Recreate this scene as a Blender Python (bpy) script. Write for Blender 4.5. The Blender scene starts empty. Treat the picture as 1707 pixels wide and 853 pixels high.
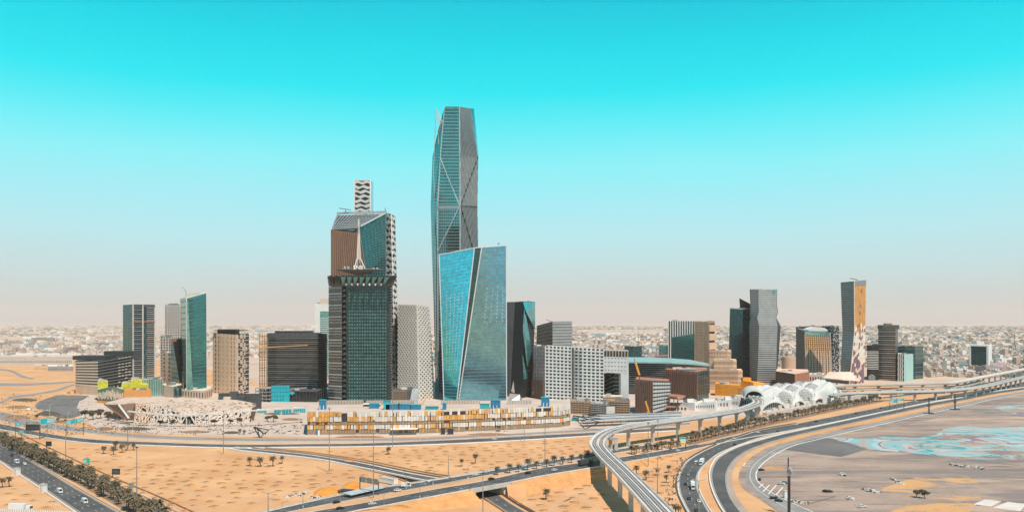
import bpy, math, random
import numpy as np
from mathutils import Vector, Matrix
random.seed(7)
S = bpy.context.scene
C = S.collection
# ------------------------------------------------------------------ camera
F, HZ, CH = 1400.0, 533.0, 107.0          # focal length in pixels of a 1707 wide frame, horizon row, camera height
cam = bpy.data.cameras.new('camera'); camo = bpy.data.objects.new('camera', cam); C.objects.link(camo)
camo.location = (0, 0, CH); camo.rotation_euler = (math.radians(90), 0, 0)
cam.sensor_width = 36; cam.lens = F/1707*36; cam.shift_y = (HZ-426.5)/1707
cam.clip_start = 1; cam.clip_end = 80000
S.camera = camo
S.view_settings.view_transform = 'Standard'; S.view_settings.look = 'None'
S.view_settings.exposure = 0.0; S.view_settings.gamma = 1
# ------------------------------------------------------------------ sun and sky
SUN_EL = math.radians(60); SUN_DIR = Vector((0.52, -0.855, 0)).normalized()
to_sun = Vector((SUN_DIR.x*math.cos(SUN_EL), SUN_DIR.y*math.cos(SUN_EL), math.sin(SUN_EL)))
sl = bpy.data.lights.new('sun', 'SUN'); sl.energy = 5.0; sl.angle = math.radians(.5); sl.color = (1, .89, .78)
so = bpy.data.objects.new('sun', sl); C.objects.link(so); so.location = (0, 0, 900)
so.rotation_euler = to_sun.to_track_quat('Z', 'Y').to_euler()
def lin(r, g, b):
    f = lambda c: (c/255/12.92) if c/255 <= .04045 else ((c/255+.055)/1.055)**2.4
    return (f(r), f(g), f(b), 1)
W = bpy.data.worlds.new('World'); S.world = W; W.use_nodes = True
nt = W.node_tree; N = nt.nodes; L = nt.links; N.clear()
out = N.new('ShaderNodeOutputWorld'); bg = N.new('ShaderNodeBackground'); bg.inputs[1].default_value = 1
sky = N.new('ShaderNodeTexSky'); sky.sky_type = 'NISHITA'; sky.sun_disc = False
sky.sun_elevation = SUN_EL; sky.sun_rotation = math.atan2(SUN_DIR.x, SUN_DIR.y)
sc = N.new('ShaderNodeMix'); sc.data_type = 'RGBA'; sc.blend_type = 'MULTIPLY'; sc.inputs[0].default_value = 1
sc.inputs[7].default_value = (.1, .1, .1, 1)
tc = N.new('ShaderNodeTexCoord'); sp = N.new('ShaderNodeSeparateXYZ'); rp = N.new('ShaderNodeValToRGB')
L.new(tc.outputs['Generated'], sp.inputs[0])
dn = N.new('ShaderNodeTexNoise'); dn.inputs['Scale'].default_value = 2.2; dn.inputs['Detail'].default_value = 6; dm = N.new('ShaderNodeMapping'); dm.inputs['Scale'].default_value = (1, 1, 5)
L.new(tc.outputs['Generated'], dm.inputs[0]); L.new(dm.outputs[0], dn.inputs['Vector'])       # uneven dust in the air
da = N.new('ShaderNodeMath'); da.operation = 'MULTIPLY_ADD'; da.inputs[1].default_value = .034; L.new(dn.outputs[0], da.inputs[0])
db = N.new('ShaderNodeMath'); db.operation = 'SUBTRACT'; db.inputs[1].default_value = .017; L.new(sp.outputs[2], db.inputs[0]); L.new(db.outputs[0], da.inputs[2]); L.new(da.outputs[0], rp.inputs[0])
cr = rp.color_ramp
stops = [(0.0, (214, 202, 196)), (.012, (212, 206, 202)), (.033, (206, 215, 213)), (.06, (199, 225, 227)), (.10, (186, 236, 242)), (.14, (166, 240, 249)),
         (.18, (141, 245, 252)), (.22, (98, 242, 251)), (.26, (30, 235, 246)), (.31, (0, 220, 236)), (.355, (0, 202, 224)), (.45, (0, 152, 188)), (.6, (14, 108, 154)), (1, (18, 74, 122))]
cr.elements[0].position = 0; cr.elements[0].color = lin(*stops[0][1])
cr.elements[1].position = 1; cr.elements[1].color = lin(*stops[-1][1])
for p, c in stops[1:-1]:
    e = cr.elements.new(p); e.color = lin(*c)
mx = N.new('ShaderNodeMix'); mx.data_type = 'RGBA'; mx.inputs[0].default_value = .03
L.new(sky.outputs[0], sc.inputs[6]); L.new(rp.outputs[0], mx.inputs[6]); L.new(sc.outputs[2], mx.inputs[7])
L.new(mx.outputs[2], bg.inputs[0]); L.new(bg.outputs[0], out.inputs[0])
# ------------------------------------------------------------------ materials
MATS = {}
def mat(name, col, rough=.8, metal=0., var=.15, scale=.15, col2=None, bump=0., spec=.5, per_object=0., stretch=None, detail=4):
    """procedural principled material: base colour broken up by noise, optional tint change per object"""
    if name in MATS: return MATS[name]
    m = bpy.data.materials.new(name); m.use_nodes = True; n = m.node_tree.nodes; l = m.node_tree.links
    b = n['Principled BSDF']; b.inputs['Roughness'].default_value = rough; b.inputs['Metallic'].default_value = metal
    b.inputs['Specular IOR Level'].default_value = spec
    t = n.new('ShaderNodeNewGeometry'); nz = n.new('ShaderNodeTexNoise'); nz.inputs['Scale'].default_value = scale
    nz.inputs['Detail'].default_value = detail; nz.inputs['Roughness'].default_value = .66
    if stretch:
        mp = n.new('ShaderNodeMapping'); mp.inputs['Scale'].default_value = stretch
        l.new(t.outputs['Position'], mp.inputs[0]); l.new(mp.outputs[0], nz.inputs['Vector'])
    else: l.new(t.outputs['Position'], nz.inputs['Vector'])
    r = n.new('ShaderNodeValToRGB'); c = col
    c2 = col2 if col2 else tuple(min(1, x*(1+var)) for x in col)
    c1 = col if col2 else tuple(x*(1-var) for x in col)
    r.color_ramp.elements[0].position = .32; r.color_ramp.elements[0].color = (*c1, 1)
    r.color_ramp.elements[1].position = .68; r.color_ramp.elements[1].color = (*c2, 1)
    l.new(nz.outputs[0], r.inputs[0]); src = r.outputs[0]
    if per_object:
        oi = n.new('ShaderNodeObjectInfo'); mr = n.new('ShaderNodeMapRange')
        mr.inputs[3].default_value = 1-per_object; mr.inputs[4].default_value = 1+per_object
        l.new(oi.outputs['Random'], mr.inputs[0])
        h = n.new('ShaderNodeHueSaturation'); l.new(mr.outputs[0], h.inputs['Value']); l.new(src, h.inputs['Color']); src = h.outputs[0]
    l.new(src, b.inputs['Base Color'])
    if bump:
        bp = n.new('ShaderNodeBump'); bp.inputs['Strength'].default_value = bump; bp.inputs['Distance'].default_value = .3
        l.new(nz.outputs[0], bp.inputs['Height']); l.new(bp.outputs[0], b.inputs['Normal'])
    MATS[name] = m; return m
def glass(name, col, rough=.12, metal=.75, panes=(.0, .0), warp=.0):
    """coated facade glass: tinted reflection, each pane slightly different in tint and tilt"""
    m = bpy.data.materials.new(name); m.use_nodes = True; n = m.node_tree.nodes; l = m.node_tree.links
    b = n['Principled BSDF']; b.inputs['Roughness'].default_value = rough; b.inputs['Metallic'].default_value = metal
    g = n.new('ShaderNodeNewGeometry'); mp = n.new('ShaderNodeMapping'); mp.inputs['Scale'].default_value = (.3, .3, .27)
    vo = n.new('ShaderNodeTexVoronoi'); vo.inputs['Scale'].default_value = 1.; vo.distance = 'CHEBYCHEV'; vo.inputs['Randomness'].default_value = .15
    l.new(g.outputs['Position'], mp.inputs[0]); l.new(mp.outputs[0], vo.inputs['Vector'])
    bw = n.new('ShaderNodeRGBToBW'); l.new(vo.outputs['Color'], bw.inputs[0])
    nz = n.new('ShaderNodeTexNoise'); nz.inputs['Scale'].default_value = .035; nz.inputs['Detail'].default_value = 3
    l.new(g.outputs['Position'], nz.inputs['Vector'])
    ad = n.new('ShaderNodeMath'); ad.operation = 'ADD'; l.new(bw.outputs[0], ad.inputs[0]); l.new(nz.outputs[0], ad.inputs[1])
    mr = n.new('ShaderNodeMapRange'); mr.inputs[1].default_value = .4; mr.inputs[2].default_value = 1.6
    mr.inputs[3].default_value = .7; mr.inputs[4].default_value = 1.25; l.new(ad.outputs[0], mr.inputs[0])
    h = n.new('ShaderNodeHueSaturation'); h.inputs['Color'].default_value = (*col, 1); l.new(mr.outputs[0], h.inputs['Value'])
    l.new(h.outputs[0], b.inputs['Base Color'])
    if warp:
        bp = n.new('ShaderNodeBump'); bp.inputs['Strength'].default_value = warp; bp.inputs['Distance'].default_value = 1.
        mp2 = n.new('ShaderNodeMapping'); mp2.inputs['Scale'].default_value = (.03, .03, .5)
        n2 = n.new('ShaderNodeTexNoise'); n2.inputs['Scale'].default_value = 1
        l.new(g.outputs['Position'], mp2.inputs[0]); l.new(mp2.outputs[0], n2.inputs['Vector'])
        l.new(n2.outputs[0], bp.inputs['Height']); l.new(bp.outputs[0], b.inputs['Normal'])
    MATS[name] = m; return m
M = MATS
mat('sand', (.54, .27, .115), .95, scale=.022, col2=(.72, .42, .21), bump=.3, detail=10)
mat('sand_deep', (.62, .31, .12), .95, scale=.2, var=.15, bump=.4)
mat('sand_pale', (.62, .40, .24), .95, scale=.05, var=.12, detail=8)
mat('far_earth', (.48, .35, .26), .95, scale=.004, col2=(.64, .48, .37), detail=10)
mat('paving', (.50, .38, .30), .9, scale=.04, col2=(.62, .52, .45), detail=8)
mat('asphalt', (.05, .05, .053), .85, scale=.045, col2=(.125, .118, .11), detail=8)
mat('asphalt_worn', (.13, .125, .12), .88, scale=.02, col2=(.20, .18, .17), detail=8)
mat('asphalt_pale', (.22, .20, .19), .88, scale=.03, col2=(.32, .29, .27), detail=8)
mat('lot', (.17, .12, .10), .9, scale=.02, col2=(.42, .285, .215), detail=14, stretch=(.6, 1.2, 1))
mat('lot_dark', (.15, .14, .135), .9, scale=.02, var=.2, detail=8)
mat('concrete', (.52, .48, .44), .8, scale=.3, var=.14, detail=8)
mat('concrete_pale', (.66, .60, .54), .8, scale=.1, var=.12, detail=8)
mat('concrete_grey', (.33, .31, .30), .85, scale=.2, var=.2, detail=8)
mat('white', (.78, .77, .75), .6, scale=.1, var=.06)
mat('white_line', (.72, .70, .66), .7, scale=.4, var=.15)
mat('offwhite', (.66, .61, .56), .7, scale=.1, var=.1)
mat('beige', (.66, .46, .32), .8, scale=.08, var=.1)
mat('beige_pale', (.74, .58, .46), .8, scale=.08, var=.1)
mat('tan', (.42, .28, .18), .85, scale=.08, var=.15)
mat('brown', (.22, .13, .09), .7, scale=.2, var=.2, stretch=(1, 1, .1))
mat('maroon', (.17, .055, .035), .6, scale=.3, var=.25, stretch=(1, 1, .08))
mat('copper', (.36, .16, .10), .7, scale=.2, var=.2)
mat('dark', (.035, .037, .04), .5, scale=.3, var=.3)
mat('charcoal', (.075, .08, .085), .5, scale=.2, var=.25)
mat('grey', (.23, .235, .24), .5, scale=.1, var=.15)
mat('silver', (.50, .51, .52), .35, .5, scale=.1, var=.12)
mat('silver_pale', (.68, .70, .72), .4, .3, scale=.1, var=.1)
mat('fin_grey', (.30, .30, .31), .35, .6, scale=.1, var=.15)
mat('steel_dark', (.13, .135, .14), .4, .5, scale=.1, var=.2)
mat('orange', (.80, .33, .03), .6, scale=.2, var=.1)
mat('ochre', (.70, .36, .10), .6, scale=.4, var=.15, per_object=.22)
mat('ochre_white', (.74, .68, .62), .6, scale=.4, var=.06, per_object=.1)
mat('pinkish', (.66, .44, .34), .6, scale=.4, var=.08, per_object=.12)
mat('bronze', (.36, .24, .155), .6, scale=.4, var=.2, stretch=(3, 3, .1))
mat('yellow', (.72, .66, .05), .6, scale=.3, var=.1)
mat('cyan', (.02, .42, .50), .5, scale=.3, var=.15)
mat('blue', (.02, .19, .34), .5, scale=.3, var=.15)
mat('teal', (.02, .26, .28), .5, scale=.3, var=.15)
mat('red', (.6, .04, .03), .5, scale=.3, var=.1)
mat('green_sign', (.02, .42, .34), .5, scale=.3, var=.1)
mat('pink_wall', (.52, .40, .42), .8, scale=.15, var=.25)
mat('purple', (.22, .13, .17), .6, scale=.2, var=.2)
mat('trunk', (.13, .085, .055), .9, scale=2, var=.3)
mat('frond', (.09, .075, .04), .8, scale=.4, col2=(.18, .135, .08), per_object=.3)
mat('leaf', (.07, .06, .035), .85, scale=.5, col2=(.13, .105, .065), per_object=.3)
mat('shrub', (.10, .075, .045), .9, scale=.3, col2=(.17, .125, .08), per_object=.3)
mat('rubber', (.02, .02, .02), .9)
mat('paint_white', (.75, .75, .74), .3, var=.03); mat('paint_black', (.02, .02, .022), .3); mat('paint_silver', (.4, .41, .42), .3, .4)
mat('teal_roof', (.30, .46, .45), .5, .1, scale=.05, var=.12)
mat('station_white', (.60, .59, .565), .5, scale=.05, var=.07)
mat('city_a', (.54, .42, .34), .9, scale=.01, col2=(.64, .53, .45)); mat('city_b', (.72, .65, .60), .9, scale=.01, var=.1)
mat('city_c', (.44, .33, .27), .9, scale=.01, var=.2); mat('city_d', (.30, .265, .25), .9, scale=.01, var=.3)
mat('city_e', (.46, .34, .27), .9, scale=.01, var=.15); mat('city_f', (.22, .33, .34), .8, scale=.01, var=.3)
mat('city_green', (.20, .165, .13), .95, scale=.02, var=.3)
glass('glass_teal', (.07, .34, .34)); glass('glass_dteal', (.035, .13, .14)); glass('glass_cyan', (.08, .62, .78), .1, .9, warp=.02)
glass('glass_blue_pale', (.13, .42, .44)); glass('glass_grey', (.30, .33, .34), .14, .8, warp=.05); glass('glass_dark', (.045, .06, .065), .15, .7); glass('glass_slate', (.12, .19, .22), .15, .75)
glass('glass_mint', (.22, .50, .47), .2, .6); glass('glass_green', (.09, .19, .15), .2, .6)
glass('glass_smoke', (.10, .12, .125), .15, .75)
def swirl_mat(name, stops, scale, warp, alpha_ramp=None, base='lot', stretch=(1, 1, 1), wear=None):
    """paint on tarmac: swirling flat colours, worn away in patches"""
    m = bpy.data.materials.new(name); m.use_nodes = True; n = m.node_tree.nodes; l = m.node_tree.links; b = n['Principled BSDF']
    b.inputs['Roughness'].default_value = .8
    g = n.new('ShaderNodeNewGeometry'); mp = n.new('ShaderNodeMapping'); mp.inputs['Scale'].default_value = stretch
    n1 = n.new('ShaderNodeTexNoise'); n1.inputs['Scale'].default_value = scale; n1.inputs['Detail'].default_value = 3; n1.inputs['Distortion'].default_value = warp
    l.new(g.outputs['Position'], mp.inputs[0]); l.new(mp.outputs[0], n1.inputs['Vector'])
    r = n.new('ShaderNodeValToRGB'); r.color_ramp.interpolation = 'CONSTANT' if alpha_ramp is None else 'LINEAR'
    r.color_ramp.elements[0].position = 0; r.color_ramp.elements[0].color = (*stops[0][1], 1)
    r.color_ramp.elements[1].position = stops[-1][0]; r.color_ramp.elements[1].color = (*stops[-1][1], 1)
    for p, c in stops[1:-1]:
        e = r.color_ramp.elements.new(p); e.color = (*c, 1)
    l.new(n1.outputs[0], r.inputs[0])
    n2 = n.new('ShaderNodeTexNoise'); n2.inputs['Scale'].default_value = .2; n2.inputs['Detail'].default_value = 10
    mp2 = n.new('ShaderNodeMapping'); mp2.inputs['Scale'].default_value = (.35, 1, 1); l.new(g.outputs['Position'], mp2.inputs[0]); l.new(mp2.outputs[0], n2.inputs['Vector'])
    r2 = n.new('ShaderNodeValToRGB'); r2.color_ramp.elements[0].position = .35; r2.color_ramp.elements[0].color = (.8, .8, .8, 1); r2.color_ramp.elements[1].position = .7; r2.color_ramp.elements[1].color = (1.15, 1.15, 1.15, 1)
    l.new(n2.outputs[0], r2.inputs[0]); mx = n.new('ShaderNodeMix'); mx.data_type = 'RGBA'; mx.blend_type = 'MULTIPLY'; mx.inputs[0].default_value = 1
    l.new(r.outputs[0], mx.inputs[6]); l.new(r2.outputs[0], mx.inputs[7]); col = mx.outputs[2]
    if wear:                                   # bare ground showing through in patches
        n3 = n.new('ShaderNodeTexNoise'); n3.inputs['Scale'].default_value = .022; n3.inputs['Detail'].default_value = 12; n3.inputs['Roughness'].default_value = .68; n3.inputs['Distortion'].default_value = .8
        mp3 = n.new('ShaderNodeMapping'); mp3.inputs['Scale'].default_value = (.5, 1., 1); l.new(g.outputs['Position'], mp3.inputs[0]); l.new(mp3.outputs[0], n3.inputs['Vector'])
        r3 = n.new('ShaderNodeValToRGB'); r3.color_ramp.elements[0].position = wear; r3.color_ramp.elements[1].position = wear+.03; l.new(n3.outputs[0], r3.inputs[0])
        m2 = n.new('ShaderNodeMix'); m2.data_type = 'RGBA'; l.new(r3.outputs[0], m2.inputs[0]); l.new(col, m2.inputs[6]); m2.inputs[7].default_value = (.40, .29, .225, 1); col = m2.outputs[2]
    l.new(col, b.inputs['Base Color']); MATS[name] = m
ca_, pk, gy, tl, pu = (.25, .42, .44), (.46, .32, .26), (.24, .22, .21), (.03, .33, .35), (.27, .19, .23)
swirl_mat('lot_worn', [(0, (.17, .155, .145)), (.42, (.24, .20, .18)), (.5, (.42, .29, .22)), (.56, (.3, .22, .18)), (.62, (.15, .14, .135))], .012, 1.2, 1, stretch=(.5, 1.6, 1))

def lot_mat(name="lot_ground", paint=None):
    """old tarmac lot: tan dust, grey streaks, orange sand stains"""
    m = bpy.data.materials.new(name); m.use_nodes = True; n = m.node_tree.nodes; l = m.node_tree.links; b = n['Principled BSDF']; b.inputs['Roughness'].default_value = .9
    g = n.new('ShaderNodeNewGeometry')
    def nz(scale, st, det=12, rough=.65, dist=0.):
        mp = n.new('ShaderNodeMapping'); mp.inputs['Scale'].default_value = st; mp.inputs['Rotation'].default_value = (0, 0, .12); t = n.new('ShaderNodeTexNoise'); t.inputs['Scale'].default_value = scale; t.inputs['Detail'].default_value = det; t.inputs['Roughness'].default_value = rough; t.inputs['Distortion'].default_value = dist
        l.new(g.outputs['Position'], mp.inputs[0]); l.new(mp.outputs[0], t.inputs['Vector']); return t.outputs[0]
    def ramp(src, p0, c0, p1, c1):
        r = n.new('ShaderNodeValToRGB'); r.color_ramp.elements[0].position = p0; r.color_ramp.elements[0].color = c0; r.color_ramp.elements[1].position = p1; r.color_ramp.elements[1].color = c1; l.new(src, r.inputs[0]); return r.outputs[0]
    def mix(f, a, c):
        x = n.new('ShaderNodeMix'); x.data_type = 'RGBA'; l.new(f, x.inputs[0]); l.new(a, x.inputs[6]); x.inputs[7].default_value = c; return x.outputs[2]
    K, Wh = (0, 0, 0, 1), (1, 1, 1, 1)
    col = ramp(nz(.03, (.7, 1, 1)), .3, (.27, .195, .155, 1), .7, (.48, .35, .275, 1))
    col = mix(ramp(nz(.010, (.35, 1.6, 1), dist=.6), .50, K, .56, (.75, .75, .75, 1)), col, (.19, .165, .155, 1))
    col = mix(ramp(nz(.013, (.3, 1.3, 1), dist=1.), .57, K, .61, (.8, .8, .8, 1)), col, (.56, .38, .27, 1))
    col = mix(ramp(nz(.05, (.25, 2.2, 1)), .57, K, .62, (.6, .6, .6, 1)), col, (.12, .105, .10, 1))
    col = mix(ramp(nz(.4, (1, 1, 1), 6), .45, K, .9, (.5, .5, .5, 1)), col, (.14, .11, .09, 1))
    if paint:                                  # swirls of old paint or blown sand, worn away in patches
        stops, scale, warp, st, wear = paint; src = nz(scale, st, 3, .5, warp); r = n.new('ShaderNodeValToRGB'); r.color_ramp.interpolation = 'CONSTANT' if len(stops) > 6 else 'LINEAR'
        r.color_ramp.elements[0].color = (*stops[0][1], 1); r.color_ramp.elements[1].position = stops[-1][0]; r.color_ramp.elements[1].color = (*stops[-1][1], 1)
        for p, c in stops[1:-1]: e = r.color_ramp.elements.new(p); e.color = (*c, 1)
        l.new(src, r.inputs[0]); f = ramp(nz(.022, (.5, 1, 1), 12, .68, .8), wear-.02, Wh, wear+.02, K)
        x = n.new('ShaderNodeMix'); x.data_type = 'RGBA'; l.new(f, x.inputs[0]); l.new(col, x.inputs[6]); l.new(r.outputs[0], x.inputs[7]); col = x.outputs[2]
    l.new(col, b.inputs['Base Color']); MATS[name] = m
lot_mat()
lot_mat('mural', ([(0, pk), (.28, pk), (.34, ca_), (.41, (.36, .50, .51)), (.455, pu), (.475, (.52, .40, .35)), (.50, ca_), (.55, tl), (.575, (.30, .45, .46)), (.62, pk), (.64, (.35, .47, .48)), (.68, pk)], .009, 1.5, (1, .9, 1), .535))
lot_mat('drift', ([(0, (.56, .29, .10)), (.5, (.62, .34, .14)), (1, (.52, .27, .10))], .05, 1., (1, 1, 1), .47))
lot_mat('drift2', ([(0, (.50, .27, .10)), (.5, (.56, .30, .11)), (1, (.52, .27, .10))], .05, 1., (1, 1, 1), .56))
glass('glass_stud', (.20, .40, .41), .18, .7); glass('glass_cyan2', (.17, .47, .60), .12, .88, warp=.02)
mat('copper_brown', (.30, .17, .12), .7, scale=.3, var=.15); mat('teal_line', (.10, .24, .23), .5, scale=.1); mat('cyan_band', (.16, .42, .46), .4, .4, scale=.1, var=.1)
mat('mint', (.36, .56, .54), .6, scale=.05, var=.06); mat('pink_roof', (.35, .16, .16), .7, scale=.05, var=.15); mat('orange_panel', (.62, .30, .09), .6, scale=.3, var=.15)
mat('ochre_tan', (.50, .26, .10), .6, scale=.3, var=.1); mat('beige_warm', (.78, .54, .38), .8, scale=.1, var=.06); mat('crown_teal', (.16, .38, .36), .35, .2, scale=.1); mat('perf_white', (.78, .73, .68), .7, scale=.1, var=.05); glass('glass_black_green', (.03, .075, .075), .2, .6); mat('gold', (.6, .4, .1), .5)
mat('web', (.60, .50, .42), .7, scale=.1, var=.08); mat('roof_pale', (.60, .46, .36), .85, scale=.08, var=.12); mat('green_wall', (.12, .20, .14), .6, scale=.3, var=.2); mat('orange_soft', (.75, .33, .10), .7, scale=.1, var=.08)
mat('edge_tan', (.40, .31, .25), .9, scale=.05, var=.15, detail=8); mat('bed_soil', (.26, .165, .10), .95, scale=.3, var=.3, detail=8); mat('soil_and_shade', (.32, .17, .08), .95, scale=.3, var=.25); mat('sand_heap', (.66, .27, .045), .95, scale=.3, var=.12, bump=.4); mat('carglass', (.02, .025, .03), .1, spec=.8)
mat('cargo_dark', (.06, .06, .065), .5); mat('sign_pale', (.35, .62, .66), .5); mat('sign_yellow', (.75, .50, .05), .5)
# ------------------------------------------------------------------ geometry helpers
def P(px, py, Y):                       # point at depth Y that the photograph shows at column px, row py
    return np.array(((px-853.5)/F*Y, Y, CH-(py-HZ)/F*Y))
def G(px, py, z=0.):                    # point at height z seen at column px, row py
    Y = F*(CH-z)/(py-HZ); return np.array(((px-853.5)/F*Y, Y, z))
def B(px, Y, z=0.): return np.array(((px-853.5)/F*Y, Y, z))
def nrm(v): return v/(np.linalg.norm(v)+1e-9)
class MB:
    def __init__(s): s.v = []; s.f = []; s.m = []
    def hexa(s, p, mi=0):               # p: bottom 4 ccw, top 4 ccw
        b = len(s.v); s.v += [tuple(x) for x in p]
        for q in ((3, 2, 1, 0), (4, 5, 6, 7), (0, 1, 5, 4), (1, 2, 6, 5), (2, 3, 7, 6), (3, 0, 4, 7)):
            s.f.append(tuple(b+i for i in q)); s.m.append(mi)
    def box(s, c, size, rot=0, mi=0):   # c is the centre of the base
        x, y, z = size[0]/2, size[1]/2, size[2]; ca, sa = math.cos(rot), math.sin(rot)
        pts = [(c[0]+u*ca-w*sa, c[1]+u*sa+w*ca, c[2]+h) for h in (0, z) for u, w in ((-x, -y), (x, -y), (x, y), (-x, y))]
        s.hexa(pts, mi)
    def poly(s, pts, mi=0):
        b = len(s.v); s.v += [tuple(x) for x in pts]; s.f.append(tuple(range(b, b+len(pts)))); s.m.append(mi)
    def tube(s, p0, p1, r0, r1=None, n=6, mi=0, cap=True):
        r1 = r0 if r1 is None else r1; p0 = np.array(p0, float); p1 = np.array(p1, float); d = nrm(p1-p0)
        a = nrm(np.cross(d, (0, 0, 1) if abs(d[2]) < .9 else (1, 0, 0))); c = np.cross(d, a); b = len(s.v)
        for p, r in ((p0, r0), (p1, r1)):
            for i in range(n):
                t = 2*math.pi*i/n; s.v.append(tuple(p+a*r*math.cos(t)+c*r*math.sin(t)))
        for i in range(n):
            j = (i+1) % n; s.f.append((b+j, b+i, b+n+i, b+n+j)); s.m.append(mi)
        if cap: s.f.append(tuple(b+i for i in range(n))); s.m.append(mi); s.f.append(tuple(b+n+i for i in reversed(range(n)))); s.m.append(mi)
    def bar(s, p0, p1, w, h, up=(0, 0, 1), mi=0):
        p0 = np.array(p0, float); p1 = np.array(p1, float); d = nrm(p1-p0); a = nrm(np.cross(d, up))*w/2; c = nrm(np.cross(a, d))*h/2
        s.hexa([p0-a-c, p0+a-c, p1+a-c, p1-a-c, p0-a+c, p0+a+c, p1+a+c, p1-a+c], mi)
    def cell(s, q, u0, u1, v0, v1, d0, d1, mi=0):   # a block on the (bilinear) wall q=(bl,br,tr,tl), from d0 to d1 proud of it
        def at(u, v): return (q[0]*(1-u)+q[1]*u)*(1-v)+(q[3]*(1-u)+q[2]*u)*v
        n = nrm(np.cross(q[1]-q[0], q[3]-q[0])); c = [at(u0, v0), at(u1, v0), at(u1, v1), at(u0, v1)]
        s.hexa([p+n*d0 for p in c]+[p+n*d1 for p in c], mi)
    def strip(s, q, pts, w, d0, d1, mi=0):          # a bar of width w metres through (u,v) points of wall q
        def at(u, v): return (q[0]*(1-u)+q[1]*u)*(1-v)+(q[3]*(1-u)+q[2]*u)*v
        n = nrm(np.cross(q[1]-q[0], q[3]-q[0]))
        for (a, b) in zip(pts[:-1], pts[1:]):
            p0, p1 = at(*a), at(*b); t = nrm(np.cross(n, p1-p0))*w/2
            s.hexa([p0-t+n*d0, p1-t+n*d0, p1+t+n*d0, p0+t+n*d0, p0-t+n*d1, p1-t+n*d1, p1+t+n*d1, p0+t+n*d1], mi)
    def build(s, name, mats, parent=None, kind=None, smooth=False):
        rt = parent
        while rt is not None and rt.parent is not None: rt = rt.parent
        off = np.array(rt.location) if rt is not None else np.zeros(3)
        me = bpy.data.meshes.new(name); v = np.array(s.v, float).reshape(-1, 3)-off
        me.from_pydata(v.tolist(), [], s.f)
        ms = mats if isinstance(mats, (list, tuple)) else [mats]
        for m in ms: me.materials.append(M[m])
        if len(ms) > 1: me.polygons.foreach_set('material_index', s.m)
        if smooth: me.polygons.foreach_set('use_smooth', [True]*len(me.polygons))
        me.update(); o = bpy.data.objects.new(name, me); C.objects.link(o)
        if parent is not None: o.parent = parent
        if kind: o['kind'] = kind
        return o
def thing(name, label, cat, loc=(0, 0, 0), group=None, rz=0):
    o = bpy.data.objects.new(name, None); C.objects.link(o); o.location = tuple(float(x) for x in loc); o.rotation_euler[2] = rz
    o['label'] = label; o['category'] = cat
    if group: o['group'] = group
    return o
def tag(o, label, cat, group=None):
    o['label'] = label; o['category'] = cat
    if group: o['group'] = group
    return o
def copy_tree(o, parent=None):
    c = o.copy(); C.objects.link(c); c.parent = parent
    for ch in o.children: copy_tree(ch, c)
    return c
def crom(pts, n):                       # smooth curve through points, evenly resampled
    p = np.array(pts, float); q = np.vstack([2*p[0]-p[1], p, 2*p[-1]-p[-2]]); o = []
    for i in range(1, len(q)-2):
        for t in np.linspace(0, 1, 14, endpoint=False):
            a, b, c, d = q[i-1], q[i], q[i+1], q[i+2]
            o.append(.5*((2*b)+(c-a)*t+(2*a-5*b+4*c-d)*t*t+(3*b-a-3*c+d)*t**3))
    o.append(q[-2]); o = np.array(o); s = np.r_[0, np.cumsum(np.linalg.norm(np.diff(o, axis=0), axis=1))]
    u = np.linspace(0, s[-1], n); return np.stack([np.interp(u, s, o[:, k]) for k in range(o.shape[1])], 1)
def offset(c, d):                       # shift a world polyline sideways (to the right of travel)
    t = np.gradient(c[:, :2], axis=0); t /= np.linalg.norm(t, axis=1)[:, None]+1e-9
    o = c.copy(); o[:, 0] += t[:, 1]*d; o[:, 1] -= t[:, 0]*d; return o
def sweep(mb, a, b, zb=0., thick=None, mi=0):   # band between polylines a and b, thick: solid downward
    if thick is None:
        k = len(mb.v); n = len(a)
        for p, q in zip(a, b): mb.v += [(p[0], p[1], p[2]+zb), (q[0], q[1], q[2]+zb)]
        for i in range(n-1): mb.f.append((k+2*i, k+2*i+1, k+2*i+3, k+2*i+2)); mb.m.append(mi)
    else:
        k = len(mb.v); n = len(a)
        for p, q in zip(a, b):
            mb.v += [(p[0], p[1], p[2]+zb), (q[0], q[1], q[2]+zb), (q[0], q[1], q[2]+zb-thick), (p[0], p[1], p[2]+zb-thick)]
        for i in range(n-1):
            for j in range(4):
                mb.f.append((k+4*i+j, k+4*i+(j+1) % 4, k+4*i+4+(j+1) % 4, k+4*i+4+j)); mb.m.append(mi)
        mb.f.append((k, k+3, k+2, k+1)); mb.m.append(mi); e = k+4*(n-1); mb.f.append((e, e+1, e+2, e+3)); mb.m.append(mi)
def sheet(name, pts, z, m, kind='structure'):
    mb = MB(); mb.poly([(p[0], p[1], z) for p in pts]); return mb.build(name, m, kind=kind)
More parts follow.
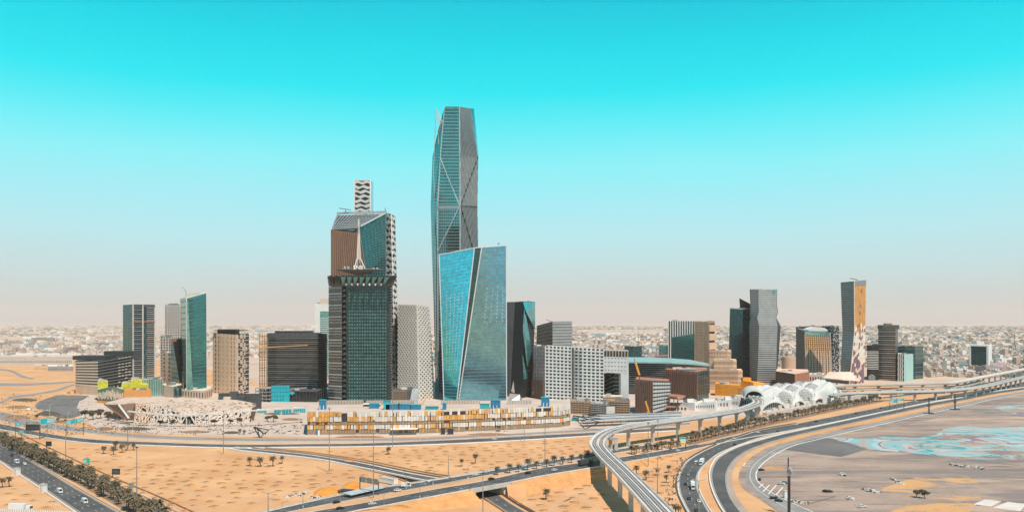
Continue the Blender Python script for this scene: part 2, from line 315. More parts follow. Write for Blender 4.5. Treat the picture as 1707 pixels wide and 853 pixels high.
# ------------------------------------------------------------------ ground
NEARY = 1330
mb = MB(); mb.poly([(-24000, -6000, 0), (24000, -6000, 0), (24000, 24000, 0), (-24000, 24000, 0)]); mb.build('ground', 'sand', kind='structure')
sheet('city_ground', [(-23500, 2350), (-900, 2250), (-420, 1400), (1100, 1330), (23500, 1700), (23500, 23500), (-23500, 23500)], .05, 'far_earth')
sheet('plaza', [G(128, 690), G(128, 660), G(205, 640), G(600, 645), G(950, 650), G(1060, 655), G(1200, 655), G(1400, 655), G(1400, 668), G(1270, 690), G(1140, 704), G(985, 716), G(860, 722), G(640, 729), G(400, 727), G(250, 722), G(160, 713)], .06, 'paving')
zg = lambda px: 6.5*(lambda t: t*t*(3-2*t))(min(1, max(0, (px-600)/170)))*(1-(lambda t: t*t*(3-2*t))(min(1, max(0, (px-1000)/130))))
zero = lambda px: 0.
def edge(pts, zf, dz, n): return crom([G(x, y, zf(x))+np.array((0, 0, dz)) for x, y in pts], n)
def road(name, e1, e2, m='asphalt', zf=zero, dz=.1, n=90, lanes=0, lines=True, dash=(4, 12), w=.22, shoulder=0, smat='concrete_pale'):
    a, b = edge(e1, zf, dz, n), edge(e2, zf, dz, n)
    mb = MB(); sweep(mb, a, b); r = mb.build(name, m, kind='structure')
    if shoulder:
        s = MB(); d = b-a; d /= np.linalg.norm(d, axis=1)[:, None]
        sweep(s, a-d*shoulder, a, -.004); sweep(s, b, b+d*shoulder, -.004); s.build('shoulder', smat, r)
    if lanes:
        k = MB(); width = np.linalg.norm(b-a, axis=1)
        for i in range(lanes+1):
            t = .04+.92*i/lanes; c = a*(1-t)+b*t; L_ = np.r_[0, np.cumsum(np.linalg.norm(np.diff(c, axis=0), axis=1))]
            c = np.stack([np.interp(np.arange(0, L_[-1], 2.), L_, c[:, j]) for j in range(3)], 1)
            if i in (0, lanes):
                if lines: sweep(k, offset(c, -w/2), offset(c, w/2), .03)
            else:
                st = int(sum(dash)/2); on = int(dash[0]/2)
                for j in range(0, len(c)-st, st):
                    g = c[j:j+on+1]; sweep(k, offset(g, -w/2), offset(g, w/2), .03)
        if k.v: k.build('lane_marking', 'white_line', r, 'stuff')
    return a, b, r
def barrier(line, h, w, label, m='concrete', name='concrete_barrier', cat='barrier', dz=0):
    mb = MB(); sweep(mb, offset(line, -w/2), offset(line, w/2), h+dz, h); return tag(mb.build(name, m), label, cat)
# ------------------------------------------------------------------ roads (traced as pairs of edges)
hwA = road('highway', [(-90, 705), (-40, 722), (0, 741), (32, 757), (81, 785.5), (113.6, 805.8), (170, 838), (197, 853), (262, 890)],
           [(-150, 700), (-60, 737), (0, 767), (22, 781.5), (67, 810), (91, 826), (130, 852.5), (185, 890)], lanes=4, shoulder=1.0, smat='sand_pale')
hwB = road('highway', [(-60, 694), (0, 718), (75, 755), (154, 794), (231, 828), (284, 853), (360, 890)],
           [(-60, 700), (0, 725), (75, 768), (154, 808), (231, 846), (246, 853), (320, 893)], lanes=3, shoulder=1.0, smat='sand_pale')
frA = road('frontage_road', [(-80, 696), (0, 706), (67, 720), (150, 731.5), (250, 736.5), (387, 740.5), (500, 739.7), (625, 738), (800, 730.5), (987, 720.5), (1045, 716.5), (1130, 712)],
           [(-80, 702), (0, 715), (67, 727), (150, 738), (250, 742), (387, 746), (500, 744.8), (625, 743.6), (800, 737), (987, 726), (1045, 722), (1130, 717)], lanes=3, shoulder=1.2, dz=.12)
frB = road('service_road', [(-80, 678), (0, 686), (60, 701), (150, 715), (250, 725), (387, 729.5), (550, 730.5), (700, 729), (800, 725), (987, 715), (1060, 711), (1150, 704)],
           [(-80, 690), (0, 700), (60, 713), (150, 721.5), (250, 731), (387, 735), (550, 735.5), (700, 734), (800, 729), (987, 719), (1060, 715), (1150, 708)], 'asphalt_pale', lanes=2, dz=.1, lines=False)
mb = MB(); a = edge([(120, 723), (250, 731.5), (387, 735.5), (550, 736), (700, 734.5), (800, 729.5), (985, 719.5)], zero, .085, 60)
b = edge([(120, 729), (250, 736), (387, 740), (550, 739.5), (700, 737.5), (800, 730.3), (985, 720.3)], zero, .085, 60); sweep(mb, a, b); mb.build('verge', 'sand_pale', kind='structure')
rampE = road('slip_road', [(392, 744), (415, 747.4), (500, 756), (550, 763), (600, 771), (675, 787), (735, 797.4), (750, 799)],
             [(385, 747), (410, 751), (500, 760.5), (550, 767.5), (600, 777.5), (650, 787.5), (700, 798), (722, 802)], lanes=2, shoulder=1.4, smat='concrete_pale', dz=.14, zf=lambda p: zg(p)*.9)
ssum = lambda e, k: [(x, y+k) for x, y in e]
G1u = [(420, 859), (451, 851), (520, 835), (591.5, 820), (640, 812), (685, 806), (750, 796), (808, 786), (858, 777.5), (905, 769.5), (951.5, 762), (985, 756), (1052, 745), (1130, 733.5), (1230, 709), (1330, 687), (1400, 672), (1475, 661), (1560, 652), (1640, 645)]
G1l = [(445, 861), (479, 853), (552.5, 838.5), (640, 822.5), (683.6, 815), (750, 803), (811, 791.7), (858, 783.5), (905, 775.5), (951, 767.5), (985, 761.5), (1052, 750), (1130, 737), (1230, 712), (1330, 690), (1400, 675), (1475, 663.5), (1560, 654), (1640, 646.5)]
hwC = road('highway', G1u, G1l, zf=zg, lanes=3, shoulder=1.4, n=160, dz=.16)
G2u = [(490, 860), (517, 853), (576, 843), (640, 831.5), (725, 815), (800, 802.4), (858, 789.4), (905, 779.5), (970, 770.5), (1050, 759.4), (1150, 742.4), (1225, 726), (1350, 701.5), (1475, 677), (1550, 662.5), (1600, 655), (1707, 640), (1900, 622)]
G2l = [(550, 862), (585, 853), (640, 843.2), (712, 829.5), (780, 816.7), (858, 802.6), (905, 793), (970, 782.4), (1050, 768.9), (1135, 753.9), (1190, 741), (1240, 730.5), (1350, 711.5), (1475, 685.5), (1550, 670), (1600, 661.5), (1707, 645), (1900, 625)]
hwD = road('highway', G2u, G2l, zf=zg, lanes=4, shoulder=1.2, n=170, dz=.18)
loopA = road('slip_road', [(1330, 706), (1275, 715), (1225, 730), (1199, 740), (1173, 752), (1149, 766.5), (1138, 780), (1133, 793), (1131.7, 806), (1134, 822), (1141, 838), (1149, 853), (1172, 890)],
             [(1340, 712.8), (1275, 727), (1235, 740), (1199, 755), (1178, 770.5), (1167, 782), (1162, 793), (1161.5, 806), (1165, 822), (1173, 838), (1182, 853), (1210, 890)], lanes=2, shoulder=1.2, dz=.22, dash=(4, 12))
loopB = road('slip_road', [(1900, 626), (1707, 646), (1600, 663.5), (1550, 672), (1475, 687), (1350, 714), (1300, 725), (1245.6, 740), (1219, 750.6), (1199, 762.5), (1190, 774.4), (1186, 786), (1186, 799.6), (1190, 815.5), (1196.6, 831.4), (1209, 853), (1238, 890)],
             [(1900, 629), (1707, 649), (1600, 667.5), (1550, 676.5), (1475, 692.5), (1350, 719.5), (1300, 731.5), (1269, 741), (1245.6, 750.6), (1229.7, 761), (1219, 772), (1212.5, 785), (1210.5, 795.6), (1212.5, 814), (1220, 832.7), (1235, 853), (1262, 890)], lanes=1, shoulder=0, dz=.26, n=160)
s = MB(); a, b = loopB[0], loopB[1]; d = b-a; d /= np.linalg.norm(d, axis=1)[:, None]
sweep(s, b, b+d*4.2, -.06); sweep(s, a-d*1.1, a, -.02); s.build('shoulder', 'edge_tan', loopB[2])
# underpass road
ug = road('underpass_road', [(770, 808), (793, 818.7), (808, 829), (820.5, 837), (845.5, 853), (905, 890)], [(795, 806), (813, 814), (828, 822), (851.7, 838.5), (876.7, 853), (940, 890)], 'asphalt', dz=.1, lanes=2, n=40)
# small roads towards the old town on the left
road('lane', [(-40, 682), (0, 669), (20, 660), (56, 655.5), (87, 650.3), (105, 645), (122, 640)], [(-40, 688), (0, 673), (24, 663.5), (58, 658.5), (92, 652.5), (112, 646.5), (126, 641)], 'asphalt_pale', n=60, lanes=1)
road('lane', [(-60, 637), (40, 638.5), (80, 637), (126, 635)], [(-60, 643), (40, 642.5), (80, 640), (126, 637)], 'asphalt_pale', n=40)
road('lane', [(-60, 612), (10, 615), (40, 626), (60, 631)], [(-60, 614), (8, 617.5), (34, 628), (52, 632)], 'asphalt_pale', n=40)
road('lane', [(1540, 622), (1580, 621), (1620, 624), (1640, 628), (1700, 623)], [(1540, 624), (1580, 623), (1616, 626), (1640, 630.5), (1700, 625.5)], 'asphalt_pale', n=40)
# ------------------------------------------------------------------ embankments under the raised highway
def emb(line, side, name='embankment', m='sand_deep', skip=None):
    t = np.gradient(line[:, :2], axis=0); t /= np.linalg.norm(t, axis=1)[:, None]
    nn = np.stack([t[:, 1], -t[:, 0]], 1)*side; run = []
    for i, p in enumerate(line):
        px = 853.5+p[0]/p[1]*F
        ok = p[2] > .35 and not (skip and skip[0] < px < skip[1])
        if ok: run.append(i)
        if (not ok or i == len(line)-1) and len(run) > 3:
            k = MB(); top = line[run].copy(); o1 = top.copy(); o1[:, :2] += nn[run]*1.8
            K = 6; rings = [top, o1]
            for j in range(1, K+1):
                r = o1.copy(); f = j/K; r[:, :2] += nn[run]*(top[:, 2:3]*1.7*f+np.array([[.5*math.sin(a*1.7+j*2.1)] for a in range(len(run))])*(j < K)); r[:, 2] = top[:, 2]*(1-f)+.35*math.sin(j*2.6)*(0 < f < 1)-(.1 if j == K else 0); rings.append(r)
            for r0, r1 in zip(rings[:-1], rings[1:]):
                if side > 0: sweep(k, r0, r1, -.1)
                else: sweep(k, r1, r0, -.1)
            k.build(name, m, kind='structure', smooth=False); run = []
        elif not ok: run = []
dense = lambda l: crom(l, 400)
emb(dense(hwC[0]), -1); emb(dense(hwD[1]), 1, skip=(788, 846))
k = MB(); n_ = 160; ca = crom(hwC[1], n_); cb = crom(hwD[0][np.array([853.5+p[0]/p[1]*F > 480 for p in hwD[0]])], n_)
# median between the two carriageways: resampled on common depth so it stays between them
def at_px(line, px):
    q = 853.5+line[:, 0]/line[:, 1]*F; o = np.argsort(q); return np.array([np.interp(px, q[o], line[o, j]) for j in range(3)])
pxs = np.arange(500, 1330, 5.); ma = np.array([at_px(hwC[1], p) for p in pxs]); mbb = np.array([at_px(hwD[0], p) for p in pxs])
sweep(k, ma, mbb, -.12); k.build('median', 'sand', kind='structure')
# bridge over the underpass: parapet beam, abutments, wing slopes
br = thing('road_bridge', 'short concrete road bridge carrying the highway over the dark underpass', 'bridge', G(818, 822))
ln = dense(hwD[1]); pl = np.array([at_px(ln, p) for p in np.linspace(780, 850, 12)])
k = MB(); sweep(k, offset(pl, 1.25), offset(pl, 2.0), .9, 2.6); k.build('parapet_beam', 'concrete', br)
k = MB(); sweep(k, offset(pl, -9), offset(pl, 1.25), -.35, 1.4); k.build('deck_slab', 'concrete_grey', br)
for px0, px1, o in ((781, 792.5, 0), (838.5, 850, 1)):
    k = MB(); q = np.array([at_px(ln, p) for p in np.linspace(px0, px1, 4)])
    sweep(k, offset(q, -14), offset(q, .8), -1.75, 4.9); k.build('abutment', 'concrete_pale', br)
for px_, sgn in ((792, -1), (844, 1)):
    e = at_px(ln, px_); k = MB(); w = 12*sgn
    k.poly([(e[0], e[1]-1.2, e[2]-.4), (e[0]+w*.1, e[1]-8, 0), (e[0]+w, e[1]-9, 0), (e[0]+w, e[1]-1.0+.0, e[2]-.6)] if sgn > 0 else
           [(e[0]+w, e[1]-1.0, e[2]-.6), (e[0]+w, e[1]-9, 0), (e[0]+w*.2, e[1]-11, 0), (e[0], e[1]-1.2, e[2]-.4)])
    k.build('wing_slope', 'sand', br)
# retaining walls, guard rails and kerbs seen as pale or brown lines
barrier(offset(hwB[0], -2.6), .9, .5, 'long concrete barrier along the far edge of the lower left highway', 'concrete_pale')
barrier(offset(hwB[0], -9), .9, .35, 'low brown wall running beside the lower left highway on the sand side', 'tan', 'low_wall', 'wall')
barrier(offset(hwA[1], 2.2), 1.0, .6, 'white concrete barrier along the near edge of the lower left highway', 'white')
barrier(offset(hwA[0], -1.2), .6, .5, 'low barrier between the lower left highway and its palm strip', 'concrete')
barrier(offset(rampE[0], -2.5), 1.0, .3, 'brown guard rail along the far side of the diagonal slip road', 'tan', 'guard_rail', 'guard rail')
barrier(offset(rampE[0], -8.5), .8, .3, 'second brown guard rail higher up beside the diagonal slip road', 'tan', 'guard_rail', 'guard rail')
barrier(offset(rampE[1], 3.0), .9, 1.4, 'white concrete edge wall on the near side of the diagonal slip road', 'white', 'edge_wall', 'wall')
barrier(offset(frA[1], 2.4), .8, 1.1, 'white edge wall along the sand side of the frontage road', 'white', 'edge_wall', 'wall')
barrier(offset(frB[1], .8), .5, .5, 'pale kerb wall between service road and frontage road', 'concrete_pale', 'kerb_wall', 'wall')
barrier(offset(hwC[0], -1.0), .8, .4, 'concrete barrier along the far side of the raised highway', 'concrete')
barrier(offset(hwD[1], .9), .8, .4, 'concrete barrier along the near side of the raised highway', 'concrete_pale')
barrier(offset(loopA[0], -1.6 if 0 else 1.6), .9, .5, 'dark edged barrier on the outer side of the curving slip road', 'steel_dark')
barrier(offset(loopA[1], -1.0), .7, .6, 'pale barrier on the inner side of the curving slip road with trucks', 'concrete_pale')
barrier(offset(loopB[0], 1.2), .9, .7, 'white barrier on the inner side of the empty curving slip road', 'white')
barrier(offset(ug[1], -2.2), 1.1, .3, 'brown guard rail beside the underpass road', 'brown', 'guard_rail', 'guard rail')
barrier(offset(ug[1], -4.6), .6, .3, 'second low rail beside the underpass road', 'tan', 'guard_rail', 'guard rail')
barrier(offset(ug[0], 1.5), .6, .4, 'red and white kerb on the left of the underpass road', 'copper', 'kerb_wall', 'kerb')
# sand island between the two curved roads sits on the ground; the lot on the right
LOT = [(1262, 900), (1236, 814), (1231, 797), (1240, 773), (1255, 757), (1274, 746), (1300, 736), (1350, 726), (1400, 714.5), (1475, 698), (1550, 682), (1600, 672), (1707, 652), (1900, 632), (2100, 634), (2100, 900)]
LOT = [G(1340, 870)]+[G(1298, 853)]+[G(x, y) for x, y in ((1263.6, 830), (1246, 820), (1236, 811), (1231, 797), (1233, 784), (1240, 773), (1255, 759), (1274, 748), (1300, 738), (1350, 726), (1400, 714.5), (1475, 698), (1550, 682), (1600, 672), (1707, 652), (1900, 632))]+[G(2500, 640), G(2500, 880), G(1400, 890)]
sheet('open_lot', LOT, .07, 'lot_ground')
sheet('sand_strip', [G(*p) for p in ((1300, 737), (1350, 723), (1475, 696.5), (1560, 680), (1560, 682), (1490, 698), (1400, 714), (1350, 726.5), (1302, 739))], .09, 'sand_deep')
a = edge([(1340, 868), (1298, 850), (1265, 826), (1249, 812), (1243, 797), (1247, 780), (1262, 763), (1300, 741), (1350, 729), (1475, 700), (1600, 672.5), (1707, 652.5), (1900, 632)], zero, .11, 120)
b = edge([(1420, 880), (1345, 850), (1290, 824), (1266, 807), (1259, 795), (1263, 781), (1282, 763), (1318, 744), (1365, 731.5), (1490, 702), (1610, 675.5), (1707, 656.5), (1900, 635)], zero, .11, 120)
k = MB(); sweep(k, a, b); k.build('lot_road', 'asphalt_pale', kind='structure')
k = MB(); sweep(k, offset(b, .1), offset(b, .9), .25, .25); k.build('kerb', 'white_line', kind='structure')
k = MB(); c = a*.62+b*.38; sweep(k, c, offset(c, .35), .03); k.build('lane_marking', 'white_line', kind='structure')
sheet('dark_tarmac', [G(*p) for p in ((1306, 748.5), (1350, 732.5), (1372, 729), (1400, 733), (1446, 748.6), (1402, 761), (1360, 756))], .13, 'lot_dark')
for i, pp in enumerate([((1372, 724), (1407, 716), (1475, 701), (1590, 680), (1720, 676), (1725, 694), (1660, 692), (1560, 697), (1470, 716)), ((1500, 742), (1545, 735), (1620, 746), (1560, 754))]):
    sheet('worn_tarmac', [G(*p) for p in pp], .1+.02*i, 'lot_worn')
sheet('parking_area', [G(*p) for p in ((95, 658), (149, 659), (140, 665), (132, 668.5), (128, 679), (138, 691), (118, 697), (98, 697), (76, 687), (60, 680), (58, 675), (66, 668))], .12, 'asphalt_worn')
sheet('mural_paint', [G(*p) for p in ((1384, 728), (1430, 731), (1475, 727), (1530, 730), (1560, 724), (1575, 714), (1600, 710), (1640, 713), (1720, 710), (1900, 706), (1900, 800), (1707, 776), (1600, 762), (1447, 748.4), (1420, 738), (1400, 735))], .16, 'mural')
sheet('mural_paint', [G(*p) for p in ((1657, 679), (1690, 674), (1760, 676), (1900, 686), (1900, 698), (1740, 697), (1700, 692), (1668, 683))], .16, 'mural')
sheet('sand_drift', [G(*p) for p in ((1425, 842), (1450, 826), (1475, 812), (1510, 800), (1540, 791), (1575, 787), (1605, 791), (1628, 800), (1640, 812), (1636, 826), (1628, 840), (1618, 852), (1600, 864), (1540, 872), (1450, 862))], .14, 'drift')
sheet('sand_drift', [G(*p) for p in ((1268, 779), (1290, 776), (1312, 779), (1306, 783), (1275, 782))], .13, 'drift2')
for p in (((1622, 840), (1642, 832), (1670, 835), (1652, 844)), ((1655, 846), (1680, 836), (1712, 840), (1700, 852))):
    sheet('concrete_pad', [G(*q) for q in p], .2, 'concrete_pale')
# ------------------------------------------------------------------ metro viaducts
def guideway(name, label, cl, width, depth, foot=None, piers=35., pier_from=0., rails=True, hpier=None, arch=False, girder='concrete'):
    root = thing(name, label, 'viaduct', (cl[0][0], cl[0][1], 0)); w = width/2
    c = np.array(cl)
    k = MB(); sweep(k, offset(c, -w), offset(c, w), 0, .5); k.build('deck', 'concrete_pale', root)
    k = MB(); n = len(c)                      # trapezoid box girder
    l0, r0, l1, r1 = offset(c, -w*.72), offset(c, w*.72), offset(c, -w*.42), offset(c, w*.42); kk = len(k.v)
    for p, q, a, b in zip(l0, r0, r1, l1):
        k.v += [(p[0], p[1], p[2]-.5), (q[0], q[1], q[2]-.5), (a[0], a[1], a[2]-depth), (b[0], b[1], b[2]-depth)]
    for i in range(n-1):
        for j in range(4): k.f.append((4*i+j, 4*i+(j+1) % 4, 4*i+4+(j+1) % 4, 4*i+4+j)); k.m.append(0)
    k.build('girder', girder, root)
    for s_ in (-1, 1):
        k = MB(); sweep(k, offset(c, s_*w-.18), offset(c, s_*w+.18), 1.1, 1.9); k.build('parapet', 'silver_pale' if rails else 'concrete', root)
    if rails:
        for t in (-2.4, 2.4):
            k = MB(); sweep(k, offset(c, t-1.35), offset(c, t+1.35), .16, .14); k.build('track_slab', 'concrete_grey', root)
            for g in (-.85, .85):
                k = MB(); sweep(k, offset(c, t+g-.16), offset(c, t+g+.16), .42, .24); k.build('rail', 'steel_dark', root)
        k = MB(); sweep(k, offset(c, -.35), offset(c, .35), .75, .7); k.build('walkway', 'concrete_pale', root)
    s = np.r_[0, np.cumsum(np.linalg.norm(np.diff(c[:, :2], axis=0), axis=1))]
    for d in np.arange(pier_from, s[-1], piers):
        p = np.array([np.interp(d, s, c[:, j]) for j in range(3)]); i = min(len(c)-2, np.searchsorted(s, d)); t = nrm(c[min(i+1, len(c)-1)][:2]-c[max(0, i-1)][:2]); sd = np.array((t[1], -t[0], 0)); td = np.array((t[0], t[1], 0))
        if arch:
            zt = p[2]-depth
            for e in (-1, 1):
                k = MB(); pts = [p+sd*e*w*.8]; x0 = p+sd*e*w*.78
                k.hexa([np.array((*(x0+sd*a*.7+td*b*1.1)[:2], 0)) for a, b in ((-1, -1), (1, -1), (1, 1), (-1, 1))]+[np.array((*(x0+sd*(a*.9-e*.2)+td*b*1.1)[:2], zt+.1)) for a, b in ((-1, -1), (1, -1), (1, 1), (-1, 1))]); k.build('pier', 'concrete', root)
                k = MB()
                for f0 in range(6):
                    a0, a1 = math.pi/2*f0/6, math.pi/2*(f0+1)/6; h = min(4.5, zt*.5)
                    g = lambda a: x0-sd*e*(w*.7*(1-math.cos(a)))+np.array((0, 0, zt-h+h*math.sin(a)-x0[2]))
                    k.bar(g(a0), g(a1), 2.0, 1.2, up=td)
                k.build('arch_rib', 'concrete', root)
            continue
        zt = p[2]-depth; k = MB(); a = 1.25; b = 1.1; b2 = w*.62
        foot_ = [p+sd*x*a+td*y*b for x, y in ((-1, -1), (1, -1), (1, 1), (-1, 1))]
        lv = [(0, a, b), (zt-3.2, a, b), (zt-1.0, a*1.5, b), (zt-.02, b2, b*1.15)]
        for (z0, a0, b0), (z1, a1, b1) in zip(lv[:-1], lv[1:]):
            k.hexa([np.array((*(p+sd*x*a0+td*y*b0)[:2], z0)) for x, y in ((-1, -1), (1, -1), (1, 1), (-1, 1))]+[np.array((*(p+sd*x*a1+td*y*b1)[:2], z1)) for x, y in ((-1, -1), (1, -1), (1, 1), (-1, 1))])
        k.build('pier', 'concrete', root)
    return root
Z1 = 17.
cl = crom([G(x, y, Z1) for x, y in ((1190, 940), (1140, 894), (1104, 856), (1080, 830), (1063, 812), (1034, 782), (1016, 765), (1002, 750), (996, 739), (1002, 727), (1020, 717), (1050, 709.5), (1080, 705), (1150, 696), (1225, 684), (1252, 676.5), (1264, 670.5), (1262, 665), (1256, 660.5), (1262, 656), (1275, 653.5))], 220)
guideway('metro_viaduct', 'curved elevated metro viaduct with two tracks sweeping from the bottom edge to the white station', cl, 11.4, 2.7, piers=35.5, pier_from=20)
# straddle bent in the bend
sb = thing('straddle_bent', 'concrete portal frame standing beside the bend of the metro viaduct', 'portal', G(1026, 761))
k = MB(); p = G(1027, 761); q = G(1003, 762) + np.array((0, 10, 0)); k.box((*p[:2], 0), (2.6, 2.4, 13.2)); k.build('column', 'concrete', sb)
k = MB(); k.bar(np.array((p[0]+1.4, p[1], 14.2)), np.array((p[0]-13, p[1]+6, 14.2)), 2.6, 2.0); k.build('cross_beam', 'concrete', sb)
k = MB(); k.box((p[0]-12, p[1]+5.6, 0), (2.4, 2.4, 13.2)); k.build('column', 'concrete', sb)
# at-grade station tracks and canopy roofs left of the curve
for y0, y1, w, lab in ((700.5, 694, 7, 'long flat white canopy roof nearest the metro bend'), (696, 689.5, 6, 'second long white canopy roof behind the nearest one'), (692.5, 687.5, 4, 'thin dark edged canopy farthest behind the metro bend')):
    a = G(972, y0, 6); b = G(1135, y1, 6); r = thing('platform_canopy', lab, 'canopy', a*np.array((1, 1, 0))); d = nrm(b-a); sdv = np.array((-d[1], d[0], 0))*w
    k = MB(); k.hexa([a-sdv, b-sdv, b+sdv, a+sdv]+[x+np.array((0, 0, .8)) for x in (a-sdv, b-sdv, b+sdv, a+sdv)]); k.build('roof', 'silver_pale', r)
    k = MB(); k.hexa([a-sdv*.3+(0, 0, .8), b-sdv*.3+(0, 0, .8), b+sdv*.1+(0, 0, .8), a+sdv*.1+(0, 0, .8)]+[x+np.array((0, 0, .5)) for x in (a-sdv*.3+(0, 0, .8), b-sdv*.3+(0, 0, .8), b+sdv*.1+(0, 0, .8), a+sdv*.1+(0, 0, .8))]); k.build('skylight', 'charcoal', r)
    for t in np.linspace(.04, .96, 12):
        p = a*(1-t)+b*t; k = MB(); k.box((p[0], p[1], 0), (.5, .5, 6.05)); k.build('post', 'concrete_grey', r)
ZR = 12.
clr = crom([G(x, y, ZR) for x, y in ((1385, 659), (1409, 655.5), (1476, 653), (1552, 651.5), (1610, 647.5), (1648, 641.5), (1707, 628), (1790, 612), (1900, 598))], 150)
guideway('rail_viaduct', 'nearer silver railed viaduct running right from the white station', clr[:75], 10, 2.4, piers=34, rails=True, pier_from=16)
guideway('arched_viaduct', 'nearer viaduct on rounded arch piers at the right edge', clr[74:], 10, 1.9, piers=26, rails=False, arch=True, pier_from=4)
clf = crom([G(x, y, 15) for x, y in ((1385, 643.5), (1405, 642), (1476, 640.5), (1552, 638.5), (1591, 637), (1648, 626), (1707, 615), (1790, 600), (1900, 584))], 150)
guideway('road_viaduct', 'farther grey road viaduct passing behind the silver railed one', clf[:80], 13, 2.2, piers=38, rails=False, pier_from=10)
guideway('arched_viaduct', 'farther viaduct with a row of rounded arch piers rising to the right edge', clf[79:], 13, 1.9, piers=30, rails=False, arch=True, pier_from=4)
clg = crom([G(x, y, 9) for x, y in ((1400, 650), (1470, 647.5), (1540, 646), (1600, 643), (1640, 634))], 60)
guideway('road_viaduct', 'low ramp viaduct between the two right hand viaducts', clg, 9, 1.6, piers=30, rails=False, pier_from=10)
# ------------------------------------------------------------------ tower kit
class Tower:
    def __init__(s, name, label, rings, mats, roof='charcoal', back=30, cat='building', shrink=.93, parapet=1.2, plant=True):
        """rings: per level a list of (px, py, Y) for the front vertices, left to right; first ring py None = ground"""
        R_ = []
        for ring in rings:
            fr = [B(px, Y) if py is None else P(px, py, Y) for px, py, Y in ring]
            bk = []
            for p in (fr[-1], fr[0]):
                f = (p[1]+back)/p[1]; bk.append(np.array((p[0]*f, p[1]*f, p[2])))
            m = (bk[0]+bk[1])/2; bk = [np.array((*(m[:2]+(b[:2]-m[:2])*shrink), b[2])) for b in bk]
            R_.append(fr+bk)
        s.R = R_; n = len(R_[0]); s.nf = n-3
        base = sum(R_[0])/n; s.root = thing(name, label, cat, (base[0], base[1], 0)); s.top = R_[-1]
        um = sorted(set(mats)); k = MB()
        for lo, hi in zip(R_[:-1], R_[1:]):
            for j in range(n):
                f = mats[j] if j < len(mats) else mats[-1] if j != n-1 else mats[0]
                if j >= s.nf+1: f = mats[0] if j == n-1 else mats[-1]
                # split twisted walls into two triangles
                a, b, c, d = lo[j], lo[(j+1) % n], hi[(j+1) % n], hi[j]; dev = abs(np.dot(nrm(np.cross(b-a, d-a)), c-a)); g_ = 1 if dev < .25 else 10
                k0 = len(k.v)
                for v_ in range(g_+1):
                    for u_ in range(g_+1): u, v = u_/g_, v_/g_; k.v.append(tuple((a*(1-u)+b*u)*(1-v)+(d*(1-u)+c*u)*v))
                for v_ in range(g_):
                    for u_ in range(g_): e = k0+v_*(g_+1)+u_; k.f.append((e, e+1, e+g_+2, e+g_+1)); k.m.append(um.index(f))
        k.build('wall', um, s.root, smooth=True)
        c = sum(R_[-1])/n; k = MB(); ins = [p+(c-p)*.03-np.array((0, 0, parapet)) for p in R_[-1]]
        for j in range(n): k.poly((ins[j], ins[(j+1) % n], c-np.array((0, 0, parapet))))
        for j in range(n): k.poly((R_[-1][j], R_[-1][(j+1) % n], ins[(j+1) % n], ins[j]))
        s.roof = k.build('roof', roof, s.root)
        zs = [p[2] for p in R_[-1]]
        if plant and max(zs)-min(zs) < 3 and np.linalg.norm(R_[-1][0]-R_[-1][n-3]) > 14 and back > 14:
            rp_ = random.Random(int(abs(base[0])*10)); A_, B_, D_ = R_[-1][0], R_[-1][n-3], R_[-1][n-1]
            for _ in range(rp_.randint(2, 4)):
                u, v = rp_.uniform(.2, .8), rp_.uniform(.15, .7); p = A_+(B_-A_)*u+(D_-A_)*v; k = MB(); k.box((p[0], p[1], min(zs)-parapet), (rp_.uniform(3, 8), rp_.uniform(3, 7), parapet+rp_.uniform(.8, 3.2)), math.atan2(*(B_-A_)[1::-1])); k.build('roof_plant', rp_.choice(('concrete', 'offwhite', 'grey')), s.roof)
    def q(s, j, l0=0, l1=-1): return (s.R[l0][j], s.R[l0][j+1 if j+1 < len(s.R[l0]) else 0], s.R[l1][j+1 if j+1 < len(s.R[l0]) else 0], s.R[l1][j])
def sub(q, u0, u1, v0, v1):
    at = lambda u, v: (q[0]*(1-u)+q[1]*u)*(1-v)+(q[3]*(1-u)+q[2]*u)*v
    return (at(u0, v0), at(u1, v0), at(u1, v1), at(u0, v1))
def quad(pts): return tuple(P(*p) for p in pts)
def bands(root, q, n, fr, d, m, name='floor_band', each=True, u=(0, 1), v=(0, 1), ms=None, skip=()):
    k = MB(); d0 = -.15
    for i in range(n):
        if i in skip: continue
        a = v[0]+(v[1]-v[0])*(i+.5-fr/2)/n; b = v[0]+(v[1]-v[0])*(i+.5+fr/2)/n
        if each: k = MB()
        k.cell(q, u[0], u[1], a, b, d0, d)
        if each: k.build(name, m if ms is None else ms[i % len(ms)], root)
    if not each: k.build(name, m, root, 'stuff')
def fins(root, q, n, fr, d, m, name='fin', each=False, u=(0, 1), v=(0, 1), edge=True):
    k = MB()
    for i in range(n+1 if edge else n):
        c = i/n if edge else (i+.5)/n; a = u[0]+(u[1]-u[0])*max(0, c-fr/2/n); b = u[0]+(u[1]-u[0])*min(1, c+fr/2/n)
        if each: k = MB()
        k.cell(q, a, b, v[0], v[1], -.15, d)
        if each: k.build(name, m, root)
    if not each: k.build(name, m, root, 'stuff')
def grid(root, q, nu, nv, fu, fv, d, m, u=(0, 1), v=(0, 1), each=False, name='facade_grid'):
    fins(root, q, nu, fu, d, m, 'pier_strip' if each else name, each, u, v); bands(root, q, nv, fv, d+.04, m, 'floor_band', each, u, v)
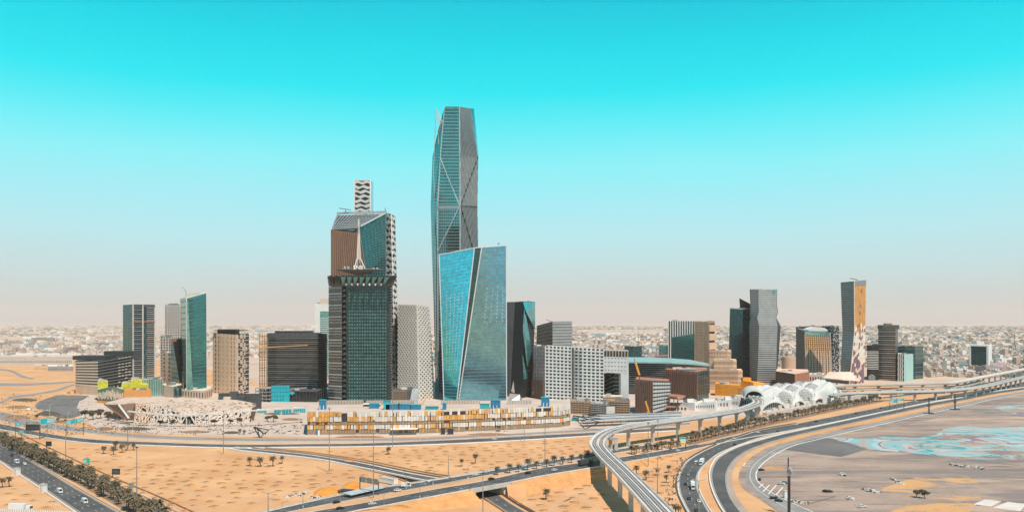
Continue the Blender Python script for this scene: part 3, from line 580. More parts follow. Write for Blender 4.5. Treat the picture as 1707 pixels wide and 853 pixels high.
def windows(root, q, nu, nv, fu, fv, m, u=(0, 1), v=(0, 1), each=False, name='window', prob=1., jitter=0, d=.12, edge=None):
    """window boxes standing a little out of the wall they fill"""
    k = MB()
    for i in range(nu):
        for j in range(nv):
            if random.random() > prob: continue
            jj = (random.random()-.5)*jitter/nu
            a = u[0]+(u[1]-u[0])*((i+.5-fu/2)/nu+jj); b = u[0]+(u[1]-u[0])*((i+.5+fu/2)/nu+jj)
            c = v[0]+(v[1]-v[0])*(j+.5-fv/2)/nv; e = v[0]+(v[1]-v[0])*(j+.5+fv/2)/nv
            if each: k = MB()
            k.cell(q, max(0.005, a), min(.995, b), c, e, -.1, d)
            if each: k.build(name, m, root)
    if not each and k.v: k.build(name, m, root, 'stuff')
def edges(root, pairs, w, m, name='corner_trim'):
    for p0, p1 in pairs:
        k = MB(); k.bar(p0, p1, w, w, up=(0, 1, 0)); k.build(name, m, root)
def boxes(root, lst, m, name='roof_plant'):
    for c, sz in lst:
        k = MB(); k.box(c, sz); k.build(name, m, root)
def lattice(root, q, nu, nv, w, d, m, name='diamond_lattice'):
    k = MB()
    for i in range(-nv, nu+1):
        for s_, dd in ((1, d), (-1, d+.05)):
            pts = []
            for j in range(0, nv*1+1):
                uu = (i+j)/nu if s_ > 0 else (nu-(i+j))/nu
                pts.append((uu, j/nv))
            pts = [p for p in pts if -1e-6 <= p[0] <= 1+1e-6]
            if len(pts) > 1: k.strip(q, pts, w, -.1, dd)
    k.build(name, m, root, 'stuff')
def zebra(root, q, rows, cols, m, d=.8, amp=.5, name='zebra_cladding'):
    rnd = random.Random(rows*cols)
    for r in range(rows):
        k = MB(); v0 = (r+.5)/rows; n = int(cols*8); h = 1/rows
        off = rnd.random(); o2 = rnd.uniform(.2, .7)
        up, dn = [], []
        for i in range(n+1):
            u = i/n; t = (u*cols+off) % 1; wv = abs(2*t-1)**1.15
            up.append((u, v0+h*(.07+.42*wv))); t2 = (u*cols+off+o2) % 1; wv2 = abs(2*t2-1)**1.15
            dn.append((u, v0-h*(.07+.42*wv2)))
        nn = nrm(np.cross(q[1]-q[0], q[3]-q[0])); at = lambda u, v: (q[0]*(1-u)+q[1]*u)*(1-v)+(q[3]*(1-u)+q[2]*u)*v
        for i in range(n):
            a = [at(*dn[i]), at(*dn[i+1]), at(*up[i+1]), at(*up[i])]; k.hexa([x-nn*.1 for x in a]+[x+nn*(d+.02*(r % 2)) for x in a])
        k.build(name, m, root)
def web(root, q, nu, nv, w, d, m, seed=1, name='lattice_web', drop=.22):
    rnd = random.Random(seed); pt = {}
    for i in range(nu+1):
        for j in range(nv+1):
            pt[i, j] = (min(1, max(0, (i+(rnd.uniform(-.38, .38) if 0 < i < nu else 0)+(.5 if j % 2 and 0 < i < nu else 0))/nu)), (j+(rnd.uniform(-.3, .3) if 0 < j < nv else 0))/nv)
    k = MB(); c = 0
    for (i, j), p in pt.items():
        for di, dj in ((1, 0), (0, 1), (1, 1)):
            if (i+di, j+dj) in pt and (rnd.random() > drop or i in (0, nu) or j in (0, nv)):
                c += 1; k.strip(q, [p, pt[i+di, j+dj]], w*rnd.uniform(.7, 1.3), -.1, d+.013*(c % 9))
    k.build(name, m, root, 'stuff')
# ------------------------------------------------------------------ buildings, left to right
g = None
T = Tower('striped_office', 'dark rounded midrise with beige and black floor bands at the far left of the towers', [[(126, None, 1235), (163, None, 1200), (221, None, 1290)], [(126, 602, 1235), (163, 601, 1200), (221, 591, 1290)]], ['charcoal', 'glass_dark'], back=60)
bands(T.root, T.q(0), 9, .45, .5, 'beige_pale', v=(.22, 1)); bands(T.root, T.q(1), 9, .22, .5, 'grey', v=(.22, 1))
windows(T.root, T.q(1), 4, 9, .6, .3, 'offwhite', u=(.55, .95), v=(.24, 1), prob=.6, d=.55, name='balcony_panel'); fins(T.root, T.q(0), 5, .1, .5, 'beige_pale', v=(.07, .2)); fins(T.root, T.q(1), 9, .08, .5, 'beige_pale', v=(.07, .2))
T2 = Tower('podium', 'plain pinkish podium wall below the dark striped midrise', [[(126, None, 1226), (165, None, 1190)], [(126, 643.5, 1226), (165, 643.5, 1190)]], ['beige'], back=8, cat='wall', roof='beige')
boxes(T.root, [((P(165, 595, 1260)[0]-8, 1262, T.R[1][1][2]-1), (50, 30, 6)), ((P(195, 595, 1290)[0], 1310, T.R[1][1][2]-2), (45, 30, 12))], 'dark', 'roof_plant')
T = Tower('banded_tower', 'teal and brown tower with a zigzag glass stripe, left of the white gridded one', [[(205, None, 1400), (222, None, 1375), (258, None, 1400)], [(205, 508, 1400), (222, 507, 1375), (258, 507.5, 1400)]], ['glass_teal', 'glass_slate'], back=40)
bands(T.root, T.q(0), 38, .3, .4, 'steel_dark'); fins(T.root, T.q(0), 5, .15, .5, 'steel_dark', edge=False)
q = T.q(1); bands(T.root, q, 38, .3, .7, 'silver', u=(.03, .46), ms=['fin_grey', 'silver']); bands(T.root, q, 38, .38, .7, 'tan', u=(.62, 1), ms=['concrete_grey', 'tan', 'grey'])
edges(T.root, [(T.R[0][1], T.R[1][1]), (sub(q, .46, 1, .0, 1)[0]+(0, -1, 0), sub(q, .46, 1, 0, 1)[3]+(0, -1, 0)), (T.R[0][2], T.R[1][2])], 1.6, 'offwhite')
k = MB(); zz = [(.5 if i % 2 else .61, i/15) for i in range(12)]; k.strip(q, zz, .55, 0, .9); k.build('zigzag_mullion', 'glass_mint', T.root)
bands(T.root, q, 1, .9, .9, 'charcoal', 'crown_band', v=(.965, 1)); bands(T.root, q, 1, .9, .85, 'brown', 'plant_band', v=(.77, .80))
T = Tower('gridded_tower', 'white gridded apartment tower behind the tall teal tower', [[(275, None, 1480), (304, None, 1480)], [(275, 508, 1480), (304, 508, 1480)]], ['dark'], back=40)
grid(T.root, T.q(0), 7, 30, .32, .42, .9, 'offwhite')
T = Tower('gridded_block', 'lower white stepped block attached left of the gridded tower', [[(267.5, None, 1470), (290, None, 1462)], [(267.5, 562, 1470), (290, 562, 1462)]], ['dark'], back=40); grid(T.root, T.q(0), 5, 17, .3, .4, .9, 'offwhite')
T = Tower('beige_block', 'beige block with small windows below the red marked glass wedge', [[(270, None, 1300), (295, None, 1260)], [(270, 587, 1300), (295, 588, 1260)]], ['beige'], back=30, roof='beige_pale'); windows(T.root, T.q(0), 3, 9, .35, .55, 'brown')
# tall teal tower
T = Tower('teal_tower', 'tall slanted teal glass tower with a sloping roof at the left', [[(306.5, None, 1200), (312, None, 1170), (344.5, None, 1185)], [(300.5, 499, 1200), (311, 496.5, 1170), (343.7, 487.5, 1185)]], ['glass_mint', 'glass_teal'], back=32)
q = T.q(1); w = quad([(312, 653, 1168.5), (322, 653, 1168.5), (313, 500, 1168.5), (311.5, 500, 1168.5)]); k = MB(); k.cell(w, 0, 1, 0, 1, -.4, .3); k.build('pale_glass_stripe', 'glass_mint', T.root)
bands(T.root, q, 27, .14, .5, 'teal', u=(.32, 1), v=(.02, .98)); windows(T.root, q, 9, 27, .5, .72, 'dark', u=(.12, 1), v=(.02, .98), d=.45, name='window'); bands(T.root, T.q(0), 17, .1, .5, 'dark')
bands(T.root, sub(q, 0, .3, 0, 1), 17, .08, .9, 'dark', u=(.02, .95)); edges(T.root, [(T.R[0][1], T.R[1][1]), (T.R[1][1], T.R[1][2]), (T.R[1][0], T.R[1][1])], 1.3, 'offwhite')
c = sum(T.top)/len(T.top); boxes(T.root, [((c[0]+2, c[1], c[2]-1), (14, 8, 6))], 'offwhite', 'roof_plant'); k = MB(); k.tube(c+(-8, 0, 0), c+(-9, 0, 9), .3); k.tube(c+(-9, 0, 9), c+(-14, 0, 14), .3); k.build('davit', 'steel_dark', T.root)
T = Tower('tower_podium', 'pale beige podium with tall dark windows under the teal tower', [[(303, None, 1165), (340, None, 1128), (354, None, 1165)], [(303, 649.5, 1165), (340, 651, 1128), (354, 646, 1165)]], ['beige_pale'], back=30, roof='beige_pale'); windows(T.root, T.q(0), 8, 1, .4, .6, 'brown', each=True); windows(T.root, T.q(1), 4, 1, .4, .6, 'brown', each=True)
T = Tower('glass_wedge', 'short wedge of pale and dark glass with a red logo on top', [[(285.5, None, 1240), (302, None, 1200), (306, None, 1230)], [(284.5, 565, 1240), (288, 564.5, 1200), (304, 565.5, 1230)]], ['glass_mint', 'glass_smoke'], back=30)
bands(T.root, T.q(0), 12, .1, .4, 'dark'); bands(T.root, T.q(1), 12, .08, .4, 'dark'); k = MB(); k.cell(quad([(288, 569, 1198), (294, 569, 1200), (294, 566, 1200), (288, 566, 1198)]), 0, 1, 0, 1, 0, .5); k.build('logo_sign', 'red', T.root)
T = Tower('low_podium', 'beige podium of the glass wedge with a small glazed front', [[(271, None, 1180), (289, None, 1140), (303, None, 1170)], [(271, 641, 1180), (289, 644, 1140), (303, 641, 1170)]], ['beige_pale', 'glass_blue_pale'], back=30, roof='beige_pale'); windows(T.root, T.q(1), 2, 1, .5, .6, 'dark')
# beige tower
T = Tower('beige_tower', 'square beige apartment tower with dark rooftop and ragged right corner', [[(355, None, 1235), (395, None, 1205), (415, None, 1240)], [(355, 555, 1235), (395, 557.5, 1205), (415, 556, 1240)]], ['brown', 'dark'], back=34)
q = T.q(0); bands(T.root, q, 14, .3, .5, 'beige_warm'); k = MB()
for i in range(14):
    for u in (0, .14, .27, .33, .44, .50, .61, .67, .79, .91):
        wd = .075; jt = (i % 2)*.012; k.cell(q, min(.96, u+jt), min(1, u+jt+wd), i/14, (i+1)/14, -.1, .62)
k.build('pier_strip', 'beige_warm', T.root, 'stuff')
q = T.q(1)
for i in range(14):
    k = MB(); o = (0, .35, .7, .35)[i % 4]; k.cell(q, 0, 1, (i+.4)/14, (i+.58)/14, -.1, .5); k.cell(q, .1+o*.5, .24+o*.5, i/14, (i+1)/14, -.1, .9+.9*o); k.cell(q, .42+o*.4, .52+o*.4, i/14, (i+1)/14, -.1, .9); k.cell(q, .0, .07, i/14, (i+1)/14, -.1, .7); k.build('stepped_frame', 'beige_pale', T.root)
c = sum(T.top)/len(T.top); boxes(T.root, [((c[0]-4, c[1]-4, c[2]-1), (26, 20, 7.5)), ((c[0], c[1]-3, c[2]+4), (42, 28, 1.2))], 'dark', 'penthouse')
# louvred office
T = Tower('louvred_office', 'wide dark louvred office block with a yellow scaffold on its left side', [[(446, None, 1170), (530, None, 1150), (545, None, 1185)], [(446, 555, 1170), (530, 554, 1150), (545, 556.5, 1185)]], ['glass_dark', 'glass_smoke'], back=45)
bands(T.root, T.q(0), 27, .26, .9, 'grey', v=(.12, .93), ms=['grey', 'steel_dark', 'fin_grey']); bands(T.root, T.q(1), 27, .2, .8, 'grey', v=(.12, .93)); boxes(T.root, [((B(490, 1180)[0], 1182, T.R[1][0][2]), (50, 18, 3))], 'dark', 'roof_plant')
k = MB(); k.cell(T.q(0), 0, 1, .93, 1, -.1, .7); k.build('cornice', 'charcoal', T.root)
T = Tower('dark_podium', 'dark glazed podium with a bright cyan triangle in front of the louvred block', [[(450, None, 1105), (528, None, 1095), (543, None, 1130)], [(450, 652, 1105), (528, 652.5, 1095), (543, 646, 1130)]], ['glass_dark'], back=30)
fins(T.root, T.q(0), 14, .06, .5, 'steel_dark'); grid(T.root, T.q(1), 4, 2, .06, .06, .5, 'steel_dark')
k = MB(); a = [P(473, 669, 1098), P(482.5, 669, 1098), P(478, 653.5, 1098)]; k.poly([x+(0, -.6, 0) for x in a]); k.poly([x for x in a][::-1]); [k.poly((a[i], a[(i+1) % 3], a[(i+1) % 3]+(0, -.6, 0), a[i]+(0, -.6, 0))) for i in range(3)]; k.build('triangle_sign', 'cyan', T.root)
k = MB(); a = [P(481, 655, 1098), P(487, 657.5, 1098), P(492, 655, 1098), P(490, 652.5, 1098), P(484, 652.5, 1098)]; k.poly([x+(0, -.5, 0) for x in a]); k.build('cyan_panel', 'cyan', T.root)
T = Tower('cyan_box', 'bright cyan hoarding box on the dark podium roof', [[(452, None, 1100), (483, None, 1098)], [(452, 642.5, 1100), (483, 642.5, 1098)]], ['cyan'], back=6, roof='teal'); grid(T.root, T.q(0), 6, 4, .08, .05, .3, 'teal')
sc_ = thing('scaffold', 'yellow orange scaffold frame on the left side of the louvred block', 'scaffold', B(440, 1160))
for px in (433, 437, 441, 445):
    k = MB(); k.tube(B(px, 1158), P(px, 556, 1158), .55, n=4); k.build('standard', 'orange' if px > 434 and px < 444 else 'brown', sc_)
for i in range(21):
    y = 560+i*4.4; k = MB(); k.bar(P(433, y, 1158), P(445, y-.3, 1158), 5, .8); k.build('platform', ('brown', 'ochre', 'tan')[i % 3], sc_)
k = MB(); k.bar(P(420, 579.5, 1140), P(513, 575, 1140), 1.2, 1.2); k.bar(P(433, 574, 1140), P(446, 579, 1140), .8, .8); k.build('crane_jib', 'ochre', sc_)
fr = thing('unfinished_building', 'unfinished concrete frame of three open floors left of the dark podium', 'building', B(438, 1110))
for i in range(4):
    k = MB(); a = B(425, 1100); b = B(451, 1095); zz = 4.6*i+3.5; k.hexa([a+(0, 0, zz), b+(0, 0, zz), b+(0, 25, zz), a+(0, 25, zz)]+[x+np.array((0, 0, .8)) for x in (a+(0, 0, zz), b+(0, 0, zz), b+(0, 25, zz), a+(0, 25, zz))]); k.build('floor_slab', 'concrete_grey', fr)
for i in range(5):
    for j in (0, 1): k = MB(); p = B(426+i*6, 1099)+np.array((0, 22*j, 0)); k.box(p, (.9, .9, 17.3)); k.build('column', 'concrete_grey', fr)
# background tower
T = Tower('terraced_tower', 'pale tower with teal glazed floors peeping out left of the dark studded tower', [[(525, None, 1500), (549, None, 1500)], [(525, 506, 1500), (549, 506, 1500)]], ['glass_mint'], back=30)
bands(T.root, T.q(0), 30, .35, .6, 'silver_pale', v=(.0, .82)); k = MB(); k.cell(T.q(0), 0, .35, .55, 1, 0, .8); k.cell(T.q(0), 0.0, 1, .9, 1, -.1, .85); k.build('white_panel', 'white', T.root)
boxes(T.root, [((B(541, 1510)[0], 1512, T.R[1][0][2]), (14, 12, 9))], 'beige_pale', 'penthouse')
# ---- studded dark tower
T = Tower('studded_tower', 'dark green tower clad in rows of pyramid studs with a folded flared crown', [[(548, None, 1105), (570, None, 1092), (575.5, None, 1100), (578, None, 1085), (648, None, 1085), (654, None, 1098)], [(548, 478, 1105), (570, 477, 1092), (575.5, 477, 1100), (578, 476, 1085), (648, 476, 1085), (654, 477, 1098)]], ['glass_smoke', 'dark', 'charcoal', 'glass_black_green', 'glass_dark'], back=42)
bands(T.root, T.q(0), 40, .35, .6, 'silver', 'floor_band', ms=['fin_grey', 'silver', 'steel_dark', 'fin_grey'])
q = T.q(3); nu, nv = 15, 33
for j in range(nv):
    k = MB()
    for i in range(nu):
        u0, u1 = .04+.92*i/nu, .04+.92*(i+.74)/nu; v0, v1 = .02+.955*j/nv, .02+.955*(j+.62)/nv
        a, b, c, d = sub(q, u0, u1, v0, v1); t = (a+b+(c+d)*1.2)/4.4+np.array((0, -2.0, 0)); t[2] = a[2]+(d[2]-a[2])*.35
        for x, y in ((a, b), (b, c), (c, d), (d, a)): k.poly((x+(0, -.05, 0), y+(0, -.05, 0), t), 0)
    k.build('stud_row', 'glass_stud', T.root)
k = MB()
for i in range(22):
    for x0, x1, y0 in ((1, 2, 0),):
        a = T.R[0][1]*(1-i/22)+T.R[1][1]*i/22; b = T.R[0][3]*(1-i/22)+T.R[1][3]*i/22; c = T.R[0][2]*(1-(i+.9)/22)+T.R[1][2]*(i+.9)/22; m_ = (a+b)/2+np.array((0, -.6, 3.5)); k.poly((a, b, m_), 0); k.poly((a, m_, c+(0, -.3, 0)), 0); k.poly((m_, b, c+(0, -.3, 0)), 0)
k.build('zigzag_corner', 'steel_dark', T.root, 'stuff'); k = MB()
for i in range(44):
    a = T.R[0][4]*(1-i/44)+T.R[1][4]*i/44; b = T.R[0][5]*(1-i/44)+T.R[1][5]*i/44; k.poly((a+(0, -.2, 0), b+(0, -.2, 0), (a+b)/2+np.array((1.5, -2, 1.5))), 0); k.poly((b+(0, -.2, 0), b+(0, 0, 1.2), (a+b)/2+np.array((1.5, -2, 1.5))), 0)
k.build('corner_stud', 'silver', T.root, 'stuff')
q = (T.R[0][3], T.R[0][4], T.R[1][4], T.R[1][3]); k = MB(); 
for i in range(11):                       # folded crown
    x0, x1 = 548+i*9.6, 548+(i+1)*9.6; xm = (x0+x1)/2; tx = lambda x: 545.5+(x-548)*(662-545.5)/(654-548)
    a, b = P(x0, 477, 1084), P(x1, 477, 1084); c, d = P(tx(x0), 460.5+.5*math.sin(i), 1078), P(tx(x1), 460.5+.5*math.sin(i+1), 1078); m0, m1 = P(xm, 474, 1086), P(tx(xm), 458.5, 1066)
    f = 0 if 1 < i < 10 else 1
    for o in range(1):
        k = MB(); k.poly((a, m1, c)); k.poly((a, b, m1)); k.poly((b, d, m1)); k.poly((a+(0, 3, 0), c+(0, 3, 0), m1+(0, 3, 0))); k.poly((a+(0, 3, 0), m1+(0, 3, 0), b+(0, 3, 0))); k.poly((b+(0, 3, 0), m1+(0, 3, 0), d+(0, 3, 0)))
        k.poly((c, m1, m1+(0, 3, 0), c+(0, 3, 0))); k.poly((m1, d, d+(0, 3, 0), m1+(0, 3, 0))); k.build('crown_fold', 'steel_dark', T.root)
    k = MB(); e = P(tx(x0)+.8, 461.5, 1064), P(tx(x1)-.8, 461.5, 1064), P(xm, 474.5, 1078); k.poly((e[0], e[2], e[1])); k.poly((e[0]+(0, .5, 0), e[1]+(0, .5, 0), e[2]+(0, .5, 0))); k.build('crown_glass', 'crown_teal' if f == 0 and i > 1 else 'glass_smoke', T.root)
    if i > 2 and i < 10:
        k = MB(); e = P(x0-3, 472, 1080), P(x0+3, 472, 1080), P(x0+1, 476.5, 1080); k.poly((e[2], e[1], e[0])); k.build('crown_tooth', 'white', T.root)
k = MB(); k.poly([P(546, 461, 1078)+(0, 1, 0), P(661, 461, 1078)+(0, 1, 0), P(655, 459.5, 1130), P(551, 459.5, 1130)]); k.build('crown_roof', 'charcoal', T.root)
# saucer, spire and letters
sp_ = thing('spire', 'white tapering lattice spire on a shallow saucer above the studded tower', 'spire', B(598, 1095)); z0 = P(598, 458, 1095)[2]
k = MB(); c = B(599.5, 1095)
n = 40; rx, ry = 32, 18; zr = P(598, 449.5, 1095)[2]
for i in range(n):
    t0, t1 = 2*math.pi*i/n, 2*math.pi*(i+1)/n; a = c+np.array((rx*math.cos(t0), ry*math.sin(t0), zr)); b = c+np.array((rx*math.cos(t1), ry*math.sin(t1), zr))
    for s0, s1, zz0, zz1 in ((1, .45, 0, -4), (.45, 0.12, -4, -7)):
        f = lambda p, s, z: c+np.array(((p[0]-c[0])*s, (p[1]-c[1])*s, zr+z)); k.poly((f(a, s1, zz1), f(b, s1, zz1), f(b, s0, zz0), f(a, s0, zz0)))
    k.poly((c+(0, 0, zr+.8), a+(0, 0, .5), b+(0, 0, .5))); k.poly((a, b, b+(0, 0, .5), a+(0, 0, .5)))
k.build('saucer', 'concrete_grey', sp_)
top = P(598, 365, 1092)
for px in (590.5, 594.5, 602, 608.5):
    m0 = P(px, 447.5, 1090 if px in (590.5, 608.5) else 1096); m1 = P(598+(px-599)*.32, 431, 1092); k = MB(); k.bar(m0, m1, 1.0, 1.0, up=(0, 1, 0)); k.bar(m1, top, .8, .8, up=(0, 1, 0)); k.build('leg', 'white', sp_)
k = MB()
for i in range(26):
    t = i/26; y = 432-62*t; w = 3.0*(1-t)+.35; k.bar(P(598-w*.9, y, 1091.6), P(598+w*.9, y-1, 1091.6), .5, .35, up=(0, 1, 0))
k.build('lattice_rung', 'offwhite', sp_, 'stuff'); k = MB(); k.bar(P(598, 431, 1093), top, 1.6, 1.2, up=(0, 1, 0)); k.build('core', 'offwhite', sp_)
for px in (575, 581, 623, 629): k = MB(); k.box(P(px, 449, 1090), (2.5, 2.5, 2.5 if px > 600 else 4)); k.build('rooftop_dish', 'silver', sp_)
tcv = bpy.data.curves.new('letters', 'FONT'); tcv.body = 'SNB'; tcv.size = 7.0; tcv.extrude = .4; tcv.offset = .12; tcv.align_x = 'CENTER'; to = bpy.data.objects.new('t', tcv); C.objects.link(to)
bpy.context.view_layer.update(); tm = bpy.data.meshes.new_from_object(to); bpy.data.objects.remove(to); tm.transform(Matrix.Rotation(math.pi/2, 4, 'X')); tm.materials.clear(); tm.materials.append(M['white'])
tl_ = bpy.data.objects.new('letters', tm); C.objects.link(tl_); p = P(597, 448.6, 1076); tl_.location = p; tag(tl_, 'white letters SNB on the saucer roof under the spire', 'sign')
# ---- brown and green glass tower behind
T = Tower('brown_glass_tower', 'tall tower with a ribbed brown face, dark green face and slanting lattice top', [[(552, None, 1140), (611, None, 1120), (643, None, 1150)], [(552, 460, 1140), (611.5, 460, 1120), (643, 460, 1150)], [(552, 383, 1140), (600.5, 389, 1120), (643, 372, 1150)]], ['brown', 'glass_dteal'], back=45, roof='charcoal')
q = T.q(0, 1, 2); fins(T.root, q, 15, .3, .8, 'copper_brown', each=True, name='rib'); q = T.q(1, 1, 2); grid(T.root, q, 7, 20, .05, .12, .35, 'teal_line')
tp = [T.R[2][0], T.R[2][1], T.R[2][2], P(643, 354.5, 1165), P(563, 357, 1165)]
k = MB(); k.poly([tp[0], tp[1], tp[2], tp[3], tp[4]][:3]+[tp[3]]); k.build('lattice_roof_glass', 'glass_dteal', T.root) if 0 else None
g1 = (tp[1], tp[2], P(643, 354.5, 1150), P(601, 376, 1122)); k = MB(); k.cell(g1, 0, 1, 0, 1, -1.5, .0); k.build('upper_glass', 'glass_dteal', T.root); grid(T.root, g1, 6, 4, .05, .12, .3, 'teal_line')
lq = (tp[0], P(601, 380, 1122), P(643, 355, 1152), P(563, 357, 1165)); k = MB(); k.cell(lq, 0, 1, 0, 1, -2.5, -2); k.build('sloping_glass', 'glass_dteal', T.root)
k = MB()
for i in range(9): k.strip(lq, [(0, i/9), (1, i/9+.0)], .55, .0, .8)
k.build('lattice_bar', 'silver', T.root, 'stuff'); k = MB()
for i in range(13): k.strip(lq, [(i/13, 0), (min(1, i/13+.12), 1)], .5, .82, 1.3)
k.build('lattice_rib', 'silver_pale', T.root, 'stuff')
k = MB(); k.bar(P(562, 355.5, 1166), P(644, 353.5, 1152), 2.5, 3); k.build('ridge_beam', 'silver', T.root); k = MB(); k.bar(P(552, 384, 1139), P(563, 357, 1164), 1, 1.6); k.build('edge_beam', 'silver', T.root); k = MB(); k.bar(P(601, 377, 1120), P(643, 355, 1149), 1, 1.6); k.build('edge_beam', 'silver_pale', T.root)
k = MB(); k.bar(P(565, 347, 1160), P(585, 350, 1160), 1, .9); k.tube(P(576, 355, 1160), P(576, 348.5, 1160), .5); k.build('maintenance_crane', 'steel_dark', T.root)
k = MB(); k.tube(P(642, 355, 1155), P(642, 346.5, 1155), .5); k.build('mast', 'steel_dark', T.root)
back = B(548, 1188)
# ---- zebra towers
T = Tower('zebra_tower', 'taller black and white zebra patterned tower rising behind the sloping lattice roof', [[(585.5, None, 1230), (617.5, None, 1215), (622.5, None, 1250)], [(591.5, 300.5, 1230), (617.5, 300.5, 1215), (622.5, 303.5, 1250)]], ['dark', 'glass_cyan'], back=20, roof='white')
q = T.q(0); zebra(T.root, sub(q, 0, 1, .74, 1), 12, 1.7, 'white'); edges(T.root, [(T.R[0][0], T.R[1][0]), (T.R[0][1], T.R[1][1]), (T.R[1][0], T.R[1][1])], 1.8, 'white'); k = MB(); k.cell(T.q(1), 0, .45, 0, 1, 0, .5); k.build('white_panel', 'silver_pale', T.root)
T = Tower('zebra_wing', 'lower zebra patterned wing right of the green glass face', [[(644, None, 1170), (660, None, 1160), (666, None, 1180)], [(643.5, 355, 1170), (652, 356.5, 1160), (658.5, 361, 1180)]], ['dark', 'dark'], back=30, roof='white')
zebra(T.root, T.q(0), 31, 1.3, 'white'); zebra(T.root, T.q(1), 31, .9, 'white'); edges(T.root, [(T.R[0][1], T.R[1][1]), (T.R[1][0], T.R[1][1])], .9, 'white')
# ---- perforated white tower
T = Tower('perforated_tower', 'white tower perforated with rows of dark diamonds, widening towards its base', [[(663, None, 1142), (698.5, None, 1120), (725, None, 1144)], [(664, 508, 1142), (695, 508.5, 1120), (714.5, 511.5, 1144)]], ['dark', 'charcoal'], back=40, roof='offwhite')
lattice(T.root, T.q(0), 7, 22, 1.9, .8, 'perf_white'); lattice(T.root, T.q(1), 4, 22, 1.9, .8, 'offwhite'); edges(T.root, [(T.R[0][1], T.R[1][1]), (T.R[1][0], T.R[1][1]), (T.R[1][1], T.R[1][2])], 1.2, 'offwhite')
# ---- supertall
lev = [(None, 727, 731, 769, 797, 799), (420, 720, 730, 767, 796.3, 797.3), (343, 718, 730, 767, 795, 796), (262, 721, 734, 766.5, 796.2, 797.6), (178, 729.5, 741, 766, 784, 790)]
Ys = (1262, 1232, 1205, 1245, 1275)
T = Tower('supertall_tower', 'tallest tower, dark crystalline with a teal glazed face and a grey hatched face', [[(px, None if py is None else py+(44 if i == 0 and py == 178 else 3 if i == 4 and py == 178 else 0)+(3 if i == 3 and py == 178 else 0), Y) for i, (px, Y) in enumerate(zip(r[1:], Ys))] for r in lev for py in [r[0]]], ['glass_teal', 'glass_teal', 'charcoal', 'glass_dark'], back=50)
for l, n in ((0, 48), (1, 15), (2, 15), (3, 15)):
    q = T.q(1, l, l+1); bands(T.root, q, n, .24, .7, 'silver')
    q = T.q(0, l, l+1); bands(T.root, q, n, .1, .3, 'dark', each=False)
    q = T.q(2, l, l+1); k = MB(); nn = 13
    for i in range(-3, nn):                       # slanting fins
        a, b = i/nn, (i+4)/nn; v0, v1 = (0, 1)
        if a < 0: v0 = -a/(b-a); a = 0
        if b > 1: v1 = 1-(b-1)/(b-a); b = 1
        if l in (1, 3): k.strip(q, [(1-a, v0), (1-b, v1)], .8, -.1, .8)
        else: k.strip(q, [(a, v0), (b, v1)], .8, -.1, .8)
    k.build('slanting_fins', 'silver', T.root, 'stuff')
q1 = lambda l: T.q(1, l, l+1); q2 = lambda l: T.q(2, l, l+1)
for qq, pts, m, w in ((q1(2), [(1, 0), (0, 1)], 'silver_pale', 1.5), (q1(1), [(0, 0), (1, 1)], 'silver_pale', 1.5), (q2(2), [(0, 0), (1, 1)], 'dark', 1.1), (q2(1), [(.75, 0), (0, 1)], 'dark', 1.1)):
    k = MB(); k.strip(qq, pts, w, 0, 1.2); k.build('diagonal_brace', m, T.root)
k = MB(); k.cell(q1(1), 0, 1, .93, 1.0, 0, 1.0); k.build('plant_band', 'silver', T.root); k = MB(); k.strip(q2(1), [(0, 1), (1, .97)], 1., 0, 1.1); k.build('plant_line', 'dark', T.root)
for j, m, w in ((2, 'silver', 1.6), (1, 'silver_pale', 1.2), (3, 'steel_dark', 1.2)):
    for l in range(4): edges(T.root, [(T.R[l][j], T.R[l+1][j])], w, m)
pts = [P(727, 672, 1255), P(722.5, 420, 1245), P(725.5, 343, 1245), P(722.5, 288, 1245), P(727, 181, 1240)]
for a, b in zip(pts[:-1], pts[1:]): edges(T.root, [(a, b)], 1.0, 'silver', 'edge_fin')
a, b, c = P(727, 180, 1240), P(738, 204, 1234), P(733, 214, 1235); k = MB(); k.bar(a, b, .7, .7, up=(0, 1, 0)); k.bar(a, P(731, 240, 1238), .6, .6, up=(0, 1, 0))
for i in range(7): t = (i+1)/8; k.bar(a*(1-t)+b*t, a*(1-t)+P(731, 232, 1237)*t, .4, .4, up=(0, 1, 0)); k.bar(a*(1-t)+b*t, a*(1-t*.8)+P(731, 232, 1237)*t*.8, .35, .35, up=(0, 1, 0))
k.build('crest_lattice', 'silver_pale', T.root)
fins(T.root, T.q(1, 3, 4), 10, .2, .35, 'steel_dark'); fins(T.root, T.q(1, 2, 3), 10, .2, .35, 'steel_dark'); fins(T.root, T.q(1, 1, 2), 10, .2, .35, 'steel_dark')
# ---- blue glass tower
T = Tower('blue_glass_tower', 'broad bright blue glass tower with a dark slanting cleft, in front of the tallest tower', [[(740, None, 1118), (761.5, None, 1106), (764.5, None, 1108), (844.5, None, 1120)], [(732, 424.5, 1118), (791, 413, 1106), (803, 412, 1108), (844, 409, 1120)]], ['glass_cyan', 'glass_dteal', 'glass_cyan2', 'glass_cyan2'], back=45)
bands(T.root, T.q(0), 46, .12, .4, 'cyan_band'); bands(T.root, T.q(2), 46, .14, .4, 'fin_grey'); bands(T.root, T.q(1), 46, .25, .4, 'dark', each=False)
edges(T.root, [(T.R[0][j], T.R[1][j]) for j in range(4)]+[(T.R[1][j], T.R[1][j+1]) for j in range(3)], 1.3, 'silver_pale')
windows(T.root, T.q(0), 5, 26, .12, .45, 'silver_pale', u=(.15, .85), v=(.2, .72), d=.45, name='glint_dash'); windows(T.root, T.q(2), 4, 10, .08, .45, 'silver_pale', u=(.3, .97), v=(.5, .74), d=.45, name='glint_dash')  # pale dashes paint in light reflected by the glass
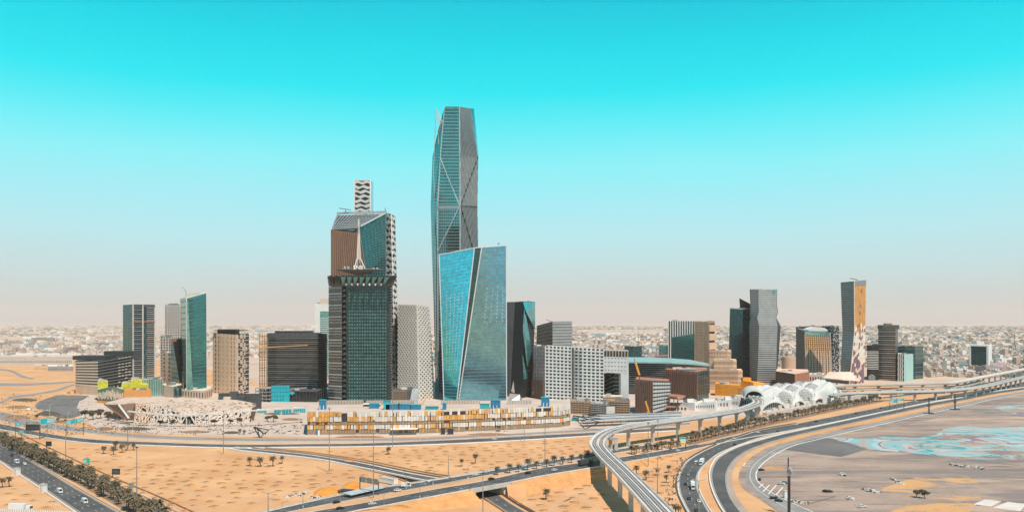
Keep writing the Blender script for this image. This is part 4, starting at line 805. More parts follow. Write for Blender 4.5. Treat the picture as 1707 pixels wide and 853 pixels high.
k = MB(); k.tube(P(831, 410, 1125), P(831, 405.5, 1125), .4); k.bar(P(829, 405.5, 1125), P(833, 406, 1125), .6, .6); k.build('davit', 'steel_dark', T.root)
# ---- faceted dark tower
T = Tower('faceted_tower', 'dark faceted tower with a teal triangulated right face, right of the blue glass one', [[(843, None, 1180), (850, None, 1172), (871, None, 1150), (888, None, 1185)], [(843, 503.5, 1180), (858.5, 503, 1172), (871.5, 502, 1150), (892, 502.5, 1185)]], ['charcoal', 'dark', 'glass_smoke'], back=40)
lattice(T.root, T.q(0), 4, 40, 1.2, .4, 'fin_grey'); q = T.q(2); bands(T.root, q, 50, .2, .4, 'steel_dark')
for tri in (((871.5, 503), (892, 503), (892, 549), (877, 520)), ((871.5, 549), (874, 510), (887, 585), (879, 612)), ((871, 590), (879, 630), (873, 632))):
    k = MB(); a = [P(x, y, 1148 if x < 880 else 1168 if x < 889 else 1184)+(0, -1.2, 0) for x, y in tri]; k.poly(a[::-1]); k.poly([x+(0, 1, 0) for x in a]); k.build('glass_facet', 'glass_blue_pale', T.root)
sh = thing('folded_pavilion', 'small folded grey metal pavilion at the foot of the faceted tower', 'pavilion', B(855, 1090))
k = MB(); k.poly([P(845, 672, 1085), P(866, 673, 1085), P(866.5, 657, 1095)]); k.poly([P(845, 672, 1085), P(866.5, 657, 1095), P(850, 655, 1085)]); k.poly([P(852, 652, 1085), P(856, 634, 1086), P(858, 655, 1090)]); k.poly([P(866, 673, 1085), P(872, 668, 1100), P(866.5, 657, 1095)]); k.build('folded_shell', 'silver', sh)
T = Tower('grey_block', 'grey louvred block with a slanted left facet behind the white gridded hotel', [[(893, None, 1350), (921, None, 1320), (954, None, 1350)], [(895, 542.5, 1350), (921, 535.5, 1320), (953.5, 535.3, 1350)]], ['glass_smoke', 'grey'], back=50)
bands(T.root, T.q(0), 18, .15, .4, 'grey'); bands(T.root, T.q(1), 22, .45, .5, 'silver'); k = MB(); k.bar(P(911, 533, 1340), P(920, 536, 1340), .8, .8); k.build('davit', 'steel_dark', T.root)
# ---- white gridded hotel
T = Tower('white_hotel', 'long white hotel with a deep grid of square windows and a projecting right wing', [[(909, None, 1125), (953, None, 1106), (957.5, None, 1110), (971.5, None, 1098), (1007, None, 1085)], [(909, 576, 1125), (953, 579, 1106), (957.5, 579, 1110), (971.5, 580, 1098), (1006.7, 582, 1085)]], ['dark', 'charcoal', 'dark', 'dark'], back=34, roof='concrete')
for j, n in ((0, 7), (2, 2), (3, 5)):
    q = T.q(j)
    for r in range(16):
        v0, v1 = r/16, (r+1)/16
        k = MB(); k.cell(q, 0, 1, v0, v0+.026, -.1, 1.25); k.build('floor_band', 'white', T.root)
    for i in range(n+1):
        k = MB(); c = i/n; k.cell(q, max(0, c-.12/n), min(1, c+.22/n), 0, 1, -.1, 1.0); k.build('pier_strip', 'white', T.root)
    bands(T.root, q, 16, .22, .85, 'white', name='spandrel', v=(-.012, .988))
hw = thing('hotel_wing', 'projecting bridge wing of the white hotel on one tall white leg', 'building', B(1025, 1080))
a = [B(1006.7, 1085), B(1034.5, 1072), B(1048, 1068)]; zt, zb, zo = P(1006.7, 594, 1085)[2], P(1006, 621, 1080)[2], P(1006.7, 583, 1085)[2]
bk = np.array((0, 22, 0)); up = lambda p, z: p+np.array((0, 0, z))
k = MB(); e = B(1045, 1068.8); k.hexa([up(a[0], zb), up(e, zb), up(e+bk, zb), up(a[0]+bk, zb), up(a[0], zt), up(e, zt), up(e+bk, zt), up(a[0]+bk, zt)]); k.build('wall', 'dark', hw)
q = (up(a[0], zb), up(e, zb), up(e, zt), up(a[0], zt))
for r in range(5): k = MB(); k.cell(q, 0, 1, max(0, r/4-.06), min(1, r/4+.09), -.1, 1.25); k.build('floor_band', 'white', hw)
for i in range(8): k = MB(); k.cell(q, max(0, i/7-.025), min(1, i/7+.05), 0, 1, -.1, 1.2); k.build('pier_strip', 'white', hw)
windows(hw, q, 7, 4, .95, .3, 'offwhite', d=.9, name='spandrel')
k = MB(); b0, b1 = B(1035, 1071.5), B(1048, 1067); k.hexa([b0, b1, b1+bk, b0+bk, up(b0, zb-.01), up(b1, zb-.01), up(b1+bk, zb-.01), up(b0+bk, zb-.01)]); k.hexa([up(e+(.01, 0, 0), zb), up(b1, zb), up(b1+bk, zb), up(e+bk+(.01, 0, 0), zb), up(e+(.01, 0, 0), zt), up(b1, zt), up(b1+bk, zt), up(e+bk+(.01, 0, 0), zt)]); k.build('leg_wall', 'white', hw)
k = MB(); k.hexa([up(a[0], zo-1.2), up(a[2], zo-1.2), up(a[2]+bk, zo-1.2), up(a[0]+bk, zo-1.2), up(a[0], zo), up(a[2], zo), up(a[2]+bk, zo), up(a[0]+bk, zo)]); k.build('roof_slab', 'concrete', hw)
k = MB(); k.hexa([up(a[0]+(0, 3, 0), zt), up(a[2]+(-1, 3, 0), zt), up(a[2]+bk, zt), up(a[0]+bk, zt)]+[up(x, zo-1.2) for x in (a[0]+(0, 3, 0), a[2]+(-1, 3, 0), a[2]+bk, a[0]+bk)]); k.build('open_floor', 'brown', hw)
for i in range(9): k = MB(); p = a[0]*(1-i/8)+(a[2]-(1, 0, 0))*i/8; k.box((p[0], p[1]+.6, zt), (.8, .8, zo-1.2-zt)); k.build('column', 'concrete', hw)
T = Tower('glazed_annex', 'dark glazed block with slanting white bands seen through the hotel opening', [[(1007, None, 1112), (1024, None, 1100), (1036, None, 1098)], [(1007, 622, 1112), (1024, 620, 1100), (1036, 620, 1098)]], ['glass_dark'], back=10)
k = MB()
for i in range(7): k.strip(T.q(0), [(0, i/7), (1, min(1, i/7+.13))], .8, 0, .6)
k.build('slanting_band', 'silver_pale', T.root, 'stuff'); bands(T.root, T.q(1), 8, .13, .5, 'white')
T = Tower('scaffolded_wall', 'pinkish unfinished end wall wrapped in scaffold left of the white hotel', [[(889, None, 1160), (908.5, None, 1127)], [(889, 576.5, 1160), (908.5, 576, 1127)]], ['pink_wall'], back=30, roof='concrete')
k = MB(); q = T.q(0)
for i in range(15): k.strip(q, [(0, i/15), (1, i/15+.01)], .45, .9, 1.3)
for i in range(5): k.strip(q, [(i/4.0, 0), (i/4.0, 1)], .4, 1.35, 1.7)
k.build('scaffold_frame', 'brown', T.root, 'stuff')
k = MB(); q = sub(q, 0, 1, .0, .36)
for i in range(12): k.strip(q, [(0, i/12), (1, i/12)], 1.4, 1.9, 2.6)
for i in range(12): k.strip(q, [(i/11., 0), (i/11., 1)], .6, 2.65, 3.)
k.build('brick_scaffold', 'brown', T.root, 'stuff')
# ---- dark office with teal roof
T = Tower('curved_roof_office', 'long dark louvred office under a pale teal curved roof', [[(1047, None, 1215), (1110, None, 1195), (1183, None, 1230)], [(1047, 603, 1215), (1110, 604, 1195), (1183, 610, 1230)]], ['glass_dark', 'glass_smoke'], back=70)
bands(T.root, T.q(0), 15, .3, .7, 'grey', v=(.05, .95), ms=['grey', 'fin_grey']); bands(T.root, T.q(1), 15, .3, .7, 'grey', v=(.05, .95)); k = MB()
fr_, bk_ = [P(1047, 602.5, 1208), P(1080, 603, 1196), P(1120, 603.5, 1190), P(1150, 605, 1200), P(1182, 608, 1225)], [P(1048, 595, 1290), P(1080, 595.2, 1290), P(1120, 596.8, 1290), P(1150, 599, 1290), P(1180, 605, 1290)]
for i in range(4): k.poly((fr_[i], fr_[i+1], bk_[i+1], bk_[i])); k.poly((fr_[i]-(0, 0, 2), fr_[i+1]-(0, 0, 2), fr_[i+1], fr_[i]))
k.build('curved_roof', 'teal_roof', T.root)
# ---- maroon blocks
T = Tower('maroon_block', 'larger maroon ribbed block with a green glazed right face', [[(1110, None, 1150), (1162.5, None, 1105), (1181, None, 1150)], [(1110, 615, 1150), (1162.5, 619.5, 1105), (1181, 615.5, 1150)]], ['maroon', 'glass_dteal'], back=50, roof='copper')
fins(T.root, T.q(0), 16, .35, .9, 'brown', each=True, name='rib'); grid(T.root, T.q(1), 5, 9, .1, .12, .4, 'steel_dark'); k = MB(); k.box((B(1145, 1150)[0], 1152, T.R[1][1][2]+.2), (26, 12, 1.5)); k.build('skylight', 'silver', T.root)
T = Tower('maroon_block', 'smaller maroon ribbed block with white banded right face behind the mobile crane', [[(1059.5, None, 965), (1088.5, None, 948), (1116, None, 1000)], [(1059, 631.5, 965), (1088.5, 634, 948), (1117, 635, 1000)]], ['maroon', 'dark'], back=40, roof='copper')
fins(T.root, T.q(0), 9, .4, .7, 'brown', each=True, name='rib'); bands(T.root, T.q(1), 8, .55, .6, 'silver_pale', v=(.05, .97)); windows(T.root, T.q(1), 7, 8, .2, .3, 'charcoal', d=.7, v=(.05, .97))
for pts, lab in ((((1096, 677), (1125, 677), (1137, 671), (1110, 670)), 'lower copper coloured slanting canopy beside the smaller maroon block'), (((1128, 662), (1133, 665), (1143, 659), (1129, 656.5)), 'small copper canopy fold between the two maroon blocks'), (((1114, 658), (1127, 660), (1130, 657), (1116, 655.5)), 'upper copper canopy slab at the corner of the smaller maroon block')):
    r = thing('slanting_canopy', lab, 'canopy', G(pts[0][0], 690)); z = 7; a = [P(x, y, 985+i//2*25) for i, (x, y) in enumerate(pts)]; k = MB(); k.hexa([x-(0, 0, 1.5) for x in a]+a); k.build('roof', 'copper', r)
    for i in (0, 1): k = MB(); k.box((a[i][0]+(2 if i == 0 else -2), a[i][1]+3, 0), (.8, .8, a[i][2]-1.5)); k.build('post', 'steel_dark', r)
T = Tower('low_shops', 'low pale shopfront row under the copper canopies', [[(1090, None, 1000), (1145, None, 990)], [(1090, 677, 1000), (1145, 677, 990)]], ['concrete_pale'], back=25, roof='concrete'); windows(T.root, T.q(0), 10, 1, .5, .6, 'dark')
# ---- striped pair and stepped beige
T = Tower('striped_tower', 'tower of white vertical fins rising behind the curved roof office', [[(1114, None, 1520), (1158, None, 1500)], [(1114, 535, 1520), (1158, 535, 1500)]], ['glass_smoke'], back=40); fins(T.root, T.q(0), 11, .4, 1.2, 'white', each=True)
T = Tower('teal_wedge', 'low teal glass wedge with a rising roofline in front of the striped tower', [[(1120, None, 1480), (1158, None, 1465)], [(1120, 562, 1480), (1158, 556, 1465)]], ['glass_teal'], back=14); bands(T.root, T.q(0), 20, .15, .5, 'dark')
T = Tower('beige_grid_tower', 'beige tower with narrow vertical windows and notched right side', [[(1158, None, 1400), (1182, None, 1375), (1191, None, 1400)], [(1158, 535, 1400), (1182, 535, 1375), (1191.5, 535, 1400)]], ['brown', 'charcoal'], back=30, roof='beige_pale')
q = T.q(0); bands(T.root, q, 22, .22, .6, 'beige'); fins(T.root, q, 11, .55, .65, 'beige'); q = T.q(1); k = MB()
for v in (.56, .70, .84): k.cell(q, -.05, 1.15, v, v+.09, -.1, 2.5)
k.build('projecting_bay', 'beige', T.root); bands(T.root, q, 22, .3, .5, 'beige')
for lab, e, n, m, w in (('uppermost beige terrace block right of the beige tower', [(1182, 583, 1360), (1213, 583, 1345), (1219, 584, 1365)], 12, 2, 7), ('middle beige terrace block stepping out below the uppermost', [(1190, 599, 1330), (1222, 599, 1315), (1228, 600, 1335)], 15, 2, 9), ('lowest and widest beige terrace block with a double window row', [(1178, 616, 1300), (1230, 615.5, 1280), (1238, 617, 1300)], 26, 3, 12)):
    T = Tower('terrace_block', lab, [[(x, None, Y) for x, y, Y in e], [(x, y, Y) for x, y, Y in e]], ['beige'], back=40, roof='beige_pale'); zt = e[0][1]
    h = T.R[1][0][2]; vv = max(.0, 1-w/h*2.0)
    windows(T.root, T.q(0), n, m, .4, .6, 'brown', v=(vv, .97)); windows(T.root, T.q(1), 4, m, .4, .6, 'brown', v=(vv, .97))
    bands(T.root, T.q(0), 2, .3, .3, 'beige_pale', v=(0, vv) if vv > .2 else (0, .3)); fins(T.root, T.q(0), 30, .5, .5, 'beige_pale', v=(.05, max(.1, vv-.12)))
# ---- teal tower with spike, folded grey tower
T = Tower('teal_curved_tower', 'dark teal tower with a pointed roof sail, left of the folded grey one', [[(1214, None, 1490), (1238, None, 1465), (1251, None, 1480)], [(1217, 513.5, 1490), (1238.5, 515, 1465), (1251, 514, 1480)]], ['glass_dteal', 'glass_teal'], back=40)
bands(T.root, T.q(0), 36, .1, .35, 'dark', each=False); fins(T.root, T.q(0), 8, .1, .3, 'dark'); grid(T.root, T.q(1), 5, 36, .15, .2, .4, 'dark'); edges(T.root, [(T.R[1][0], T.R[1][1]), (T.R[1][1], T.R[1][2])], 1.6, 'silver_pale')
k = MB(); a = [P(1233, 497, 1482), P(1250.5, 506, 1482), P(1250.5, 514, 1482), P(1234, 513, 1482)]; k.hexa([x+(0, 3, 0) for x in a[::-1]]+[x for x in a[::-1]]); k.build('roof_sail', 'glass_dark', T.root)
zz = [(None, 1250.5, 1261.5, 1293, 1294.5), (586, 1249.5, 1264, 1294.5, 1298.5), (543, 1249, 1265, 1296, 1301.5), (529, 1251, 1261.8, 1293, 1294), (519.5, 1250, 1264.6, 1296, 1297), (507, 1251.5, 1264, 1294, 1295), (482, 1250.4, 1264, 1294.6, 1295.5)]
T = Tower('folded_tower', 'tall grey tower folded in and out like a concertina, with horizontal bands', [[(x, r[0], Y) for x, Y in zip(r[1:], (1440, 1400, 1400, 1435))] for r in zz], ['steel_dark', 'grey', 'dark'], back=40)
for l, n in ((0, 15), (1, 15), (2, 4), (3, 3), (4, 4), (5, 8)):
    bands(T.root, T.q(0, l, l+1), n, .3, .5, 'fin_grey', each=False); bands(T.root, T.q(1, l, l+1), n, .6 if l < 2 else .8, .7, 'silver')
    edges(T.root, [(T.R[l][j], T.R[l+1][j]) for j in (0, 1, 2)], 1.1, 'dark')
k = MB(); k.cell(T.q(1, 0, 1), .02, .98, 0, 1, -.3, .1); k.build('recess_glass', 'dark', T.root); q = quad([(1289, 487, 1398), (1293.5, 487, 1398), (1293.5, 482.8, 1398), (1289, 482.8, 1398)]); k = MB(); k.cell(q, 0, 1, 0, 1, 0, .6); k.build('logo_sign', 'green_sign', T.root)
# ---- beige drum, low wedges, tent
k = MB(); c = B(1314.5, 1520); k.tube(c, c+(0, 0, P(0, 594, 1520)[2]), 12.5, n=32); r = thing('beige_drum', 'round beige drum building right of the folded grey tower', 'building', c); k.build('wall', 'beige', r); k = MB(); k.tube(c+(0, 0, 6), c+(0, 0, 9), 14.5, n=32); k.tube(c, c+(0, 0, 2), 15.5, n=32); k.build('ring_ledge', 'concrete_pale', r)
T = Tower('dark_wedge', 'low dark wedge shaped hall behind the white station roof', [[(1293, None, 1330), (1325, None, 1300), (1349, None, 1330)], [(1293, 618, 1330), (1325, 623, 1300), (1349, 619, 1330)]], ['dark', 'copper'], back=60, roof='pinkish')
T = Tower('white_hall', 'low white base with square windows below the gold latticed tower', [[(1349, None, 1350), (1375, None, 1340)], [(1349, 623.5, 1350), (1375, 624, 1340)]], ['offwhite'], back=40, roof='offwhite'); windows(T.root, T.q(0), 6, 1, .5, .4, 'dark', v=(.3, 1))
tn = thing('tent_pavilion', 'faceted beige tent roof pavilion at the foot of the orange twisted tower', 'pavilion', B(1405, 1250)); k = MB(); a = [P(1372, 629, 1250), P(1405, 632, 1235), P(1434, 634, 1260), P(1418, 619, 1310), P(1382, 619.5, 1310), P(1400, 621, 1280)]
for i, j in ((0, 1), (1, 2), (2, 3), (3, 4), (4, 0)): k.poly((a[i], a[j], a[5])); k.poly((a[i]-(0, 0, 1.2), a[j]-(0, 0, 1.2), a[j], a[i]))
k.build('roof', 'beige_pale', tn)
for x, y in ((1380, 1255), (1393, 1245), (1408, 1245), (1424, 1262)): k = MB(); k.bar(B(x, y), P(x+3, 630, y+4), 1.5, 1.5, up=(0, 1, 0)); k.build('strut', 'brown', tn)
# ---- gold lattice tower and neighbour
T = Tower('gold_lattice_tower', 'gold latticed tower with a dark left side and rounded white cap', [[(1328, None, 1560), (1341.5, None, 1530), (1386.5, None, 1550)], [(1328, 547, 1560), (1341.5, 552, 1530), (1383.5, 554, 1550)]], ['dark', 'glass_green'], back=40)
q = T.q(1); bands(T.root, q, 22, .3, .8, 'ochre', v=(0, .9)); k = MB()
for i in range(13): k.strip(q, [(i/12, .0), (min(1, i/12+.02), .45), (max(0, i/12-.015), .93)], 1.5, -.1, .9)
k.build('lattice_mullion', 'pinkish', T.root, 'stuff'); k = MB()
for i in range(9): k.strip(q, [((i+.5)/9, 0), ((i+.5)/9, .6)], .8, .95, 1.2)
k.build('white_fin', 'white', T.root, 'stuff'); k = MB(); k.cell(q, 0, 1, .93, 1, -.1, .3); k.build('top_glass', 'glass_mint', T.root); k = MB(); c = P(1362, 547, 1550)
n = 16
for i in range(n):
    t0, t1 = math.pi*i/n, math.pi*(i+1)/n; f = lambda t, y: np.array((c[0]-18*math.cos(t), y, P(0, 551.5, 1550)[2]+7.5*math.sin(t))); k.poly((f(t0, 1545), f(t0, 1575), f(t1, 1575), f(t1, 1545)), 0 if i < 11 else 1); k.poly((f(t0, 1545), f(t1, 1545), np.array((c[0], 1545, P(0, 551.5, 1550)[2]))), 0)
k.build('roof_cap', ['white', 'cyan'], T.root); edges(T.root, [(T.R[0][2], T.R[1][2])], 2.2, 'silver')
T = Tower('perforated_office', 'dark tower speckled with white panels behind the gold latticed tower', [[(1370, None, 1620), (1388, None, 1600), (1399, None, 1610)], [(1370, 543, 1620), (1388, 543.5, 1600), (1399, 543, 1610)]], ['dark', 'dark'], back=30)
windows(T.root, T.q(0), 9, 34, .5, .6, 'white', prob=.5, jitter=.5, d=.4, name='panel'); windows(T.root, T.q(1), 6, 34, .5, .6, 'white', prob=.5, jitter=.5, d=.4, name='panel')
T = Tower('dark_slab', 'thin dark slab tower at the left shoulder of the gold latticed tower', [[(1327, None, 1600), (1372, None, 1600)], [(1327, 544.5, 1600), (1372, 543.5, 1600)]], ['dark'], back=20); bands(T.root, T.q(0), 30, .2, .3, 'steel_dark')
# ---- twisted orange tower
yy = [(None, 1400, 1416, 1439.5), (553, 1404.5, 1424.5, 1442), (466.5, 1401.5, 1424, 1443)]
T = Tower('twisted_tower', 'slender waisted tower with dark glass left and orange to lilac panels right', [[(x, None if r[0] is None else (r[0]+4 if j == 0 and r[0] < 500 else r[0]+2 if j == 1 and r[0] < 500 else r[0]), Y) for j, (x, Y) in enumerate(zip(r[1:], (1440, 1400, 1430)))] for r in yy], ['glass_slate', 'beige'], back=36)
for l, n in ((0, 22), (1, 22)): bands(T.root, T.q(0, l, l+1), n, .25, .5, 'dark', each=False)
k2 = {m: MB() for m in ('ochre_tan', 'orange_panel', 'ochre_white', 'purple', 'brown', 'dark', 'beige_pale')}
for l in (0, 1):
    q = T.q(1, l, l+1); rows = 15
    for i in range(9):
        for j in range(rows):
            h = (j/rows+l)/2+random.uniform(-.05, .05)
            if l == 1 and j > rows-3: m = 'dark' if 0 else 'purple' if 0 else 'steelp'
            m = ('purple' if random.random() < .75 else 'beige_pale') if h < .17 else (random.choice(['ochre_white', 'ochre_white', 'beige_pale', 'purple']) if h < .52 else random.choice(['orange_panel', 'orange_panel', 'orange_panel', 'orange_panel', 'ochre_tan', 'orange_panel']))
            o = .5*(i % 2); u0 = i/9; v0 = (j+o)/rows
            if v0+.9/rows > (1 if l == 0 else .95): continue
            if random.random() < .05: m = 'brown'
            k2[m].cell(q, u0+.004, u0+.107, v0, v0+.97/rows, 0, random.uniform(.4, .9))
for m, k in k2.items():
    if k.v: k.build('cladding_panel', m, T.root, 'stuff')
k = MB(); k.cell(T.q(1, 1, 2), 0, 1, .9, 1, -.1, .9); k.build('crown_panel', 'grey', T.root); edges(T.root, [(T.R[l][j], T.R[l+1][j]) for l in (0, 1) for j in (1, 2)], 1.2, 'beige_pale'); k = MB(); k.bar(P(1417, 463.5, 1440), P(1430, 466.5, 1440), 1, 1); k.build('davit', 'dark', T.root)
# ---- right cluster
T = Tower('banded_slab', 'grey banded tower with a brown rooftop box in the right hand cluster', [[(1464, None, 1500), (1493, None, 1480), (1497, None, 1510)], [(1464, 547, 1500), (1493, 547, 1480), (1497, 547, 1510)]], ['glass_dark', 'steel_dark'], back=40)
bands(T.root, T.q(0), 24, .36, .6, 'silver', ms=['silver', 'fin_grey']); boxes(T.root, [((B(1481, 1505)[0], 1505, T.R[1][0][2]-1), (30, 20, 7))], 'charcoal', 'penthouse'); boxes(T.root, [((B(1480, 1505)[0], 1505, T.R[1][0][2]+6), (12, 8, 3))], 'copper', 'roof_box')
T = Tower('white_banded_block', 'lower block with bold white bands left of the grey banded tower', [[(1445, None, 1500), (1464.5, None, 1490)], [(1445, 575, 1500), (1464.5, 575, 1490)]], ['glass_dark'], back=40); bands(T.root, T.q(0), 11, .4, .6, 'white', v=(.3, .84)); k = MB(); k.tube(P(1453.5, 629, 1489), P(1453.5, 629, 1487), 6, n=20); k.build('round_sign', 'grey', T.root)
T = Tower('mint_block', 'pale mint block with black and white striped left face', [[(1496, None, 1470), (1507, None, 1462), (1522.5, None, 1480)], [(1496, 589, 1470), (1507, 589.5, 1462), (1522.5, 590.5, 1480)]], ['dark', 'mint'], back=30, roof='silver_pale'); q = T.q(0)
for i in range(10): k = MB(); [k.cell(q, u+(.08 if i % 2 else 0), u+.13+(.08 if i % 2 else 0), i/10, (i+1)/10, -.1, .5) for u in (.05, .35, .65)]; k.build('panel_row', 'white', T.root)
T = Tower('dark_teal_block', 'dark teal glazed block with stepped floors at the right of the cluster', [[(1497, None, 1530), (1525, None, 1515), (1539, None, 1540)], [(1497, 577, 1530), (1525, 577.5, 1515), (1539, 577.5, 1540)]], ['glass_dteal'], back=40); bands(T.root, T.q(0), 7, .08, .9, 'fin_grey'); bands(T.root, T.q(1), 7, .08, .9, 'fin_grey'); fins(T.root, T.q(0), 9, .1, .3, 'dark')
T = Tower('framed_block', 'lone dark glass block in a thick white frame on the right plain', [[(1616.5, None, 1860), (1648, None, 1835), (1653.5, None, 1870)], [(1616.5, 574, 1860), (1648, 575, 1835), (1653.5, 575, 1870)]], ['glass_dteal', 'white'], back=25, roof='white')
q = T.q(0); k = MB(); k.cell(q, 0, .07, 0, 1, -.1, 2); k.cell(q, .90, 1, 0, 1, -.1, 2); k.cell(q, .07, .9, .94, 1, -.1, 2); k.cell(q, .07, .9, 0, .04, -.1, 2); k.build('white_frame', 'white', T.root); grid(T.root, q, 7, 10, .05, .05, .3, 'dark')
for e, m, lab in (([(1041, 576.5, 1900), (1056, 577, 1890), (1070, 576.5, 1900)], 'glass_dteal', 'small dark teal office standing behind the curved roof office'), ([(1098, 576, 1800), (1114, 576, 1800)], 'glass_teal', 'small teal glazed office left of the white finned tower')):
    T = Tower('small_office', lab, [[(x, None, Y) for x, y, Y in e], e], [m], back=30); fins(T.root, T.q(0), 5, .12, .5, 'steel_dark')
T = Tower('red_roof_hall', 'long low hall with a dark pink roof behind the curved roof office', [[(1080, None, 1560), (1158, None, 1530)], [(1080, 594, 1560), (1158, 592, 1530)]], ['concrete'], back=60, roof='pink_roof')
# ---- orange building
T = Tower('orange_building', 'bright orange angular building with slotted right side behind the white station', [[(1192, None, 1190), (1236, None, 1170)], [(1192, 638.5, 1190), (1236, 642.5, 1170)]], ['orange'], back=30, roof='orange'); bands(T.root, T.q(0), 5, .08, .25, 'ochre', v=(.1, .9)); windows(T.root, T.q(0), 1, 4, 1, .4, 'brown', u=(.86, 1), v=(.1, .75), each=True, name='slot')
T = Tower('orange_wing', 'smaller orange wing to the right of the orange building', [[(1233, None, 1215), (1262, None, 1200), (1276, None, 1215)], [(1236, 634, 1215), (1255, 636.5, 1200), (1276, 640, 1215)]], ['orange'], back=25, roof='orange'); windows(T.root, T.q(1), 4, 1, .4, .3, 'brown', v=(.3, .9), each=True); boxes(T.root, [((B(1247, 1212)[0], 1222, T.R[1][1][2]-3), (12, 10, 8))], 'orange', 'roof_box')
# ---- white low complex
for lab, e, nslot in (('leftmost block of the low white complex beside the viaduct', [(1137, 670.5, 1005), (1158, 671, 990), (1162, 670, 1010)], 0), ('slotted white block of the low complex beside the viaduct', [(1158, 673, 1000), (1193, 668.5, 985), (1197, 668, 1000)], 9), ('white block with tall dark openings in the low complex', [(1193, 668, 1015), (1216, 666, 1005), (1220, 665, 1020)], 4), ('grey ribbed white block of the low complex', [(1216, 664, 1030), (1232, 664, 1020), (1236, 663.5, 1035)], 6), ('rightmost white block of the low complex nearest the station', [(1231, 663, 1045), (1262, 664, 1030), (1268, 663.5, 1045)], 7)):
    T = Tower('white_block', lab, [[(x, None, Y) for x, y, Y in e], e], ['white'], back=32, roof='offwhite')
    if nslot: windows(T.root, T.q(0), nslot, 1, .4, .55, 'charcoal', v=(.2, .85), each=True, u=(.05, .95))
    c = sum(T.top)/len(T.top); boxes(T.root, [((c[0]+random.uniform(-4, 4), c[1], c[2]-1), (random.uniform(5, 9), 6, 4))], 'white', 'roof_box')
# ------------------------------------------------------------------ long car park with coloured panels
fl = crom([G(x, y) for x, y in ((512, 725), (600, 724.6), (700, 723.2), (760, 720.8), (850, 717), (900, 714.5), (935, 712.4), (951, 709.5))], 101); bkl = fl.copy(); bkl[:, :2] = fl[:, :2]*1.09; bkl[:, 0] = bkl[:, 0]*.995
gp = thing('car_park', 'long low curving car park clad in orange, white and brown panels', 'building', fl[50]*np.array((1, 1, 0)))
HG = 21.8; rows = [(.00, .05, 0), (.06, .24, 'low'), (.24, .43, 'pan'), (.43, .57, 'rec'), (.57, .79, 'pan'), (.775, 1.0, 'top')]
def vol(name, z0, z1, inset, m):
    k = MB(); a = fl.copy(); a[:, 1] += inset; a[:, 2] = z1; b = bkl.copy(); b[:, 2] = z1; sweep(k, b, a, 0, z1-z0); k.build(name, m, gp)
vol('plinth', 0, HG*.06, .5, 'concrete'); vol('wall', HG*.06, HG*.24, 1.2, 'brown'); vol('wall', HG*.24, HG*.43, .8, 'dark'); vol('wall', HG*.43, HG*.57, 1.3, 'brown'); vol('wall', HG*.57, HG*.93, .8, 'dark')
vol('roof', HG*.93, HG*.95, .8, 'paving')
rnd = random.Random(3)
def tone(px, r):
    o = .85 if px < 560 else .45 if px < 600 else .08 if px < 720 else .5 if px < 850 else .15 if px < 900 else .05
    if r == 1: o = .8 if px < 545 else .25 if px < 580 else .7 if px < 620 else .05 if px < 700 else .4 if px < 860 else .12
    if r == 0: o = .75 if px < 580 else .3 if px < 640 else .15 if px < 690 else .45 if px < 750 else .12 if px < 935 else .6
    x = rnd.random()
    return 'ochre' if x < o else 'pinkish' if x < o+.12 and px > 600 else 'ochre_white'
openings = ((569, 577, 2), (569, 577, 1), (738, 745, 2), (752, 759, 2), (766, 775, 2), (892, 898, 2), (904, 907, 2), (910, 914, 2))
for r, (a, b) in enumerate(((.245, .425), (.57, .775), (.78, 1.0))):
    for i in range(100):
        p, q = fl[i], fl[i+1]; px = 853.5+p[0]/p[1]*F
        if any(o0-2 < px < o1 and r == o2 for o0, o1, o2 in openings): continue
        j = rnd.uniform(-.01, .02); zz = rnd.uniform(.0, .5)
        k = MB(); d = q-p; s0, s1 = p+d*(.04 if rnd.random() < .8 else .28), q-d*.04; n_ = np.array((0, -1, 0))
        k.hexa([s0+n_*zz+(0, .9, 0), s0+n_*zz+(0, 0, 0), s1+n_*zz, s1+n_*zz+(0, .9, 0)][:0]+[np.array((v[0], v[1], h)) for h in (HG*(a+j), HG*b) for v in (s0-(0, zz, 0), s1-(0, zz, 0), s1+(0, .7, 0), s0+(0, .7, 0))]); k.build('panel', tone(px, r), gp)
k = MB()
for i in range(100):
    p, q = fl[i], fl[i+1]
    for a, b, o in ((.445, .565, .25), (.07, .235, .1)):
        if rnd.random() < .9: k.hexa([np.array((v[0], v[1]+dy, h)) for h in (HG*a, HG*b) for v, dy in ((p+(q-p)*.08, o), (q-(q-p)*.05, o), (q, o+.8), (p, o+.8))], 0 if rnd.random() < .75 else (1 if 850 > 853.5+p[0]/p[1]*F > 680 and a < .3 else 2))
k.build('recessed_panel', ['bronze', 'ochre', 'tan'], gp, 'stuff')
for a, b, w in ((615, 628, 4), (735, 742, 5), (746, 756, 4.5)):
    k = MB(); p, q = G(a, 723.5), G(b, 723.3); p = p*1.0; k.hexa([np.array((v[0], v[1]-o, h)) for h in (.3, w+1) for v, o in ((p, 1.6), (q, 1.6), (q, 0), (p, 0))]); k.build('entrance', 'dark', gp)
k = MB(); p, q = G(652, 724), G(697, 723); k.hexa([np.array((v[0], v[1]-o, h)) for h in (5.2, 6) for v, o in ((p, 6), (q, 6), (q, 0), (p, 0))]); k.build('entrance_canopy', 'white', gp)
